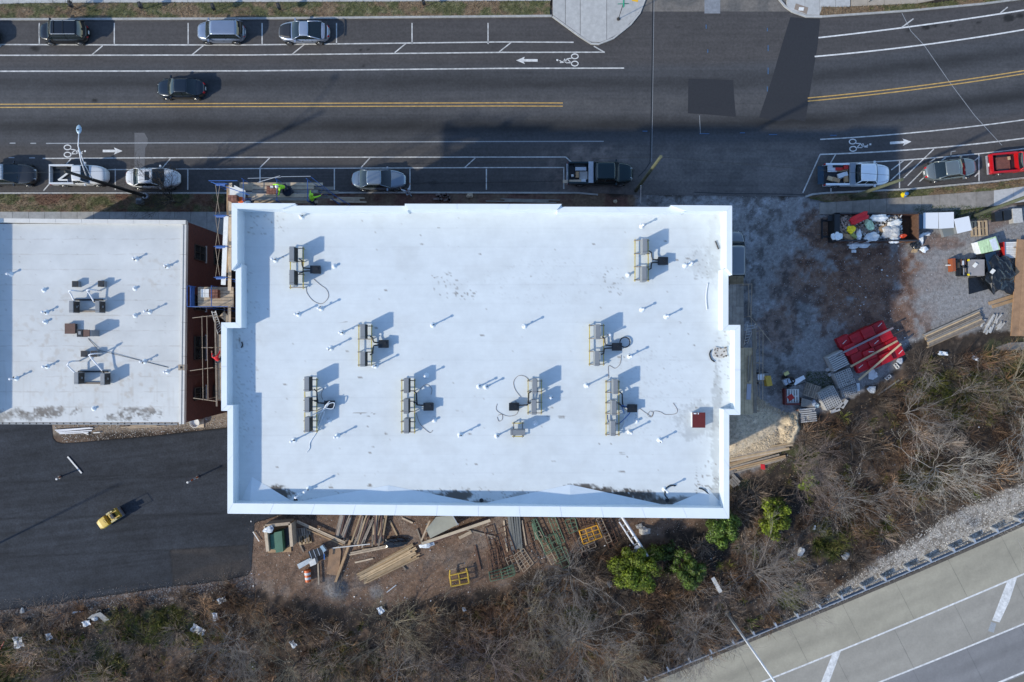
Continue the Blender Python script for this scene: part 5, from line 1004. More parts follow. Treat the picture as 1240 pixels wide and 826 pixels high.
for i in range(12): x = xa + .3 + i * (xb - xa - .3) / 12; tube(e, 'baluster', [(x, ya, z), (x, ya, z + 1.05)], .012, 'paper', 4)
for x in (xa + .5, xb - .2):
    for y in (ya, yb): tube(e, 'leg', [(x, y, 0), (x, y, z)], .035, 'blue')
def stack(name, lab, cat, px0, py0, px1, py1, z0, h, m, rz=0, nx=3, ny=4, nz=2, gap=.02, part='brick'):
    a = P(px0, py1, z0 + h); c = P(px1, py0, z0 + h); cx, cy = (a[0] + c[0]) / 2, (a[1] + c[1]) / 2; Wd, Lg = c[0] - a[0], c[1] - a[1]; e = thing(name, lab, cat, (cx, cy, z0), rz)
    for i in range(nx):
        for j in range(ny):
            for kk in range(nz):
                MB().box((-Wd / 2 + Wd * (i + .5) / nx, -Lg / 2 + Lg * (j + .5) / ny, h * (kk + .5) / nz), (Wd / nx - gap, Lg / ny - gap, h / nz - gap * .6), rz=RN.uniform(-.02, .02)).build(part, m, e)
    return e
stack('brick_stack', 'reddish-brown brick stack on the blue loading platform', 'bricks', 253.5, 350.5, 263.5, 361, z + .05, .5, mat('loose_brick', (.20, .09, .065), rough=.9, rnd=.3), nx=3, ny=6, nz=3)
stack('block_stack', 'pale block stack beside the bricks on the blue loading platform', 'blocks', 243, 350, 253, 360, z + .05, .45, 'paper', nx=2, ny=2, nz=2, part='block')
# --- west scaffold, south half (tan tubes, ladder, plank walk)
z = 9.5; e = thing('scaffold', 'tan tube scaffold with a plank walkway along the south part of the west wall', 'scaffold', (-23.6, -1, 0)); x1, x2 = P(263, 0, z)[0], P(275, 0, z)[0]
for i in range(3): x = x1 + (x2 - x1) * (i + .5) / 3; plank(e, (x, P(0, 405, z)[1], z), (x, P(0, 485, z)[1], z), (x2 - x1) / 3 - .02)
plank(e, (x1 - .12, P(0, 377, z)[1], z + .1), (x1 - .1 + .12, P(0, 492, z)[1], z + .1), .12, 'woodg', .1); plank(e, (x1 + .25, P(0, 380, 9)[1], 9.2), (x2, P(0, 388, 9)[1], 9.2), .5); plank(e, (x1 + .9, P(0, 372, 9)[1], 9.3), (x1 + .9, P(0, 392, 9)[1], 9.3), .26)
for px, y0, y1 in ((244.5, 383, 484), (250.5, 383, 485)): tube(e, 'ledger', [(*P(px, y0, 10.4)[:2], 10.4), (*P(px + 1.5, y1, 10.4)[:2], 10.4)], .025, 'tan')
for a, c in (((233, 385), (258, 382)), ((230, 449), (258, 445)), ((234, 482), (262, 486)), ((244, 421), (258, 421))): tube(e, 'transom', [(*P(*a, 10.4)[:2], 10.4), (*P(*c, 10.3)[:2], 10.3)], .026, 'tan')
for py in (383, 421, 447, 484):
    for px in (246, 263): tube(e, 'standard', [(*P(px, py, 10.4)[:2], 0), (*P(px, py, 10.4)[:2], 10.5)], .026, 'tan')
e = thing('ladder', 'pale ladder leaning at the notch of the west wall', 'ladder', (*P(262, 390, 9)[:2], 7)); a0, a1 = P(256.5, 377, 10.6), P(264, 405, 7.5); b0, b1 = P(261, 376.5, 10.6), P(269, 400, 7.5)
for a, c in ((a0, a1), (b0, b1)): tube(e, 'stile', [a, c], .03, 'paper')
for i in range(9): t = (i + .5) / 9; tube(e, 'rung', [Vector(a0).lerp(Vector(a1), t), Vector(b0).lerp(Vector(b1), t)], .018, 'paper', 5)
# --- north scaffold
z = 10.4; e = thing('scaffold', 'plank-decked masonry scaffold with blue posts along the north parapet', 'scaffold', (-19, 11.5, 0)); kz = k(z)
yt, ym, yb = P(0, 220.5, z)[1], P(0, 234.5, z)[1], P(0, 247.5, z)[1]
for i, (x0, x1, y0, y1, zz, m) in enumerate(((300, 391, 221, 225, z, 'woodp'), (296, 380, 225.5, 229.5, z + .006, 'woodp'), (305, 385, 230, 234, z + .003, 'concold'), (300, 378, 234.5, 239, z + .35, 'woodp'), (304, 376, 239, 243, z + .35, 'concold'), (296, 385, 243, 246.5, z - .2, 'woodp'), (290, 306, 221, 231, z + .02, 'woodp'), (378, 404, 226, 230, z - .5, 'concold'), (376, 410, 231, 235, z - .9, 'concold'), (380, 404, 236.5, 240.5, z - 1.0, 'concold'))):
    a = P(x0, (y0 + y1) / 2, zz); c = P(x1, (y0 + y1) / 2, zz); L = c[0] - a[0]; n = max(1, int(L / 2.4))
    for j in range(n): MB().box((a[0] + L * (j + .5) / n, a[1], zz), (L / n - .02, (y1 - y0) * kz - .02, .05), rz=RN.uniform(-.008, .008)).build('plank', m, e, world=True)
for px, top in ((300, 215), (340, 214), (376.5, 214.5)):
    q = P(px, 226, z); MB().tube([(q[0], q[1] + .35, 0), (q[0], q[1] + .35, z + 1.2)], .04, 6).build('post', 'blue', e, world=True); q2 = P(px, 246, z); MB().tube([(q2[0], q2[1], 0), (q2[0], q2[1], z + 1.0)], .04, 6).build('post', 'blue', e, world=True)
    MB().tube([(q[0], q[1] + .35, z + .9), (q2[0], q2[1], z + .9)], .03, 6).build('cross_rail', 'blue', e, world=True)
for a, c in (((312, 221, z + .5), (339, 213, z + 1.1)), ((340, 214, z + 1.1), (376, 213.5, z + 1.1)), ((300, 216, z + .9), (340, 215, z + .6)), ((376, 214, z + 1.0), (418, 246, z - 1.5)), ((380, 222, z + .3), (424, 248, z - 2.5)), ((385, 231, z - .5), (412, 247, z - 2.5))): tube(e, 'guard_rail', [P(*a), P(*c)], .025, 'steel' if a[0] < 370 else 'blue')
stack('brick_stack', 'strapped dark red brick pack on the north scaffold deck', 'bricks', 322.5, 224.5, 336.5, 234.5, z + .03, .55, mat('loose_brick', (.2, .09, .06)), nx=4, ny=3, nz=4)
o = MB().box((*P(329, 226.5, z + .62)[:2], z + .62), (.24, .18, .03)).build('pack_label', 'paper'); tag(o, 'white label sheet lying on the brick pack of the north scaffold', 'paper')
stack('brick_stack', 'loose brown brick stack at the northwest corner of the white roof building', 'bricks', 275.5, 236, 286.5, 243, z, 1.2, mat('loose_brick', (.2, .09, .06)), nx=3, ny=2, nz=5)
e = thing('board_stack', 'pale sheets leaning at the northwest corner beside the blue frame', 'boards', (*P(287, 230, 10.5)[:2], 10.3))
for i, (pts) in enumerate((((278, 226), (295, 228), (296, 238), (278, 236)), ((283, 224), (297, 231), (296, 244), (285, 234)))): MB().prism([P(x, y, 11 + i * .1)[:2] for x, y in pts], 10.9 + i * .1, 10.95 + i * .1).build('board', 'paper', e, world=True)
# items on the north scaffold
q = P(347, 231, z + .6); o = MB().lathe([(.38, 0), (.40, .05), (.40, .5), (.36, .55), (.36, .35)], 14, (q[0], q[1], z + .03)).build('mortar_tub', 'navy'); tag(o, 'dark mortar tub beside the brick pack on the north scaffold', 'tub')
q = P(291, 242, z + .8); o = MB().lathe([(.24, 0), (.27, .3), (.22, .32)], 12, (q[0], q[1], z + .4)).build('bucket', 'orange'); tag(o, 'orange-red bucket at the northwest corner of the north scaffold', 'bucket')
# --- east scaffold
z = 9.2; e = thing('scaffold', 'plank scaffold with tube guard rails along the east wall', 'scaffold', (18.5, 0, 0))
def deck(x0, y0, x1, y1, zz, m, nx, ny):
    a = P(x0, y1, zz); c = P(x1, y0, zz)
    for i in range(nx):
        for j in range(ny): MB().box((a[0] + (c[0] - a[0]) * (i + .5) / nx, a[1] + (c[1] - a[1]) * (j + .5) / ny, zz + .003 * ((i + j) % 3)), ((c[0] - a[0]) / nx - .015, (c[1] - a[1]) / ny - .015, .05), rz=RN.uniform(-.006, .006)).build('plank', m, e, world=True)
deck(882, 345, 900.5, 424, 9.2, mat('grey_deck', (.33, .29, .25), rough=.9, nscale=2, namt=.25, rnd=.15), 4, 3); deck(883, 334, 900.5, 344.5, 9.26, mat('stained_ply', (.2, .15, .09), rough=.9, nscale=3, namt=.4), 2, 1); deck(896, 421, 912, 502, 10.3, mat('tan_ply', (.50, .39, .25), rough=.85, nscale=2, namt=.25, rnd=.12), 3, 3)
plank(e, (*P(906.5, 431, 10.45)[:2], 10.4), (*P(906, 463, 10.45)[:2], 10.42), .1, 'woodg'); plank(e, (*P(910.6, 430, 10.45)[:2], 10.4), (*P(908, 461, 10.45)[:2], 10.42), .1, 'woodg')
plank(e, (*P(907.5, 465, 10.45)[:2], 10.4), (*P(906.5, 484, 10.45)[:2], 10.4), .34, mat('lilac_sheet', (.36, .36, .42), rough=.6), .03)
plank(e, (*P(912.8, 398, 10.4)[:2], 10.4), (*P(914.5, 500, 10.4)[:2], 10.4), .26, 'woodg')
for a, c in (((884, 344.5), (910.5, 344)), ((906.5, 344), (906, 383)), ((910.5, 344), (909.5, 383)), ((906, 383), (909.5, 383)), ((908, 383), (934, 414.5)), ((919.5, 400), (919.5, 498)), ((924, 400.5), (923.5, 498)), ((919.5, 400.5), (924, 400.5)), ((915, 439), (924, 440)), ((915, 462), (924, 461)), ((914, 498.5), (929, 498)), ((915, 392), (916, 423))): tube(e, 'guard_rail', [P(*a, 9.9), P(*c, 9.9)], .026, 'tan')
for px, py in ((906, 345), (910, 383), (919.5, 401), (919.5, 440), (919.5, 462), (919.5, 498), (901, 345), (901, 421), (913, 500), (913, 440)): q = P(px, py, 9.9); tube(e, 'standard', [(q[0], q[1], 0), (q[0], q[1], 9.9)], .026, 'tan')
for z_ in (6, 3): tube(e, 'ledger', [P(906, 345, z_), P(919, 498, z_)], .026, 'tan')
e = thing('ladder', 'grey ladder leaning against the outer edge of the east scaffold', 'ladder', (*P(907, 405, 8)[:2], 7)); a0, a1 = P(905, 393, 10), P(901, 418, 8); b0, b1 = P(914.5, 392.5, 10), P(905, 416, 8)
for a, c in ((a0, a1), (b0, b1)): tube(e, 'stile', [a, c], .03, 'steel')
for i in range(7): t = (i + .5) / 7; tube(e, 'rung', [Vector(a0).lerp(Vector(a1), t), Vector(b0).lerp(Vector(b1), t)], .02, 'steel', 5)
# small yellow lift beside the scaffold
q = P(928, 459, 1.5); e = thing('site_lift', 'small machine with a yellow cab beside the east scaffold', 'lift', (q[0], q[1], 0)); MB().box((0, 0, .5), (.9, 1.0, .7)).build('body', 'grey', e); MB().box((.25, -.2, 1.15), (.5, .9, .7), rz=.2).build('cab', 'yellow', e); MB().box((-.35, .15, 1.0), (.6, .5, .3)).build('engine_cover', 'white_steel', e)
for x in (-.4, .4):
    for y in (-.45, .45): MB().lathe([(.24, -.09), (.24, .09)], 14, (x, y, .24), 'Y').build('wheel', 'rubber', e)

# ================================================================ LAMPS, POLES, SIGNS
e = thing('street_lamp', 'tall dark street lamp pole with white arms reaching over the bike lane', 'street lamp', (*P(178, 238), 0)); top = Vector(P(79, 207.5, 11.4)); base = Vector((*P(178, 238)[:2], 0)); mid = base.lerp(top, .93)
MB().lathe([(.30, 0), (.30, .35), (.17, .4)], 12).build('base_cover', 'steel', e); MB().tube([base, base.lerp(top, .5), top], [.17, .15, .12], 10).build('pole', mat('dark_pole', (.018, .016, .014), rough=.6), e, world=True, smooth=True)
jt = Vector(P(103, 212, 10.5)); jt = base.lerp(top, .80); hdp = Vector(P(95.5, 161, 11.4))
MB().tube([base.lerp(top, .77), jt.lerp(hdp, .35) + Vector((.1, 0, .35)), jt.lerp(hdp, .7) + Vector((0, 0, .3)), hdp], [.045, .04, .035, .035], 7).build('arm', 'white_steel', e, world=True, smooth=True)
MB().tube([base.lerp(top, .72) + Vector((.1, 0, 0)), jt.lerp(hdp, .3) + Vector((.18, 0, .1)), jt.lerp(hdp, .66) + Vector((0, 0, .26))], .035, 7).build('brace', 'white_steel', e, world=True, smooth=True)
MB().grid(lambda u, v: (hdp.x + .22 * math.sin(math.pi * u) ** .6 * math.cos(2 * math.pi * v), hdp.y - .1 + .75 * u, hdp.z + .10 * math.sin(math.pi * u) ** .6 * math.sin(2 * math.pi * v)), 8, 12).build('lamp_head', 'teal', e, world=True, smooth=True)
MB().lathe([(.06, 0), (.06, .08), (.03, .1)], 10, (hdp.x, hdp.y + .2, hdp.z + .09)).build('photocell', 'black', e, world=True)
q = P(168.5, 243.5, .6); e = thing('utility_box', 'dark utility box at the foot of the street lamp', 'utility box', (q[0], q[1], .1)); MB().box((0, 0, .3), (.5, .55, .6)).build('casing', 'grey', e); MB().box((0, -.1, .61), (.42, .3, .02)).build('lid', 'black', e)
def upole(b0, t0, z, r, lab, m='pole', arm=None):
    q = P(*b0); e = thing('utility_pole', lab, 'utility pole', (q[0], q[1], 0)); MB().tube([(q[0], q[1], -.1), (*P(*t0, z)[:2], z)], [r, r * .72], 10).build('pole', m, e, world=True, smooth=True)
    MB().lathe([(r * .8, 0), (r * .8, .05)], 10, (*P(*t0, z)[:2], z)).build('pole_cap', m, e, world=True); return e
PT1 = (*P(800, 190, 11.6)[:2], 11.6); PT2 = (*P(1092, 217.5, 9.0)[:2], 9.0)
upole((770, 231), (800, 190), 11.6, .17, 'greenish wooden utility pole at the kerb north of the large roof'); upole((1031, 238.5), (1092, 217.5), 9.0, .17, 'greenish wooden utility pole rising over the pale blue pickup bonnet'); upole((1178, 262), (1290, 221), 9.5, .18, 'greenish wooden utility pole by the stacked materials at the right edge')
upole((-34, 673), (-130, 690), 9.0, .14, 'utility pole just outside the left edge whose shadow crosses the new asphalt') if False else upole((-30, 672), (-115, 706), 8.6, .085, 'utility pole standing left of the new asphalt')
e = thing('white_post', 'thin pale vertical post at the north kerb near the dark green pickup', 'post', (*P(776, 244), 0)); tube(e, 'post', [(*P(775.5, 246, 0)[:2], 0), (*P(776, 225, 5)[:2], 5)], .045, 'white_steel')
def wire(a, b_, sag, lab):
    a = Vector(a); b_ = Vector(b_); pts = [a.lerp(b_, t) - Vector((0, 0, sag * 4 * t * (1 - t))) for t in np.linspace(0, 1, 25)]; o = MB().tube(pts, .012, 4).build('overhead_wire', 'black'); tag(o, lab, 'wire')
wire((*P(-300, 215, 9)[:2], 9), PT1, .5, 'thin overhead wire running along the lower parking lane to the utility pole'); wire(PT1, (*P(1500, 238, 8)[:2], 8), .8, 'thin overhead wire running right from the tall utility pole'); 
# highway lamp
q = P(880, 742); tp = P(941, 830, 13.6); e = thing('highway_lamp', 'slim pale highway lamp pole standing in the brush by the guardrail', 'lamp post', (q[0], q[1], 0)); MB().lathe([(.28, 0), (.28, .3), (.14, .34)], 10).build('base', 'conc', e); MB().tube([(q[0], q[1], 0), tp], [.12, .07], 8).build('pole', 'white_steel', e, world=True, smooth=True); MB().tube([tp, (tp[0] + 1, tp[1] - .9, 14.2), (tp[0] + 2.2, tp[1] - 2, 14.4)], .05, 8).build('arm', 'white_steel', e, world=True); MB().box((tp[0] + 2.5, tp[1] - 2.2, 14.4), (.7, .3, .15), rz=-.7).build('lamp_head', 'grey', e, world=True)
# meter posts on the north verge
for i, (px, py, s_) in enumerate(((95, 11.5, 'above the black sport utility vehicle'), (176, 11.5, 'between the two parked cars of the top lane'), (261.5, 15, 'above the blue-grey crossover'), (341, 14, 'above the silver coupe'), (512, 10, 'on the bare middle stretch of verge'))):
    q = P(px, py); tq = P({0: 86, 1: 170.5, 2: 258.5, 3: 338, 4: 513}[i], {0: 5.5, 1: 7, 2: 8.8, 3: 8.5, 4: 3}[i], 1.25); e = thing('parking_meter', f'dark parking meter post {s_}', 'parking meter', (q[0], q[1], .12), 0, 'parking meters on the north verge')
    tube(e, 'post', [(q[0], q[1], .1), (tq[0], tq[1], 1.2)], .03, 'rust'); MB().box((tq[0], tq[1], 1.35), (.26, .5, .4), rz=.3).build('meter_head', 'black', e, world=True); MB().box((tq[0], tq[1], 1.57), (.14, .3, .05), rz=.3).build('meter_dome', 'dgrey', e, world=True)
q = P(748.5, 24); e = thing('street_sign', 'street name sign with green blades on the corner pavement', 'street sign', (q[0], q[1], .13)); tq = P(755, 4, 3.0); MB().lathe([(.16, 0), (.16, .06), (.05, .08)], 12).build('base', 'dgrey', e); tube(e, 'post', [(q[0], q[1], .13), (tq[0], tq[1], 3.0)], .035, 'dgrey'); MB().box((tq[0] - .0, tq[1], 2.9), (1.0, .05, .24), rz=.03, rx=.35).build('sign_blade', 'sign', e, world=True); MB().box((tq[0], tq[1], 3.16), (.05, .85, .22), ry=.3).build('sign_blade', 'sign', e, world=True)
for i, (px, py) in enumerate(((1051.5, 3),)): q = P(px, py); e = thing('parking_meter', 'dark meter post at the top edge east of the crossing', 'parking meter', (q[0], q[1], .12)); tube(e, 'post', [(q[0], q[1], .1), (q[0] + .3, q[1] + .25, 1.2)], .03, 'black'); MB().box((q[0] + .33, q[1] + .28, 1.35), (.22, .4, .36), rz=.8).build('meter_head', 'black', e, world=True)
q = P(1092.5, 236.5); e = thing('fire_hydrant', 'yellow fire hydrant with a blue bonnet on the grass verge', 'fire hydrant', (q[0], q[1], .12)); MB().lathe([(.24, 0), (.24, .06), (.15, .08), (.15, .5), (.19, .52), (.19, .58)], 16).build('barrel', 'bright', e, smooth=False); MB().lathe([(.18, .58), (.17, .68), (.10, .78), (.04, .8), (.04, .86)], 16).build('bonnet', 'bluep', e)
for s_ in (-1, 1): MB().lathe([(.08, .12 * s_), (.08, .26 * s_), (.06, .27 * s_)], 10, (0, 0, .42), 'X').build('hose_cap', 'bright', e)
MB().lathe([(.10, -.12), (.10, -.3)], 10, (0, 0, .40), 'Y').build('pumper_cap', 'bluep', e)

# ================================================================ SITE MATERIALS, EAST
def pallet(px, py, rz, lab, w_=1.2, l=1.05, m='wood', z=None, nd=7, name='pallet', parent=None):
    q = P(px, py, .2); z = gz(px, py) if z is None else z; e = thing(name, lab, 'pallet', (q[0], q[1], z), rz)
    for i in range(3): MB().box((0, -l / 2 + .05 + i * (l - .1) / 2, .07), (w_, .09, .09)).build('stringer', m, e)
    for i in range(nd): MB().box((-w_ / 2 + .06 + i * (w_ - .12) / (nd - 1), 0, .128), (w_ / nd * .68, l, .02), rz=RN.uniform(-.01, .01)).build('deck_board', m, e)
    for i in range(3): MB().box((-w_ / 2 + .06 + i * (w_ - .12) / 2, 0, .014), (.1, l, .02)).build('bottom_board', m, e)
    return e
def obox(name, lab, cat, quad, z0, h, m, top=None, parts=True):
    """box-like thing from its top outline in the photo"""
    w_ = [Vector(P(x, y, z0 + h)[:2]) for x, y in quad]; c = sum(w_, Vector((0, 0))) / len(w_); e = thing(name, lab, cat, (c.x, c.y, z0)); MB().prism([tuple(p - c) for p in w_], 0, h - .02).build('body', m, e)
    if top: MB().prism([tuple((p - c) * 1.03) for p in w_], h - .018, h + .012).build('lid', top, e)
    return e
# open rubbish container
q = P(1058, 276, 1.0); e = thing('rubbish_container', 'long open steel container full of rubbish in the gravel lot', 'skip', (q[0], q[1], 0), 0); Lc, Wc, hc = 7.7, 2.55, 1.5
MB().box((0, 0, .22), (Lc, Wc, .12)).build('floor', mat('rusty_floor', (.06, .035, .022), rough=.9, nscale=4, namt=.4), e)
for s_ in (-1, 1):
    MB().box((0, s_ * (Wc / 2 - .04), .85), (Lc, .06, 1.2)).build('side_wall', 'brown', e); MB().box((0, s_ * (Wc / 2 - .02), hc), (Lc, .13, .1)).build('top_rail', mat('dark_rail', (.03, .03, .035), rough=.6), e)
    for i in range(9): MB().box((-Lc / 2 + .4 + i * (Lc - .8) / 8, s_ * (Wc / 2 + .03), .82), (.1, .09, 1.2)).build('rib', 'rust', e)
    MB().lathe([(.2, -.1), (.2, .1)], 12, (Lc / 2 - .5, s_ * .8, .1), 'Y').build('roller', 'black', e)
MB().box((Lc / 2, 0, .9), (.08, Wc, 1.3)).build('tailgate', 'rust', e); MB().box((-Lc / 2 + .2, 0, .9), (.5, Wc, 1.3)).build('end_wall', 'black', e)
for s_ in (-.75, .75): MB().box((-Lc / 2 - .35, s_, .5), (.75, .16, .3)).build('draw_bar', 'black', e)
MB().box((-Lc / 2 - .3, .85, 1.25), (.5, .5, .06)).build('front_frame', 'black', e); MB().box((-Lc / 2 - .75, 0, .5), (.1, 1.9, .2)).build('front_frame', 'black', e)
def crumple(name, px, py, z, r, m, lab, cat, sx=1, sy=1, sz=.5, rz=0, seed=0, n=10, parent=None):
    q = P(px, py, z + r * sz); rr = np.random.default_rng(seed + 5)
    ph = rr.uniform(0, 6, 6)
    def f(u, v):
        th = u * math.pi; p_ = v * 2 * math.pi; d = Vector((math.sin(th) * math.cos(p_), math.sin(th) * math.sin(p_), math.cos(th)))
        g = 1 + .13 * math.sin(5 * d.x + ph[0]) + .11 * math.sin(7 * d.y + ph[1]) + .10 * math.sin(9 * d.z + ph[2] + 4 * d.x) + .06 * math.sin(15 * d.x + 11 * d.y + ph[3])
        x, y, zz = d.x * r * g * sx, d.y * r * g * sy, d.z * r * g * sz; return (x * math.cos(rz) - y * math.sin(rz), x * math.sin(rz) + y * math.cos(rz), max(zz + r * sz, 0))
    o = MB().grid(f, n, n + 4).build(name, m, parent); o.location = (q[0], q[1], z)
    if lab: tag(o, lab, cat)
    return o
CR = [('plastic_sheet', 1040.5, 264, 1.15, .85, 'redc', 'crumpled red sheet on the rubbish container load', 'sheet', 1.15, .55, .45, .45), ('bucket', 1030.5, 278, 1.2, .42, 'bright', 'bright yellow tub on the rubbish container load', 'tub', 1, .85, .7, .3), ('sack', 1033, 285, 1.1, .4, mat('olive_sack', (.30, .32, .10), rough=.7), 'olive sack below the yellow tub in the container', 'sack', 1.1, .6, .5, -.6),
      ('plastic_bag', 1013, 286, 1.1, .55, 'bag', 'white plastic bags at the left end of the container', 'bag', 1, .9, .6, 0), ('plastic_bag', 1064.5, 264, 1.15, .62, 'bag', 'long white bag against the back wall of the container', 'bag', 1.4, .55, .6, 0), ('plastic_bag', 1056, 287, 1.1, .6, 'bag', 'pale bag at the front centre of the container', 'bag', 1.2, .7, .6, .2), ('plastic_bag', 1040, 285, 1.0, .5, 'bag', 'upright pale bag right of the olive sack', 'bag', .6, 1.1, .6, 0),
      ('plastic_bag', 1052.5, 272, 1.15, .55, mat('green_white_bag', (.45, .62, .42), rough=.4, nscale=5, namt=.5), 'white and green bag in the middle of the container', 'bag', .7, 1.2, .5, .5), ('plastic_bag', 1079, 281, 1.1, .75, mat('grey_bag', (.42, .42, .42), rough=.5, nscale=6, namt=.3), 'grey-white heap of bags in the right part of the container', 'bag', 1.1, .9, .55, 0), ('plastic_bag', 1083, 271, 1.1, .6, 'paper', 'torn white wrap behind the grey bags', 'wrap', 1.2, .6, .5, .3),
      ('plastic_bag', 1082, 291, 1.0, .45, 'bag', 'round pale bag at the front wall of the container', 'bag', 1, .8, .6, 0), ('plastic_tray', 1093, 286, 1.05, .35, mat('orange_red', (.65, .06, .01), rough=.5), 'orange-red scrap near the right end of the container load', 'scrap', 1.1, .6, .4, .2), ('cardboard_scrap', 1070, 277, 1.05, .5, 'ply', 'brown cardboard scrap among the grey bags', 'cardboard', 1, .7, .4, .4), ('cardboard_scrap', 1026, 287, 1.0, .5, 'ply', 'tan cardboard under the olive sack', 'cardboard', 1.2, .6, .4, -.5)]
for i, (nm, x, y, z, r, m, lab, cat, sx, sy, sz, rz) in enumerate(CR): crumple(nm, x, y, z + .02, r * .92, m, lab, cat, sx, sy, sz, rz, i)
for nm, x, y, r, lab, sx, sy, s_ in (('plastic_bag', 1033.5, 296.5, .5, 'white bag with brown scraps on the ground below the container', 1.2, .7, 21), ('plastic_bag', 1046, 296, .45, 'crumpled clear bag on the ground below the container', 1.2, .7, 22), ('plastic_bag', 1034, 304, .22, 'small white scrap bag on the gravel below the container', 1, .8, 23), ('plastic_bag', 1115.5, 289.5, .36, 'white wrap on the ground right of the container', .7, 1.4, 24), ('plastic_bag', 1119, 302, .34, 'white rag beside the black bag on the gravel', 1.2, .8, 25), ('plastic_bag', 1122, 283, .3, 'white scrap under the first white crate', 1.3, .6, 26)):
    crumple(nm, x, y, 0, r, 'bag', lab, 'bag', sx, sy, .5, 0, s_)
crumple('rubbish_bag', 1108.5, 296, 0, .5, 'tarp', 'black bag on the gravel at the right end of the container', 'bag', 1, .85, .5, 0, 30); crumple('cardboard_scrap', 1108.5, 303, 0, .32, 'wood', 'tan torn cardboard next to the black bag', 'cardboard', 1.2, .6, .4, .4, 31)
# loose broken timber and mixed rubbish in the container: uncountable
b = MB()
for i in range(260):
    x, y = RN.uniform(-3.4, .2) * 1.0, RN.uniform(-1.05, 1.05); a = RN.normal(2.2, .7); L = RN.uniform(.2, .9); zz = .75 + RN.uniform(0, .5); d = Vector((math.cos(a), math.sin(a), RN.uniform(-.2, .2))) * L / 2; c = Vector((e.location.x if False else P(1058, 276, 1.0)[0] + x, P(1058, 276, 1.0)[1] + y, zz)); b.beam(c - d, c + d, RN.uniform(.04, .1), .03)
o = b.build('broken_timber', mat('pinkish_timber', (.45, .33, .27), rough=.8, nscale=5, namt=.35)); tag(o, 'heap of broken laths and timber scraps filling the container', 'scrap', kind='stuff')
for m, n, x0, x1, nm in (('paper', 420, -2.8, 2.5, 'paper_scraps'), ('dgrey', 330, -3.2, 2.5, 'dark_scraps'), ('bag', 420, .2, 2.5, 'film_scraps'), ('woodg', 380, -3.2, 2.5, 'brown_scraps')):
    b = MB()
    for i in range(n): b.box((P(1058, 276, 1)[0] + RN.uniform(x0, x1), P(1058, 276, 1)[1] + RN.uniform(-1.1, 1.1), .8 + RN.uniform(0, .5)), (RN.uniform(.05, .3), RN.uniform(.04, .18), .02), rz=RN.uniform(0, 3), rx=RN.uniform(-.7, .7), ry=RN.uniform(-.7, .7))
    o = b.build(nm, m); tag(o, {'paper_scraps': 'white paper and board scraps strewn through the container', 'dark_scraps': 'dark offcuts strewn through the container', 'film_scraps': 'clear film scraps at the right of the container', 'brown_scraps': 'brown offcuts strewn through the container'}[nm], 'scrap', kind='stuff')
b = MB(); [b.box((P(1058, 276, 1)[0] + x_, P(1058, 276, 1)[1], .55), (1.15, 2.4, .5)) for x_ in (-2.8, -1.65, -.5, .65, 1.8)]; o = b.build('rubbish_fill', 'woodg'); tag(o, 'packed brown rubbish filling the container under the loose scraps', 'scrap', kind='stuff')
# white-topped crates and neighbours
for i, (qd, lab) in enumerate((([(1118.4, 258), (1135.8, 257.6), (1136, 276.6), (1118.2, 276.4)], 'white-topped crate next to the dark lidded box'), ([(1136.8, 257.6), (1154.6, 257), (1155, 275.6), (1137.4, 276.8)], 'middle white-topped crate of the three'), ([(1155.5, 265.6), (1173, 262), (1176.6, 278.6), (1159.6, 282.6)], 'white-topped crate turned askew beside the pallet'))): obox('crate', lab, 'crate', qd, 0, .85, 'grey', mat('white_lid', (.72, .74, .76), rough=.35))
obox('dark_crate', 'dark blue-black lidded box touching the end of the container', 'crate', [(1109.5, 260), (1118, 260), (1118, 277), (1109.5, 277)], 0, .8, 'black', mat('petrol_lid', (.05, .09, .13), rough=.4)); obox('crate', 'low grey-green board box below the middle white crate', 'crate', [(1140, 276.5), (1155.5, 275.5), (1158.5, 283), (1143.5, 287)], 0, .4, 'grey', mat('slate', (.17, .19, .19), rough=.6))
pallet(1186.5, 276.5, .06, 'clean tan pallet frame right of the white-topped crates', 1.5, 1.45, 'wood', 0, 5)
for i, (qd, lab, m) in enumerate((([(1204.5, 258), (1213, 256.5), (1214, 267), (1205.5, 268)], 'left black box of the pair near the right edge', 'black'), ([(1215.5, 255.5), (1223.5, 254.5), (1224, 266), (1216, 267)], 'right black box of the pair near the right edge', 'black'), ([(1226, 253), (1237, 252.5), (1238.5, 269), (1227.5, 270)], 'grey flat box at the right edge beside the black pair', 'stone'))): obox('storage_box', lab, 'box', qd, 0, .6, m, m)
obox('wrapped_pallet', 'pallet wrapped in green and white printed film', 'wrapped pallet', [(1184, 293), (1205.5, 286.5), (1211, 302), (1188.5, 307)], 0, .95, 'bag', mat('lime_film', (.50, .66, .38), rough=.4, nscale=9, namt=.35, stretch=(1, .3, 1)))
w_ = [Vector(P(x, y, .99)[:2]) for x, y in ((1198, 290.5), (1205.5, 288), (1210, 301.5), (1203, 304))]; MB().prism([tuple(p - bpy.data.objects['wrapped_pallet'].location.xy) for p in w_], .965, .975).build('white_band', 'bag', bpy.data.objects['wrapped_pallet'])
e = pallet(1222.5, 303, 0.02, 'pallet stack of whitish slats with a red side near the right edge', 1.55, 1.5, 'paper', 0, 9); e.rotation_euler.z = math.pi / 2 + .03; MB().box((0, .78, .3), (1.5, .1, .6)).build('red_side', 'red', e); MB().box((0, 0, .28), (1.5, 1.45, .25)).build('load', 'paper', e); [MB().box((-.68 + i * .17, 0, .43), (.11, 1.45, .04)).build('slat', 'paper', e) for i in range(9)]
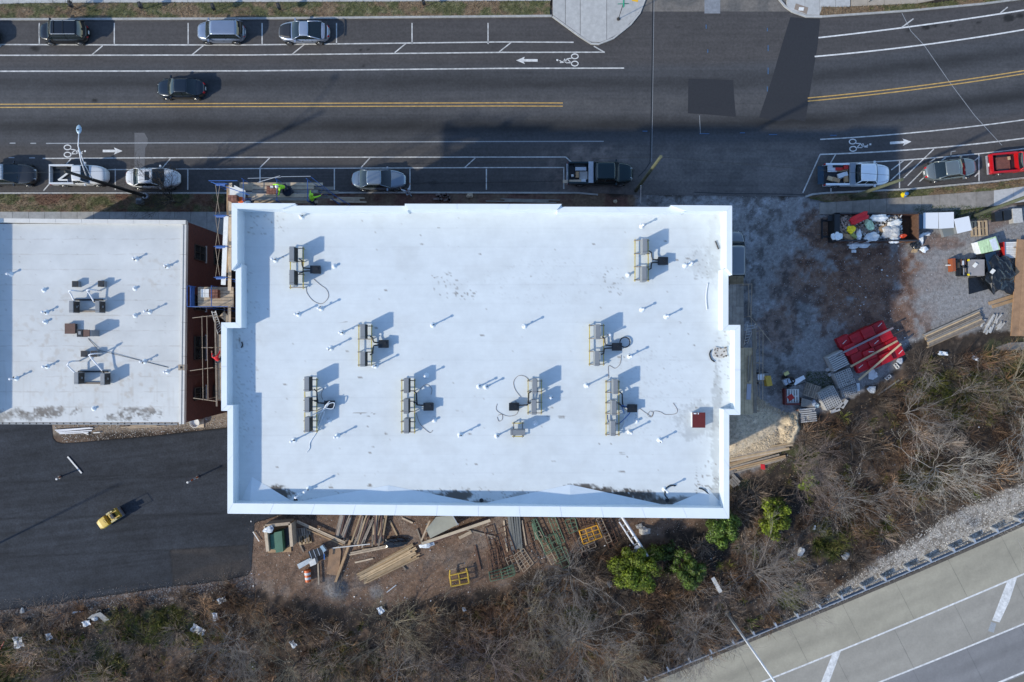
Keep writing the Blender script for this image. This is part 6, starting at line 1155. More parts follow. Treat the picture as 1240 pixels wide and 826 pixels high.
# small brown machine
q = P(1160, 320, .8); e = thing('compactor', 'small brown and black site machine on the gravel', 'machine', (q[0], q[1], 0)); MB().box((-.35, -.05, .45), (.28, 1.2, .7), rz=.05).build('frame', mat('red_brown', (.3, .08, .03), rough=.6), e); MB().box((.15, 0, .5), (.7, .8, .5)).build('engine', 'black', e); [MB().box((.05 + i * .18, -.1 + .3 * (i % 2), .85), (.1, .5, .25)).build('engine_part', 'brown' if i % 2 else 'dgrey', e) for i in range(4)]; MB().box((.35, .1, .95), (.16, .4, .14)).build('tank', 'bag', e); MB().tube([(-.9, -.05, .4), (-.4, -.05, .5)], .06, 6).build('handle', 'paper', e)
for s_ in (-.5, .5): MB().lathe([(.2, -.07), (.2, .07)], 12, (.1, s_, .2), 'Y').build('wheel', 'rubber', e)
# trailer box
q = P(1178, 324, .9); e = thing('site_trailer', 'small trailer with a grey deck and black framed end marked by yellow corners', 'trailer', (q[0], q[1], 0)); MB().box((.35, 0, .6), (1.55, 1.5, .5)).build('deck', mat('trailer_grey', (.30, .28, .27), rough=.7, nscale=3, namt=.15), e)
for x in (-1.15, -.82, -.5): MB().box((x, 0, .85), (.05, 1.55, .08)).build('frame_bar', 'steel' if x == -.82 else 'black', e)
for y in (-.76, 0, .76): MB().box((-.82, y, .7), (.7, .06, .5)).build('frame_side', 'black', e)
MB().box((-.85, 0, .35), (.75, 1.5, .1)).build('frame_floor', 'black', e)
for y in (-.68, .68): MB().box((-.44, y, .95), (.14, .18, .16)).build('corner_block', 'bright', e); MB().lathe([(.3, -.1), (.3, .1)], 14, (.4, y * 1.18, .3), 'Y').build('wheel', 'rubber', e)
# black sheeting heap
for i, (x, y, r, sx, sy, sz, rz, lab) in enumerate(((1209, 330, 1.2, 1.05, 1.35, .5, .1, 'main heap of black plastic sheeting beside the trailer'), (1190, 312, .6, 1.5, .7, .5, .5, 'black sheeting fold with a white tag left of the main heap'), (1219, 344, 1.0, 1.2, .8, .35, -.5, 'black sheeting tail reaching toward the long board'), (1202, 309, .6, 1.4, .6, .4, .0, 'black sheeting under the green wrapped pallet'))):
    crumple('black_sheeting', x, y, 0, r, 'tarp', lab, 'sheeting', sx, sy, sz, rz, 40 + i, 22)
o = MB().prism([P(x, y)[:2] for x, y in ((1172, 337), (1197, 334), (1208, 345), (1203, 357), (1197, 350), (1173, 356.5))], .01, .08).build('black_sheeting', 'tarp'); tag(o, 'flat black sheeting spread below the trailer', 'sheeting')
o = MB().prism([P(x, y, .9)[:2] for x, y in ((1193, 308), (1206, 304), (1207, 322), (1198, 330))], .85, .88).build('blue_black_sheet', mat('navy_sheet', (.012, .03, .06), rough=.3)); tag(o, 'smooth dark blue flap on top of the black heap', 'sheeting')
for i, (x, y) in enumerate(((1203, 328.5), (1187, 320))): o = MB().box((*P(x, y, 1.6)[:2], 1.5 if i == 0 else .9), (.32, .42, .04), rz=-.6, rx=.2).build('white_tag', 'paper'); tag(o, ('white tag on top of the black heap' if i == 0 else 'white tag on the black fold beside the trailer'), 'tag')
# big board at the right edge
e = thing('timber_wall_panel', 'long tan timber panel running down the right edge', 'timber panel', (*P(1238, 350), 0))
for i in range(3):
    a = [(1228 + i * 8.5, 407), (1236 + i * 8.5, 290)]; MB().beam((*P(*a[0], .6)[:2], .6), (*P(*a[1], .6)[:2], .6), .64, .12).build('board', mat('tan_board', (.34, .20, .11), rough=.85, nscale=2, namt=.18, rnd=.08), e, world=True)
for y in (300, 350, 400): MB().box((*P(1238, y, .3)[:2], .27), (1.9, .12, .5)).build('bearer', 'woodg', e, world=True)
def pile(name, lab, a, b_, w0, n, m, layers=1, z0=None, jit=.25, th=.05, cat='lumber', wj=0):
    """planks laid side by side from photo line a to b, total width w0 px"""
    a = Vector(a); b_ = Vector(b_); d = (b_ - a).normalized(); nn = Vector((-d.y, d.x)); z0 = max(gz(*((a + b_) / 2)), 0) + .03 if z0 is None else z0; e = thing(name, lab, cat, (*P(*((a + b_) / 2)), 0)); e.location.z = z0
    for l in range(layers):
        for i in range(n):
            o_ = -w0 / 2 + w0 * (i + .5) / n; j0, j1 = RN.uniform(-jit, jit) * 12, RN.uniform(-jit, jit) * 12; p = a + nn * o_ + d * j0; q_ = b_ + nn * (o_ + RN.uniform(-wj, wj)) + d * j1; z = z0 + l * th * 1.15 + th / 2 + RN.uniform(0, .02)
            MB().beam((*P(p.x, p.y)[:2], z), (*P(q_.x, q_.y)[:2], z + RN.uniform(0, .03)), w0 / n * K0 * RN.uniform(.75, .96), th).build('plank', m[(i + l) % len(m)] if isinstance(m, list) else m, e, world=True)
    return e
pile('lumber_pile', 'long banded stack of weathered planks lying diagonally in the lot', (1121, 412), (1186, 383), 17, 8, ['woodg', 'woodg', 'concold', 'wood'], 3, 0, .12, .09); pile('lumber_pile', 'two brown boards beside the black sheeting near the right edge', (1201, 369), (1233, 359), 10, 2, 'ply', 1, 0, .3, .08); pile('lumber_pile', 'long lower board edging the diagonal plank stack', (1122, 421), (1190, 391), 2.2, 1, 'wood', 1, 0, .1, .06)
# rubble strips
for i in range(22):
    px, py = 1189 + RN.uniform(0, 24), 404 - RN.uniform(0, 20); 
    if i % 1 == 0: o = MB().box((*P(px, py, .1)[:2], .08 + RN.uniform(0, .1)), (RN.uniform(.4, .95), RN.uniform(.08, .16), .1), rz=RN.normal(1.05, .18)).build('concrete_lath', 'stone'); tag(o, 'grey concrete lath in the loose heap below the long board', 'lath', 'grey laths in the loose heap')
poly_sheet('concrete_pad', [(1205, 421), (1222, 415), (1300, 412), (1300, 422), (1212, 424.5)], .07, 'walk_concrete' if False else 'concold', thick=.1, kind='structure')
# concrete block pallets
def blockstack(cx, cy, rz, w_, l, h, lab, mode='holes'):
    q = P(cx, cy, h); e = thing('block_pallet', lab, 'concrete blocks', (q[0], q[1], 0), rz, 'pallets of concrete blocks'); MB().box((0, 0, .06), (w_, l, .12)).build('pallet', 'woodg', e)
    bw, bl = (.2, .4); nx, ny = max(1, round(w_ / .4)), max(1, round(l / .2)); bh = .2; nz = int(h / bh); a = MB()
    for z in range(nz):
        for i in range(nx):
            for j in range(ny):
                if z == nz - 1 and RN.random() < .06: continue
                cx_, cy_ = -w_ / 2 + w_ * (i + .5) / nx, -l / 2 + l * (j + .5) / ny; zz = .12 + z * bh + bh / 2
                if z < nz - 1: a.box((cx_, cy_, zz), (w_ / nx - .01, l / ny - .012, bh - .008)); continue
                W_, L_ = w_ / nx - .012, l / ny - .012
                if mode == 'holes':
                    for dx in (-W_ / 2 + .018, 0, W_ / 2 - .018): a.box((cx_ + dx, cy_, zz), (.036, L_, bh))
                    for dy in (-L_ / 2 + .018, L_ / 2 - .018):
                        for dx in (-W_ / 4, W_ / 4): a.box((cx_ + dx, cy_ + dy, zz), (W_ / 2 - .036, .036, bh - .004))
                else: a.box((cx_, cy_, zz), (W_, L_ * .62, bh))
    o = a.build('block_layer', 'cmu', e); o['kind'] = 'stuff'; return e
blockstack(1014.5, 437, R(27), 1.55, 1.5, .8, 'slatted-top block pallet touching the red wrapped stack at its upper left', 'slat'); blockstack(1022.5, 458, R(22), 1.6, 1.45, .8, 'perforated block pallet below the slatted one beside the red stack'); blockstack(1029, 473.5, R(18), 1.45, .85, .6, 'low half pallet of perforated blocks at the bottom of the row beside the red stack'); blockstack(1004.5, 482, R(27), 1.6, 1.8, .8, 'perforated block pallet standing apart toward the sand')
for i, (x, y, r_) in enumerate(((1011, 497, .3), (1016, 492, .6), (1022, 489, 1.0), (1005, 446, .5), (1008, 452, .45))): o = MB().box((*P(x, y, .1)[:2], .12), (.9, .3, .2), rz=r_).build('concrete_lath', 'cmu'); tag(o, f'loose pale block piece {["below the detached pallet", "at the lower corner of the detached pallet", "right of the detached pallet", "on the left side of the slatted pallet", "between the slatted and perforated pallets"][i]}', 'block')
# red wrapped bundles
u = Vector((.905, -.425)); v_ = Vector((.425, .905)); O = Vector((1016, 417)); k_ = 0
rowlab = ['upper row', 'second row', 'third row', 'lowest row']; collab = ['leftmost', 'left middle', 'right middle', 'rightmost']
for r_ in range(4):
    for c in range(4):
        if r_ == 0 and c == 9: continue
        du = 15.3; dv = 12.4; shift = (r_ * 3.0); x, y = O + u * (du * (c + .5) + shift - (2 if r_ == 3 else 0)) + v_ * (dv * (r_ + .5) - 4 - (3 if c == 0 else 0))
        hh_ = .75 + .35 * ((c * 7 + r_ * 5) % 3) * .5; q = P(x, y, hh_); e = thing('wrapped_bundle', f'red plastic-wrapped bundle, {collab[c]} in the {rowlab[r_]} of the red stack', 'wrapped bundle', (q[0], q[1], 0), R(25) + RN.uniform(-.04, .04), 'red wrapped bundles in the stack'); w_, l_ = du * K0 * .97, dv * K0 * .97
        o = MB().box((0, 0, hh_ / 2 + .06), (w_, l_, hh_ - .12)).build('wrap', 'redwrap', e); bv = o.modifiers.new('b', 'BEVEL'); bv.width = .06; bv.segments = 2; o2 = MB(); [o2.box((x_, 0, .05), (.12, l_ * .9, .1)) for x_ in (-w_ / 3, w_ / 3)]; o2.build('bearer', 'woodg', e); MB().box((0, 0, hh_ + .003), (w_ * .9, .03, .012)).build('wrap_fold', mat('dark_red_fold', (.25, .004, .008), rough=.4), e)
        if (c + r_) % 3 == 0: MB().box((RN.uniform(-.25, .25), RN.uniform(-.2, .2), hh_ + .008), (.5, .05, .01), rz=RN.uniform(-.4, .4)).build('torn_edge', 'paper', e)
for (a, c, m, lab) in (((1020, 427.5), (1081.6, 397), mat('purple_grey_pole', (.20, .17, .19), rough=.6), 'purple-grey pipe lying across the top of the red stack'), ((1030, 444), (1086.7, 412.7), 'wood', 'upper tan board lying across the red stack'), ((1040, 460), (1091, 416.5), 'wood', 'lower tan board lying across the red stack')):
    o = MB().beam(P(*a, 1.25), P(*c, 1.28), .17, .07).build('board', m); tag(o, lab, 'board')
for pts, lab in (([(1052, 449), (1058, 446.5), (1063.5, 456), (1057, 460), (1052, 459)], 'white sheet hanging at the lower side of the red stack'), ([(1049.5, 471), (1053, 468), (1060.5, 468), (1060, 476.5), (1054, 476)], 'white sheet on the dirt below the red stack'), ([(1037, 464), (1041, 464), (1041.5, 473.5), (1038.5, 474)], 'narrow blue-white sheet between the blocks and the red stack')): o = MB().prism([P(x, y, .2)[:2] for x, y in pts], .14, .2).build('sheet', 'bag'); tag(o, lab, 'sheet')
for x, y, r_, lab in ((1085.5, 443, -.9, 'upper hollow block lying right of the red stack'), (1075.5, 457, .7, 'lower hollow block lying right of the red stack')):
    q = P(x, y, .15); e = thing('hollow_block', lab, 'block', (q[0], q[1], max(gz(x, y), 0) + .02), r_)
    for dx, dy, w_, l_ in ((0, .12, .56, .05), (0, -.12, .56, .05), (-.26, 0, .05, .24), (.26, 0, .05, .24), (0, 0, .05, .24)): MB().box((dx, dy, .1), (w_, l_, .2)).build('web', 'paper', e)
crumple('drum_lid', 1090, 437, 0, .28, 'paleb', 'dark lidded bucket at the right corner of the red stack', 'bucket', 1, 1, .8, 0, 60)
hosepts = [(1060, 478), (1068, 470), (1076, 464), (1087, 459)]; 
pile('board', 'grey pole lying on the dirt below the red stack', (1062, 478), (1088, 460), 1.6, 1, 'concold', 1, None, 0, .08, 'pole')
# pallets by the sand
e = pallet(959, 480, .02, 'pallet painted red and white near the sand heap', 1.35, 1.35, 'paper', 0, 6); MB().box((-.1, -.1, .145), (.55, .5, .012), rz=.6).build('red_stain', 'red', e); MB().box((-.75, 0, .3), (.16, 1.5, .6)).build('red_side', 'maroon', e); MB().box((0, -.72, .2), (1.4, .16, .4)).build('red_side', 'maroon', e)
pallet(981.5, 473, -.32, 'brown worn pallet beside the red and white pallet', 1.35, 1.25, 'woodg', .35, 7); obox('panel_box', 'dark flat box under the brown worn pallet', 'box', [(971, 482), (988, 487), (986, 494), (970, 492)], 0, .4, 'brown', 'concold')
blockstack(979.5, 503, R(6), 1.5, 1.35, .6, 'pale solid block pallet at the edge of the sand', 'solid'); q = P(968.5, 503, .3)
for i in range(7): o = MB().box((*P(966 + RN.uniform(0, 4), 497 + i * 2.4, .15)[:2], .12 + .04 * (i % 2)), (.34, .16, .12), rz=RN.uniform(-.5, .5)).build('loose_brick', mat('orange_brick', (.42, .20, .12), rough=.9)); tag(o, 'loose orange brick in the row left of the pale block pallet', 'brick', 'loose orange bricks')
q = P(958, 461, .8); e = thing('mortar_mixer', 'mortar mixer with a dark drum and white chute near the pallets', 'mixer', (q[0], q[1], 0), .5); MB().lathe([(.30, .2), (.42, .35), (.42, .75), (.34, .85), (.30, .6)], 16).build('drum', 'dgrey', e); MB().prism([(.15, -.6), (1.3, -.5), (1.3, -.15), (.15, -.1)], .6, .68).build('chute', 'bag', e); MB().box((-.35, .1, .6), (.6, .5, .4)).build('engine_cover', 'paleb', e); MB().box((.0, .75, .6), (.45, .3, .2)).build('fuel_box', mat('pale_yellow', (.55, .5, .2), rough=.6), e)
for y in (-.5, .5): MB().lathe([(.24, -.08), (.24, .08)], 12, (-.2, y, .24), 'Y').build('wheel', 'rubber', e)
MB().tube([(0, -.6, .4), (1.2, -.9, .35)], .04, 6).build('tow_bar', 'black', e)
for i, (x, y, sx) in enumerate(((985, 488, 1), (988.5, 491, .8), (974, 487, .7))): crumple('bucket', x, y, 0, .3 * sx, ['paleb', 'teal', 'greenp'][i], f'{["pale grey", "teal", "green"][i]} tub among the pallets by the sand', 'tub', 1, 1, .9, 0, 70 + i)
pile('lumber_pile', 'long planks lying along the foot of the sand heap', (884, 553), (955, 540), 12, 5, ['wood', 'woodp', 'woodg'], 1, .12, .5, .07, wj=2); pile('lumber_pile', 'lower bundle of long planks at the east foot of the building', (884, 567), (950, 550), 14, 6, ['ply', 'wood', 'woodg'], 1, .1, .6, .07, wj=3)
o = MB().prism([P(x, y, .2)[:2] for x, y in ((921, 562), (926, 562.5), (926.5, 569), (921.5, 568))], .18, .22).build('red_flag', 'redc'); tag(o, 'small red rag beside the long planks', 'rag')
pile('pipe_pile', 'dark plank offcuts against the southeast corner of the building', (883, 577), (894, 589), 12, 4, 'concold', 1, .1, .3, .08)

# ================================================================ SITE MATERIALS, SOUTH YARD
e = thing('tool_shed', 'open timber-edged box with a green cabinet inside at the corner of the yard', 'storage box', (*P(337, 651), 0)); zt = 1.3
for a, c in (((321, 637), (351, 634)), ((351, 634), (353, 662)), ((321, 637), (324, 668))): MB().beam((*P(*a, zt)[:2], zt / 2), (*P(*c, zt)[:2], zt / 2), .28, zt).build('side_wall', 'woodp', e, world=True)
MB().prism([P(x, y)[:2] for x, y in ((322, 638), (352, 636), (353, 668), (325, 669))], .02, .1).build('floor', 'ply', e, world=True)
MB().prism([P(x, y, 1.2)[:2] for x, y in ((332, 645), (341, 643), (343, 668), (334, 669.5))], .1, 1.2).build('cabinet', 'greenp', e, world=True); MB().prism([P(x, y, 1.0)[:2] for x, y in ((327, 648), (332, 646), (334, 666), (328, 665))], .1, 1.0).build('cabinet_side', 'greenp', e, world=True); MB().prism([P(x, y, .6)[:2] for x, y in ((343, 641), (350, 638), (351.5, 658), (344, 666))], .1, .55).build('dark_open_side', 'black', e, world=True)  # low black block stands in for the shade of the cabinet's open side
crumple('plastic_bag', 326, 641, 1.2, .42, 'bag', 'clear bag on the corner of the green cabinet box', 'bag', 1.2, .7, .4, .3, 80)
pallet(367.5, 648, .12, 'dark weathered pallet beside the green cabinet box', 1.25, 1.35, 'woodg', None, 6); pallet(369, 654, .2, 'yellowish pallet half under the dark weathered one', 1.1, .8, 'wood', None, 4)
pile('board', 'long grey-brown plank leaning diagonally from the green box', (361, 630), (419, 656), 3.6, 2, 'woodp', 1, .35, 0, .08, 'board'); pile('board', 'thin board under the long diagonal plank', (372, 640), (416, 659), 1.6, 1, 'ply', 1, .2, 0, .06, 'board')
pile('board', 'orange-brown plank lying steeply beside the plywood sheet', (425, 653.5), (404.5, 711), 3.0, 1, mat_n if False else 'ply', 1, .2, 0, .08, 'board'); pile('board', 'thin pale batten crossing the end of the orange-brown plank', (403, 662.5), (449, 657.5), 1.4, 1, 'paper', 1, .3, 0, .05, 'batten'); pile('board', 'pair of pale boards right of the thin batten', (425, 670), (470, 661), 4.2, 2, 'woodp', 1, .12, .3, .06, 'boards')
pile('board', 'third pale board lying below the pair', (440, 665), (487, 660), 2, 1, 'wood', 1, .1, .3, .06, 'board'); pile('board', 'thin brown stake below the blue sawhorse', (386, 681), (387, 707), 1.8, 1, 'woodp', 1, .2, 0, .08, 'stake'); pile('board', 'slim blue-white pipe on the dirt below the lumber stack', (468.5, 717), (480, 708), 1.1, 1, 'bag', 1, None, 0, .05, 'pipe'); pile('board', 'short white strip near the asphalt edge', (307, 643.5), (314.6, 655), 1.3, 1, 'paper', 1, .1, 0, .04, 'strip')
o = MB().prism([P(x, y, .1)[:2] for x, y in ((399, 664), (412, 663), (413, 668), (410, 697), (395.5, 695))], .08, .11).build('plywood_sheet', mat('brown_ply', (.30, .19, .115), rough=.85, nscale=2, namt=.15)); tag(o, 'brown plywood sheet lying on the dirt', 'plywood sheet')
pile('lumber_pile', 'fresh tan lumber stack fanned out in the south yard', (440, 699), (500, 667), 16, 8, 'wood', 3, .03, .5, .07, wj=3)
pile('lumber_pile', 'leftmost dark lumber stack reaching under the south parapet', (412, 650), (421, 622), 13, 7, ['woodg', 'concold', 'brown'], 3, .03, .5, .08, wj=3); pile('lumber_pile', 'second dark lumber stack reaching under the south parapet', (434, 655), (446, 622), 16, 8, ['woodg', 'woodg', 'wood', 'brown'], 3, .03, .5, .08, wj=4); pile('lumber_pile', 'third lumber stack of short pieces reaching under the south parapet', (458, 654), (462, 622), 14, 7, ['wood', 'woodg', 'brown'], 4, .03, .7, .08, wj=5)
# green tarpaulin/tarp hollow with dark hole
crumple('black_sheeting', 478, 657, 0, .7, 'tarp', 'black sheeting bunched between the lumber stacks', 'sheeting', 1.6, .6, .35, .1, 81)
q = P(385, 670, .8); e = thing('sawhorse_table', 'dark work table with blue frame beside the traffic barrel', 'work table', (q[0], q[1], 0), .35); MB().box((-.1, .1, .75), (1.5, .7, .05)).build('table_top', 'black', e)
for i in range(4): MB().box((-.7 + i * .4, .1, .79), (.05, .72, .03)).build('rail', 'paleb', e)
MB().box((.7, .3, .95), (.3, .6, .3), rz=.3).build('motor', 'teal', e)
for x in (-.7, .55):
    for y in (-.2, .4): MB().box((x, y, .36), (.05, .05, .72)).build('leg', 'bluep', e)
MB().beam((.3, -.8, .6), (.6, .1, .7), .1, .08).build('stand', 'bluep', e)
obox('wrapped_pallet', 'narrow pale grey box lying beside the traffic barrel', 'box', [(360, 683.5), (377, 675), (379, 679.5), (362.5, 689)], .1, .45, 'grey', mat('pale_top', (.45, .5, .53), rough=.5)); obox('generator', 'small cream machine between the work table and the barrel', 'machine', [(374, 680), (381, 676), (383, 683), (376, 686)], .05, .7, 'stone', 'paper')
q = P(372.5, 690, 0.3); e = thing('traffic_barrel', 'orange and white striped traffic barrel in the south yard', 'traffic barrel', (q[0], q[1], .35)); e.rotation_euler = (math.radians(88), 0, math.radians(4))
for i in range(5): MB().lathe([(.31 - .012 * i, i * .22), (.31 - .012 * (i + 1), i * .22 + .218)], 18).build('stripe', ['orange', 'whiteb', 'orange', 'whiteb', 'orange'][i], e)
# shed panel and beams
e = thing('door_panel', 'grey-green sheet panel tilted between beams below the parapet', 'panel', (*P(532, 640), 0)); MB().prism([P(x, y, .9)[:2] for x, y in ((516, 641), (528, 626), (549, 624), (554, 635.5), (521, 652))], .84, .9).build('sheet', mat('sage_sheet', (.33, .33, .27), rough=.6, nscale=1.5, namt=.08), e, world=True); MB().beam(P(548, 624, .92), P(555, 636, .92), .06, .06).build('edge', 'steel', e, world=True)
for x, y in ((517, 642), (553, 635)): MB().box((*P(x, y, .4)[:2], .42), (.12, .12, .84)).build('prop', 'woodg', e, world=True)
pile('board', 'long pale beam crossing below the grey-green panel', (512, 656), (594, 628), 4.6, 1, mat('cream_beam', (.50, .42, .31), rough=.8, nscale=2, namt=.12), 1, .5, 0, .12, 'beam'); pile('board', 'short tan board below the long pale beam', (556, 651), (571, 643.5), 4, 1, 'woodp', 1, .1, 0, .06, 'board'); pile('board', 'brown beam left of the grey-green panel', (511, 653), (521, 629), 2.4, 1, 'woodp', 1, .3, 0, .1, 'beam')
pile('board', 'dark board between the panel and the long beam', (524, 655), (590, 629), 6, 1, 'brown', 1, .1, 0, .08, 'board'); crumple('plastic_bag', 517, 660, 0, .5, 'bag', 'white sheeting under the end of the long pale beam', 'sheeting', 1.4, .6, .4, .2, 83)
def rframe(name, lab, quad, z, r, m, rungs=3, cross=1, cat='scaffold frame', grp='loose frames in the south yard'):
    """tubular frame; quad = 4 photo corners"""
    c = [Vector(P(x, y, z)) for x, y in quad]; z0 = max(gz(*quad[0]), 0); e = thing(name, lab, cat, (*(sum(c, Vector()) / 4).xy, z0), 0, grp)
    for p in c: p.z = z0 + z
    for i in range(4): MB().tube([c[i], c[(i + 1) % 4]], r, 6).build('tube', m, e, world=True)
    for i in range(rungs): t = (i + 1) / (rungs + 1); MB().tube([c[0].lerp(c[3], t), c[1].lerp(c[2], t)], r * .8, 5).build('rung', m, e, world=True)
    for i in range(cross): t = (i + 1) / (cross + 1); MB().tube([c[0].lerp(c[1], t), c[3].lerp(c[2], t)], r * .8, 5).build('brace', m, e, world=True)
    return e
fr = [('rusty ladder frame at the left of the heap', [(586, 640), (596, 636), (612, 690), (600, 693)], .15, 'rust', 6, 0), ('second rusty frame half buried in brush', [(590, 668), (602, 664), (606, 700), (594, 702)], .2, 'rust', 4, 1), ('third rusty ladder frame', [(604, 640), (613, 637), (626, 672), (616, 676)], .25, 'rust', 5, 1), ('olive frame at the bottom of the rusty heap', [(592, 693), (620, 686), (623, 697), (594, 704)], .3, 'green', 2, 1),
      ('green frame left of the grey pipe bundle', [(606, 690), (621, 684), (624, 695), (609, 701)], .4, 'green', 2, 1), ('yellow-brown rack below the grey pipe bundle', [(622, 673), (634, 664), (646, 682), (634, 693)], .5, 'tan', 5, 2), ('green ladder frame right of the pipe bundle', [(644, 630), (649, 628), (668, 668), (661, 672)], .35, 'green', 8, 0), ('tan ladder frame beside the green ladder', [(648, 645), (653, 643), (674, 680), (668, 684)], .3, 'tan', 7, 0),
      ('narrow rusty frame between the two left ladder frames', [(596, 650), (604, 647), (617, 686), (609, 690)], .1, 'rust', 5, 0), ('small tan frame below the second rusty frame', [(612, 676), (622, 672), (630, 690), (620, 694)], .2, 'tan', 3, 1), ('brown ladder lying under the green ladder', [(636, 634), (642, 632), (660, 682), (653, 685)], .12, 'rust', 8, 0), ('olive frame at the lower right of the heap', [(668, 668), (684, 662), (690, 676), (674, 683)], .25, 'green', 2, 1),
      ('brown ladder left of the orange rack', [(690, 632), (696, 630), (712, 672), (706, 675)], .1, 'rust', 7, 0), ('tan frame half under the orange rack', [(700, 652), (716, 646), (722, 662), (706, 668)], .1, 'tan', 2, 1), ('rusty frame between the two right ladders', [(726, 630), (731, 628), (744, 662), (738, 665)], .12, 'rust', 6, 0),
      ('green end frame crossing the tan ladder', [(655, 654), (674, 646), (680, 660), (660, 670)], .5, 'green', 1, 1), ('green frame in the middle of the heap', [(664, 648), (672, 646), (690, 684), (682, 688)], .3, 'green', 3, 0), ('pale green frame under the parapet edge', [(664, 627), (672, 626), (684, 656), (676, 659)], .45, 'green', 4, 1), ('brown frame right of the pale green one', [(677, 632), (684, 630), (700, 666), (693, 669)], .35, 'rust', 5, 0),
      ('tall green frame beside the orange rack', [(684, 630), (696, 627), (700, 642), (690, 646)], .6, 'green', 2, 1), ('tan ladder right of the orange rack', [(722, 628), (728, 627), (741, 655), (735, 658)], .4, 'tan', 7, 0), ('brown ladder at the right end of the heap', [(731, 630), (737, 628), (748, 656), (742, 660)], .3, 'rust', 6, 0), ('brown frame above the green bush', [(700, 627), (714, 626), (718, 636), (704, 640)], .3, 'rust', 2, 1)]
for lab, qd, z, m, rg, cr in fr: rframe('end_frame', lab, qd, z, .04, m, rg, cr)
e = rframe('steel_rack', 'bright orange-yellow steel rack in the south yard', [(701.5, 643), (723, 636), (729, 650.5), (706.5, 659)], 1.0, .055, mat('orange_yellow', (.72, .36, .03), rough=.5), 2, 2, 'rack'); 
for x, y in ((701.5, 643), (723, 636), (729, 650.5), (706.5, 659)): q = P(x, y, 1.0); MB().tube([(q[0], q[1], 0), (q[0], q[1], 1.0)], .05, 6).build('leg', 'orange_yellow' if False else MATS['orange_yellow'], e, world=True)
e = rframe('steel_rack', 'square yellow steel frame divided by a cross in the lower yard', [(544.5, 697), (566, 692), (568, 706), (546.5, 710)], .5, .08, 'yellow', 1, 1, 'rack'); MB().tube([P(545, 690, .5), P(544.5, 697, .5)], .07, 6).build('upright', 'yellow', e, world=True); MB().tube([P(564.5, 688, .5), P(566, 692, .5)], .08, 6).build('upright', 'yellow', e, world=True); MB().tube([P(545, 690, .5), P(552, 688.5, .5)], .05, 6).build('upright', 'tan', e, world=True)
pile('pipe_pile', 'bundle of grey scaffold tubes reaching under the parapet', (626, 667), (622, 622), 14, 8, 'steel' if False else mat('dull_tube', (.20, .205, .19), rough=.6, metal=.3, rnd=.25), 2, .03, .3, .07, 'tubes', 1.5)
pile('pipe_pile', 'short green poles beside the pale green frame', (652, 655), (645, 630), 6, 3, 'green', 1, .1, .3, .06, 'tubes', 1)
for i, (a, c, m, lab) in enumerate((((472, 630), (481, 648), 'wood', 'short tan board right of the third lumber stack'), ((487, 627), (500, 633), 'woodp', 'pale offcut under the parapet right of the lumber stacks'), ((350, 632), (368, 668), 'woodg', 'grey board beside the green cabinet box'), ((430, 681), (452, 676), 'woodp', 'short board above the fresh lumber stack'), ((400, 668), (423, 652), 'woodg', 'dark board under the plywood sheet'), ((505, 640), (512, 660), 'woodg', 'dark board left of the long pale beam'), ((560, 640), (600, 650), 'woodg', 'weathered board right of the long pale beam'), ((575, 660), (582, 690), 'rust', 'rusty bar left of the frame heap'), ((610, 630), (614, 668), 'woodp', 'pale board left of the grey pipe bundle'), ((632, 630), (637, 660), 'woodp', 'pale board right of the grey pipe bundle'), ((478, 674), (492, 690), 'woodg', 'dark offcut beside the fresh lumber stack'))):
    pile('board', lab, a, c, 2.2, 1, m, 1, None, 0, .06, 'board')
# white fallen mast
e = thing('fallen_mast', 'white metal mast with a bracket leaning out from the south wall over the bush', 'mast', (*P(770, 650, 2)[:2], .5)); MB().tube([P(752, 624, 2.6), P(784, 673.5, 2.0)], .13, 10).build('mast', 'white_steel', e, world=True, smooth=True); MB().tube([P(750, 632, 2.3), P(768, 660, 2.1)], .07, 6).build('rail', 'white_steel', e, world=True)
for i in range(5): MB().tube([P(752 + i * 5.0, 627 + i * 7.6, 2.5), P(749.5 + i * 4.6, 630 + i * 7.6, 2.3)], .05, 5).build('rung', 'grey', e, world=True)
q = P(772.5, 665, 2.3); MB().lathe([(.30, 0), (.32, .06), (.24, .18), (.10, .2)], 16, (q[0], q[1], 2.05)).build('bracket', 'white_steel', e, world=True); MB().beam(P(761, 670, 2.1), P(770, 667, 2.1), .2, .1).build('arm', 'white_steel', e, world=True)
for x, y in ((752, 626), (784, 673)): q = P(x, y, 2.2); MB().tube([(q[0], q[1], 0), (q[0], q[1], 2.1)], .05, 6).build('prop', 'steel', e, world=True)
e = thing('plank', 'short white plank lying in the brush right of the bushes', 'plank', (*P(867.5, 708), 0)); MB().beam((*P(862.5, 699, .5)[:2], .6), (*P(872.5, 717, .5)[:2], .6), .36, .06).build('board', 'paper', e, world=True)
for i, (x, y, r_, lab) in enumerate(((780, 643, .5, 'pale boulder below the parapet by the white mast'), (774, 637, .3, 'smaller stone beside the pale boulder'), (1024, 673.5, .36, 'pale boulder in the brush above the gravel verge'), (970, 668, .4, 'grey stone slab in the brush'), (27, 740, .25, 'pale stone at the edge of the new asphalt'), (738, 707, .3, 'pale stone in the brush below the bushes'))): crumple('boulder', x, y, max(gz(x, y), 0), r_, 'stone', lab, 'boulder', 1.1, .8, .45, .4 * i, 90 + i, 8)
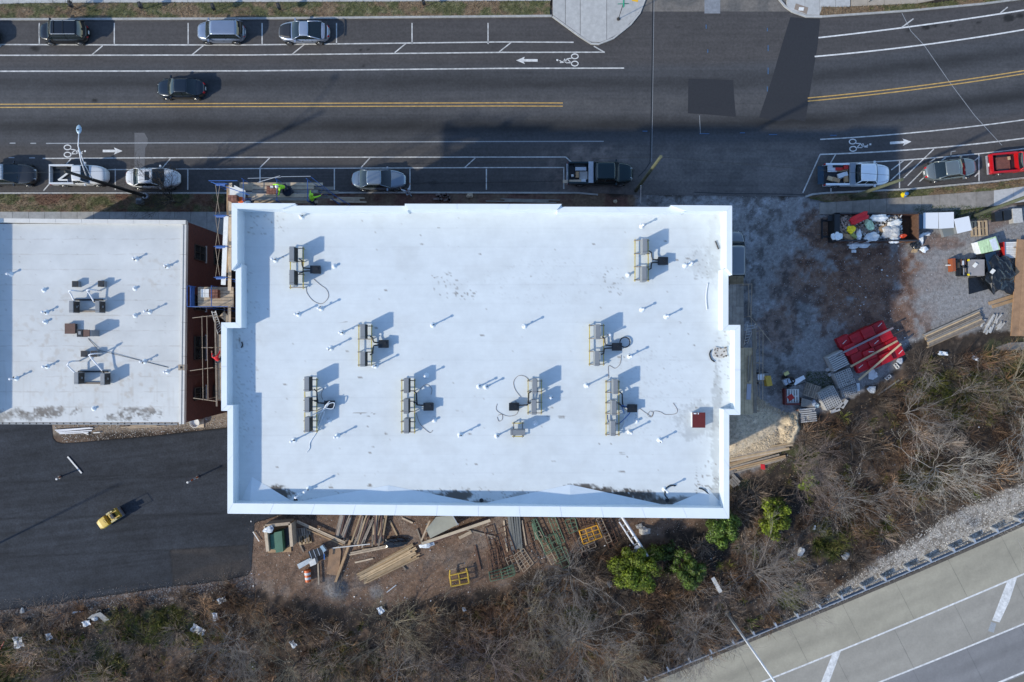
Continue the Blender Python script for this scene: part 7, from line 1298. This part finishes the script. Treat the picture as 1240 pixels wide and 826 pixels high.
# posts on the asphalt
for (b0, t0, lab) in (((73, 577.5), (69, 580), 'small orange and white marker post on the new asphalt'), ((240, 577.5), (227.5, 584), 'tall white-tipped marker post on the new asphalt')):
    q = P(*b0); z = 1.0 if b0[0] < 100 else 1.6; e = thing('marker_post', lab, 'marker post', (q[0], q[1], .03)); tq = P(*t0, z); MB().lathe([(.2, 0), (.2, .04), (.08, .06)], 12).build('base', 'black', e)
    for i in range(4): MB().tube([Vector((q[0], q[1], .05)).lerp(Vector(tq), i / 4), Vector((q[0], q[1], .05)).lerp(Vector(tq), (i + .98) / 4)], .065, 8).build('band', ['orange', 'mat_pink' if False else 'orange', 'whiteb', 'orange'][i] if b0[0] < 100 else ['orange', 'paper', 'orange', 'paper'][i], e, world=True)
    MB().lathe([(.10, 0), (.10, .08), (.04, .1)], 10, (*tq[:2], tq[2])).build('tip', 'paper', e, world=True)
o = MB().beam((*P(82, 553, .08)[:2], .08), (*P(99, 573, .08)[:2], .08), .13, .07).build('white_batten', 'paper'); tag(o, 'pale batten lying diagonally on the new asphalt', 'batten')
# debris along the left building's south wall
pile('pipe_pile', 'bundle of pale pipes along the south wall of the left building', (69, 523), (112, 520), 6, 4, 'white_steel', 1, .05, .5, .08, 'pipes', 1); pile('board', 'pale battens along the south wall toward the alley', (152, 517), (196, 515), 4, 3, 'woodp', 1, .05, .6, .06, 'battens', 1)
for x, y, a_, lab in ((104, 525, .3, 'bent white pipe end near the left building'), (118, 526, -.9, 'short white pipe piece near the left building')): o = MB().beam((*P(x - 4, y - 2)[:2], .1), (*P(x + 4, y + 3 * a_)[:2], .1), .1, .08).build('pipe_piece', 'paper'); tag(o, lab, 'pipe')
e = thing('basket', 'white round tub on a frame at the southeast corner of the left building', 'tub', (*P(236, 512, .5)[:2], 0)); MB().lathe([(.3, 0), (.42, .3), (.46, .5), (.42, .5), (.36, .3)], 16, (0, 0, .1)).build('tub', 'paper', e); MB().box((.1, -.1, .05), (1.1, .8, .08)).build('frame', 'woodp', e)
# materials along the north wall
pile('lumber_pile', 'grey planks lying on the dirt north of the large building', (599, 242.5), (668, 244), 4.5, 3, 'concold', 1, .05, 1.0, .06); pile('lumber_pile', 'short pale planks below the stairs of the north scaffold', (405, 243), (441, 243.5), 7, 3, 'woodp', 1, .4, .4, .06)
for i in range(14): o = MB().box((*P(527 + RN.uniform(0, 18), 236 + RN.uniform(0, 7), .1)[:2], .1), (.4, .19, .16), rz=RN.uniform(0, 3)).build('concrete_block', mat('dusty_block', (.16, .12, .11), rough=.9, rnd=.3)); tag(o, 'dusty loose block in the scatter on the red dirt north of the building', 'block', 'loose blocks on the red dirt')
for i, (x, y, r_, lab) in enumerate(((569, 237, .3, 'pale stone on the red dirt at the lower kerb'), (745, 244, .2, 'pale pebble on the dirt near the white post'))): crumple('boulder', x, y, .02, r_, 'woodp', lab, 'stone', 1, .8, .6, 0, 95 + i, 7)
hose([(500, 222), (520, 221), (526, 219), (530, 221), (526, 224), (521, 222), (535, 221.5), (600, 221), (690, 219)], .012, 'black', 'loose_cable', 'thin black cable lying along the lower parking lane', 'cable', z=.04)
# ================================================================ VEGETATION
def stems(Pts, Rad, C):
    """Pts (N,K,3), Rad (N,K), C (N,3) -> three-sided tapering tubes"""
    N, Kk, _ = Pts.shape; T = np.empty_like(Pts); T[:, 1:-1] = Pts[:, 2:] - Pts[:, :-2]; T[:, 0] = Pts[:, 1] - Pts[:, 0]; T[:, -1] = Pts[:, -1] - Pts[:, -2]; T /= np.linalg.norm(T, axis=2, keepdims=True) + 1e-9
    ref = np.zeros_like(T); ref[..., 2] = 1; m = np.abs(T[..., 2]) > .9; ref[m] = (1, 0, 0); U = np.cross(T, ref); U /= np.linalg.norm(U, axis=2, keepdims=True) + 1e-9; Vv = np.cross(T, U)
    ring = [];
    for j in range(3): a = 2 * math.pi * j / 3 + .5; ring.append(Pts + (U * math.cos(a) + Vv * math.sin(a)) * Rad[..., None])
    V = np.stack(ring, 2).reshape(-1, 3); base = (np.arange(N) * Kk * 3)[:, None, None]; i = np.arange(Kk - 1)[None, :, None] * 3; j = np.arange(3)[None, None, :]; jn = (j + 1) % 3
    F = np.stack([base + i + j, base + i + jn, base + i + 3 + jn, base + i + 3 + j], -1).reshape(-1, 4); return V, F, np.repeat(C, Kk * 3, 0)
def ribbons(Pts, Wd, C):
    N, Kk, _ = Pts.shape; d = Pts[:, -1] - Pts[:, 0]; n = np.stack([-d[:, 1], d[:, 0], np.zeros(N)], 1); n /= np.linalg.norm(n, axis=1, keepdims=True) + 1e-9; n[:, 2] = RN.uniform(-.7, .7, N)
    L = Pts - n[:, None] * Wd[..., None] / 2; Rr = Pts + n[:, None] * Wd[..., None] / 2; V = np.stack([L, Rr], 2).reshape(-1, 3); base = (np.arange(N) * Kk * 2)[:, None]; i = np.arange(Kk - 1)[None, :] * 2
    F = np.stack([base + i, base + i + 1, base + i + 3, base + i + 2], -1).reshape(-1, 4); return V, F, np.repeat(C, Kk * 2, 0)
def merge(parts):
    o = 0; Vs, Fs, Cs = [], [], []
    for V, F, C in parts: Vs.append(V); Fs.append(F + o); Cs.append(C); o += len(V)
    return np.concatenate(Vs), np.concatenate(Fs), np.concatenate(Cs)
# grass blades
x, y, z0, h, c = [np.concatenate(t) for t in zip(*blades)]; N = len(x); base = np.stack([(x - 620) * K0, (413 - y) * K0, z0], 1); a = RN.uniform(0, 6.28, N); tip = base + np.stack([np.cos(a) * h * .8, np.sin(a) * h * .8, h], 1)
V, F, Cc = ribbons(np.stack([base, (base + tip) / 2 + np.array((0, 0, .02)), tip], 1), np.tile(np.array([.03, .022, .005]), (N, 1)), c); o = npmesh('grass', V, F, 'grass', Cc, False); tag(o, 'short patchy grass on the verges along the street', 'grass', kind='stuff')
# brush
def bm(px, py): return brushmask(px, py)
def brush(name, lab, n_cl, n_st, rr, hh, cols, seedreg, wid=.022, sub=True, olive=False):
    px = RN.uniform(-60, 1300, n_cl * 14); py = RN.uniform(420, 900, n_cl * 14); m = bm(px, py) > .35; dens = fbm(px / 34, py / 34, seedreg); pr = sm(dens, .38, .6) if not olive else green(px, py) * .9 + .04; keep = m & (RN.random(len(px)) < pr); px, py = px[keep][:n_cl], py[keep][:n_cl]; n = len(px)
    cz = ground_z(px, py); cw = np.stack([(px - 620) * K0, (413 - py) * K0, cz], 1); Rc = RN.uniform(*rr, n); Hc = RN.uniform(*hh, n); ci = np.repeat(np.arange(n), n_st); N = len(ci)
    az = RN.uniform(0, 2 * math.pi, N); l = Rc[ci] * RN.uniform(.35, 1.05, N); el = RN.uniform(.1, 1, N); t = np.linspace(0, 1, 5); curv = RN.normal(0, .5, N)
    b0 = cw[ci] + np.stack([np.cos(az), np.sin(az), az * 0], 1) * (RN.uniform(0, .15, N) * Rc[ci])[:, None]; aa = az[:, None] + curv[:, None] * t[None]; r_ = l[:, None] * t[None] ** .9
    Z = (Hc[ci] * el)[:, None] * np.sin(t[None] * (1.2 + .9 * RN.random(N))[:, None]); Pp = np.stack([b0[:, None, 0] + np.cos(aa) * r_, b0[:, None, 1] + np.sin(aa) * r_, b0[:, None, 2] + Z], 2); Pp += RN.normal(0, .03, Pp.shape) * t[None, :, None]
    cb = np.array(cols)[RN.integers(0, len(cols), n)][ci] * RN.uniform(.6, 1.5, (N, 1)) * np.clip(RN.lognormal(-.1, .45, (n, 1)), .35, 2.2)[ci]; cb = cb * np.array((1.06, .92, .78)); Wd = wid * RN.uniform(.6, 1.4, (N, 1)) * np.array([1, .9, .75, .55, .25])[None]
    parts = [ribbons(Pp, Wd, cb)]
    if sub:
        s = RN.integers(0, N, N); kk = RN.integers(1, 4, N); o_ = Pp[s, kk]; a2 = az[s] + RN.choice([-1, 1], N) * RN.uniform(.4, 1.0, N); l2 = l[s] * RN.uniform(.2, .45, N); tt = np.linspace(0, 1, 3)
        P2 = np.stack([o_[:, None, 0] + np.cos(a2)[:, None] * l2[:, None] * tt, o_[:, None, 1] + np.sin(a2)[:, None] * l2[:, None] * tt, o_[:, None, 2] + RN.uniform(.0, .35, N)[:, None] * tt], 2); parts.append(ribbons(P2, wid * .7 * np.array([1, .7, .3])[None] * np.ones((N, 1)), cb[s]))
    V, F, C = merge(parts); o = npmesh(name, V, F, 'twig', C, False); tag(o, lab, 'brush', kind='stuff')
BR = [(.14, .095, .07), (.18, .13, .095), (.09, .062, .048), (.22, .155, .10), (.11, .085, .07)]
brush('dead_brush', 'tangle of brown leafless brush covering the slope south of the buildings', 1350, 34, (.6, 1.8), (.5, 1.7), BR, 201, .026)
brush('dead_brush', 'grey twiggy undergrowth across the slope', 430, 64, (1.0, 2.5), (1.0, 2.5), [(.17, .155, .145), (.22, .2, .185), (.11, .1, .095)], 233, .022)
brush('green_undergrowth', 'olive green weeds in the brush', 1300, 24, (.3, .9), (.2, .8), [(.06, .08, .022), (.085, .10, .03), (.12, .125, .05)], 260, .05, False, True)
# leaf litter and pebbles
def scatter(name, lab, n, region, cols, size, m='twig', zoff=.02, cat='litter', flat=.35):
    px, py = region(n); cz = ground_z(px, py) + zoff; N = len(px); c = np.stack([(px - 620) * K0, (413 - py) * K0, cz], 1); a = RN.uniform(0, 6.28, N); s_ = RN.uniform(*size, N); u = np.stack([np.cos(a), np.sin(a), RN.normal(0, flat, N)], 1) * s_[:, None]; v = np.stack([-np.sin(a), np.cos(a), RN.normal(0, flat, N)], 1) * (s_ * RN.uniform(.35, .9, N))[:, None]
    V = np.stack([c - u, c - v * .9, c + u, c + v], 1).reshape(-1, 3); F = np.arange(N * 4).reshape(-1, 4); C = np.repeat(np.array(cols)[RN.integers(0, len(cols), N)] * RN.uniform(.7, 1.3, (N, 1)), 4, 0); o = npmesh(name, V, F, m, C, False); tag(o, lab, cat, kind='stuff'); return o
def reg_brush(n):
    px = RN.uniform(-60, 1300, n * 3); py = RN.uniform(420, 900, n * 3); m = (bm(px, py) > .15); return px[m][:n], py[m][:n]
def reg_poly(poly, grow=0):
    def f(n):
        xs_, ys_ = [p[0] for p in poly], [p[1] for p in poly]; px = RN.uniform(min(xs_) - 10, max(xs_) + 10, n * 4); py = RN.uniform(min(ys_) - 10, max(ys_) + 10, n * 4); m = sdist(px, py, poly) > -grow * RN.random(len(px)); return px[m][:n], py[m][:n]
    return f
scatter('leaf_litter', 'dry fallen leaves strewn through the brush', 42000, reg_brush, [(.20, .13, .075), (.28, .2, .13), (.13, .085, .055), (.33, .28, .22), (.09, .065, .05)], (.03, .09))
scatter('leaf_litter', 'dry leaves and chips on the bare dirt of the south yard', 9000, reg_poly(YARD, 6), [(.28, .2, .14), (.2, .13, .09), (.34, .29, .24), (.12, .08, .06)], (.02, .06))
def rock(name, lab, n, region, cols, size, cat='gravel'):
    px, py = region(n); N = len(px); c = np.stack([(px - 620) * K0, (413 - py) * K0, np.maximum(ground_z(px, py), 0)], 1); s_ = RN.uniform(*size, N)[:, None, None]; b_ = np.array([(1, 0, 0), (0, 1, 0), (-1, 0, 0), (0, -1, 0), (0, 0, .8)]); V = c[:, None] + b_[None] * s_ * RN.uniform(.6, 1.2, (N, 5, 1)); F = np.array([(0, 1, 4), (1, 2, 4), (2, 3, 4), (3, 0, 4)])[None] + (np.arange(N) * 5)[:, None, None]
    C = np.repeat(np.array(cols)[RN.integers(0, len(cols), N)] * RN.uniform(.75, 1.25, (N, 1)), 5, 0); o = npmesh(name, V.reshape(-1, 3), F.reshape(-1, 3), 'sand', C, False); tag(o, lab, cat, kind='stuff')
rock('verge_gravel', 'pale crushed stone along the highway guardrail', 26000, reg_poly(VERGE, 3), [(.40, .38, .35), (.28, .26, .24), (.50, .48, .45), (.16, .14, .12)], (.03, .09)); rock('lot_gravel', 'fine grey gravel of the lot', 22000, reg_poly(LOTP, 2), [(.23, .23, .23), (.16, .15, .15), (.32, .32, .32), (.13, .09, .07)], (.015, .05)); rock('debris_gravel', 'crushed rubble along the lower edge of the new asphalt', 5000, reg_poly([(-60, 748), (300, 702), (300, 706), (-60, 756)], 14), [(.2, .15, .12), (.13, .09, .07), (.34, .31, .28)], (.03, .09), 'rubble')
rock('yard_stones', 'small stones on the bare dirt of the south yard', 5000, reg_poly(YARD, 2), [(.28, .22, .17), (.22, .15, .11), (.36, .32, .28)], (.02, .05)); rock('sand_clods', 'clods and ruts of pale sand beside the building', 5000, reg_poly(SANDP + [(968, 505)], 3), [(.52, .43, .31), (.44, .36, .26)], (.03, .10), 'sand'); rock('alley_gravel', 'pale rubble beside the left building', 1400, reg_poly([(64, 516), (274, 505), (274, 517), (178, 528), (97, 535), (76, 537)]), [(.36, .3, .24), (.22, .17, .13), (.5, .48, .44)], (.025, .07), 'rubble')
# white litter
LIT = []
def reg_lit(n):
    a = reg_brush(n // 3); b_ = reg_poly(YARD, 10)(n // 3); c = reg_poly([(1060, 290), (1130, 290), (1110, 420), (1040, 380), (1000, 330)], 5)(n // 8); return np.concatenate([a[0], b_[0], c[0]]), np.concatenate([a[1], b_[1], c[1]])
scatter('paper_litter', 'tiny white scraps scattered over the dirt and gravel', 330, reg_lit, [(.65, .65, .64), (.5, .52, .55)], (.03, .11), zoff=.1)
for x, y, w_, l, r_, lab in ((22, 778, .95, 1.05, .2, 'large white sheet in the brush at the lower left'), (104.5, 755, .75, .5, .3, 'white sheet below the bent grey panel'), (240, 763, 1.3, .7, -.45, 'torn white sheet in the dark brush'), (260.5, 747, .5, .75, .15, 'small white sheet right of the torn one'), (268.5, 727, .8, .5, .4, 'white sheet near the asphalt corner'), (461, 739, .55, .65, .5, 'white rag in the brush below the lumber stack'), (355, 780, .5, .7, .6, 'pale rag low in the brush'), (59, 771, .6, .6, .3, 'grey-white rag right of the large white sheet'), (562, 738, .3, .4, .3, 'tiny pale rag in the middle brush'), (861, 797, .25, .35, .3, 'small white rag near the guardrail'), (1069, 549, .2, .3, 0, 'tiny white scrap in the right brush'), (861, 645, .25, .3, .4, 'small white scrap between the bushes'), (986.5, 639, .2, .4, -.4, 'white scrap right of the bushes'), (1181, 434, .7, .35, -.4, 'white sack at the edge of the right brush'), (1142, 428, .85, .35, -.1, 'pale flat board at the edge of the right brush'), (95, 741, 1.1, .12, .1, 'thin white strip by the asphalt edge'), (1061, 452, .2, .2, 0, 'white scrap by the hanging sheet')):
    z = max(gz(x, y), 0) + .22; q = P(x, y, z); o = MB().grid(lambda u, v: ((u - .5) * w_ * (1 + .1 * math.sin(7 * v)), (v - .5) * l * (1 + .12 * math.sin(6 * u)), .06 * math.sin(9 * u + 3 * v + x)), 5, 5).build('sheet_scrap', 'bag', solid=.02); o.location = (q[0], q[1], z); o.rotation_euler.z = r_; tag(o, lab, 'scrap')
z = .35; e = thing('bent_panel', 'bent grey metal panel in the brush below the new asphalt', 'metal panel', (*P(122, 749)[:2], 0)); MB().prism([P(x, y, z)[:2] for x, y in ((106, 749), (112, 744), (122, 741), (133, 750), (127, 753), (119, 746), (110, 749))], .36, .42).build('sheet', 'grey', e, world=True); crumple('plastic_bag', 115, 749, .2, .3, 'bag', 'white lump beside the bent grey panel', 'bag', 1, .8, .5, 0, 111)
o = MB().tube([(*P(0, 787, .3)[:2], .4), (*P(7, 776, .3)[:2], .5)], .05, 6).build('red_pipe', 'red'); tag(o, 'short red pipe at the far lower left', 'pipe')

# bare trees
def bare_tree(px, py, h, spread, n1, lab, col=(.27, .25, .235), lean=(0, 0), r0=.10, seed=0, cat='bare tree', dens=1.0):
    rr = np.random.default_rng(seed + 300); q = P(px, py); z = max(gz(px, py), 0); e = thing('bare_tree', lab, cat, (q[0], q[1], z)); ln = np.array((lean[0], lean[1], 0.0)); Hf = h * .25
    MB().tube([(0, 0, 0), (ln[0] * .12, ln[1] * .12, Hf * .5), (ln[0] * .25, ln[1] * .25, Hf)], [r0, r0 * .85, r0 * .7], 7).build('trunk', 'bark', e, smooth=True)
    def gen(orig, dirs, L, r, kseg):
        t = np.linspace(0, 1, kseg); n = len(orig); bend = rr.normal(0, .22, (n, 3)); bend[:, 2] = np.abs(bend[:, 2]) * .6; Pp = orig[:, None] + dirs[:, None] * L[:, None, None] * t[None, :, None] + bend[:, None] * (L[:, None] * t[None] ** 2)[..., None] + rr.normal(0, .02, (n, kseg, 3)) * L[:, None, None] * (t[None, :, None] > 0); return Pp, r[:, None] * (1 - .75 * t[None])
    az = rr.uniform(0, 2 * math.pi, n1); el = rr.uniform(.45, 1.25, n1); d1 = np.stack([np.cos(az) * np.cos(el), np.sin(az) * np.cos(el), np.sin(el)], 1); d1 += ln * .14; L1_ = spread * rr.uniform(.7, 1.15, n1) / np.maximum(np.cos(el), .45); L1_ = np.minimum(L1_, h); o1 = np.tile(np.array([ln[0] * .2, ln[1] * .2, Hf * .85]), (n1, 1)) * rr.uniform(.6, 1.0, (n1, 1))
    A, Ra = gen(o1, d1, L1_, np.full(n1, r0 * .45), 7)
    def child(Aa, La, Rp, m, f0, f1, rs):
        n = len(Aa) * m; pi = np.repeat(np.arange(len(Aa)), m); kk = rr.integers(2, Aa.shape[1], n); o_ = Aa[pi, kk]; pd = Aa[pi, kk] - Aa[pi, kk - 1]; pd /= np.linalg.norm(pd, axis=1, keepdims=True) + 1e-9; rd = rr.normal(0, 1, (n, 3)); rd[:, 2] *= .6; d = pd + rd * .42; d /= np.linalg.norm(d, axis=1, keepdims=True); L = La[pi] * rr.uniform(f0, f1, n); return gen(o_, d, L, np.full(n, rs), 5), L
    (B, Rb), LB = child(A, L1_, Ra, 6, .3, .6, r0 * .17); (Cb, Rc_), LC = child(B, LB, Rb, int(5 * dens), .3, .65, r0 * .10); (D, Rd), LD = child(Cb, LC, Rc_, int(3 * dens), .4, .8, .007)
    cc = lambda n: np.array(col) * rr.uniform(.7, 1.3, (n, 1)); V1, F1, C1 = stems(A, np.maximum(Ra, .012), cc(len(A))); npmesh('limb', V1, F1, 'twig', C1, True, e)
    V, F, C = merge([stems(B, np.maximum(Rb, .008), cc(len(B))), stems(Cb, np.maximum(Rc_, .006), cc(len(Cb))), stems(D, np.maximum(Rd, .005), cc(len(D)))]); npmesh('twigs', V, F, 'twig', C, True, e); return e
TR = [(690, 690, 4.5, 2.8, 14, 'pale branching bare tree below the orange rack', (-.5, .4), .11), (478, 750, 4.5, 3.0, 11, 'tan-barked bare tree below the lumber stack', (.6, .6), .10), (484, 806, 4, 2.6, 12, 'bare tree with light limbs at the bottom left of centre', (.3, 0), .09), (596, 790, 5, 3.2, 14, 'grey bare tree at the bottom below the yellow frame', (-.3, .3), .10), (700, 770, 4.5, 3.2, 20, 'dense grey bare tree below the green bushes', (0, .3), .09), (740, 800, 4, 2.6, 14, 'low bare tree right of the dense grey one', (.2, .2), .08),
      (910, 690, 4, 3.2, 20, 'broad twiggy bare tree left of the highway gravel', (0, .2), .09), (1125, 565, 4.5, 3.0, 13, 'pale bare tree in the middle of the right brush', (-.8, .3), .09), (1232, 520, 5, 3.6, 14, 'white-limbed bare tree at the right edge', (-1.2, .1), .11), (1220, 460, 4, 2.6, 10, 'bare tree beneath the concrete pad at the right edge', (0, .2), .08), (840, 760, 4, 2.6, 16, 'reddish twiggy bare tree near the short white plank', (0, 0), .08), (95, 800, 4, 2.6, 12, 'bare tree at the lower left corner', (0, 0), .08), (1010, 600, 3.5, 2.4, 14, 'tangled bare shrub right of the bright green bush', (.3, .2), .07), (360, 800, 4.5, 3.0, 12, 'dark bare tree at the bottom left', (0, .2), .09), (1090, 500, 3.5, 2.6, 9, 'bare tree with long pale branches below the red stack', (.6, .2), .08), (960, 560, 3.2, 2.2, 14, 'brown shrub at the end of the long planks', (0, 0), .07), (290, 770, 3.8, 2.6, 14, 'grey bare shrub below the asphalt corner', (0, 0), .07), (640, 740, 3.6, 2.4, 14, 'brown bare shrub between the yellow frame and the pale tree', (0, 0), .07)]
for i, (x, y, h, s_, n1, lab, ln, r0) in enumerate(TR): bare_tree(x, y, h, s_, n1, lab, [(.27, .25, .235), (.31, .27, .2), (.24, .22, .21), (.22, .18, .17)][i % 4] if i not in (7, 8) else (.42, .39, .35), ln, r0, i)
bare_tree(212, 245, 3.2, 1.7, 14, 'dark leafless street tree behind the white sedan', (.07, .062, .055), (0, 0), .10, 77); bare_tree(92, 12, 4.5, 1.6, 8, 'small leafless street tree beside the first parking meter', (.12, .1, .09), (0, 0), .05, 78, dens=.7)
# evergreen bushes
def bush(px, py, r, h, lab, n=9000, col=(.075, .12, .02), seed=0, sq=1.0):
    rr = np.random.default_rng(seed + 900); z = max(gz(px, py), 0); q = P(px, py, h * .6); e = thing('evergreen_bush', lab, 'bush', (q[0], q[1], z)); nb = 44
    MB().tube([(0, 0, -.1), (.05, 0, h * .3), (0, .1, h * .6)], [.10, .07, .04], 7).build('trunk', 'bark', e); b_ = MB()
    for i in range(9): a = rr.uniform(0, 6.28); b_.tube([(0, 0, h * .2), (math.cos(a) * r * .4, math.sin(a) * r * .4, h * .5), (math.cos(a) * r * .75, math.sin(a) * r * .75, h * rr.uniform(.55, .8))], [.05, .03, .012], 5)
    b_.build('limb', 'bark', e)
    a = rr.uniform(0, 6.28, nb); rd = r * np.sqrt(rr.random(nb)) * (.72 + .28 * np.sin(2.3 * a + seed)) ; cz = h * (.85 - .5 * (rd / r) ** 2) * rr.uniform(.6, 1.15, nb); cs = np.stack([np.cos(a) * rd * sq, np.sin(a) * rd, cz], 1); cr = rr.uniform(.24, .46, nb) * r * .5
    i = rr.integers(0, nb, n); d = rr.normal(0, 1, (n, 3)); d /= np.linalg.norm(d, axis=1, keepdims=True); d[:, 2] = np.abs(d[:, 2]) * rr.choice([1, 1, 1, -.5], n); c = cs[i] + d * (cr[i] * rr.uniform(.5, 1.35, n))[:, None]; s_ = rr.uniform(.035, .085, n)
    u = rr.normal(0, 1, (n, 3)); u -= d * (u * d).sum(1, keepdims=True) * .7; u /= np.linalg.norm(u, axis=1, keepdims=True); v = np.cross(d + rr.normal(0, .35, (n, 3)), u); v /= np.linalg.norm(v, axis=1, keepdims=True) + 1e-9
    V = np.stack([c - u * s_[:, None] * 1.5, c - v * s_[:, None] * .8, c + u * s_[:, None] * 1.5, c + v * s_[:, None] * .8], 1).reshape(-1, 3); C = np.repeat(np.array(col) * rr.uniform(.35, 1.6, (n, 1)) * np.clip(rr.normal(1, .3, (nb, 1)), .45, 1.6)[i] + (rr.random((n, 1)) < .12) * np.array([.05, .05, .01]), 4, 0); npmesh('foliage', V, np.arange(n * 4).reshape(-1, 4), 'leaf', C, False, e); return e
bush(769, 687, 2.95, 3.2, 'largest lime-green bush under the white mast', 22000, (.12, .16, .014), 1, .85); bush(834, 690, 2.1, 2.4, 'dark green bush right of the largest one', 12000, (.075, .125, .02), 2, .85); bush(874, 634, 2.3, 2.6, 'green bush touching the southeast corner of the white parapet', 11000, (.08, .135, .02), 3); bush(940, 628, 1.9, 2.2, 'round lime bush right of the southeast corner', 11000, (.135, .175, .014), 4); bush(980, 583, .95, 1.2, 'small lime bush below the long planks', 5500, (.12, .165, .016), 5); bush(806, 668, 1.1, 1.5, 'low dark bush between the two large ones', 4500, (.05, .085, .02), 6); bush(850, 613, 1.2, 1.4, 'dark bush half hidden under the southeast parapet', 5000, (.05, .085, .02), 7)
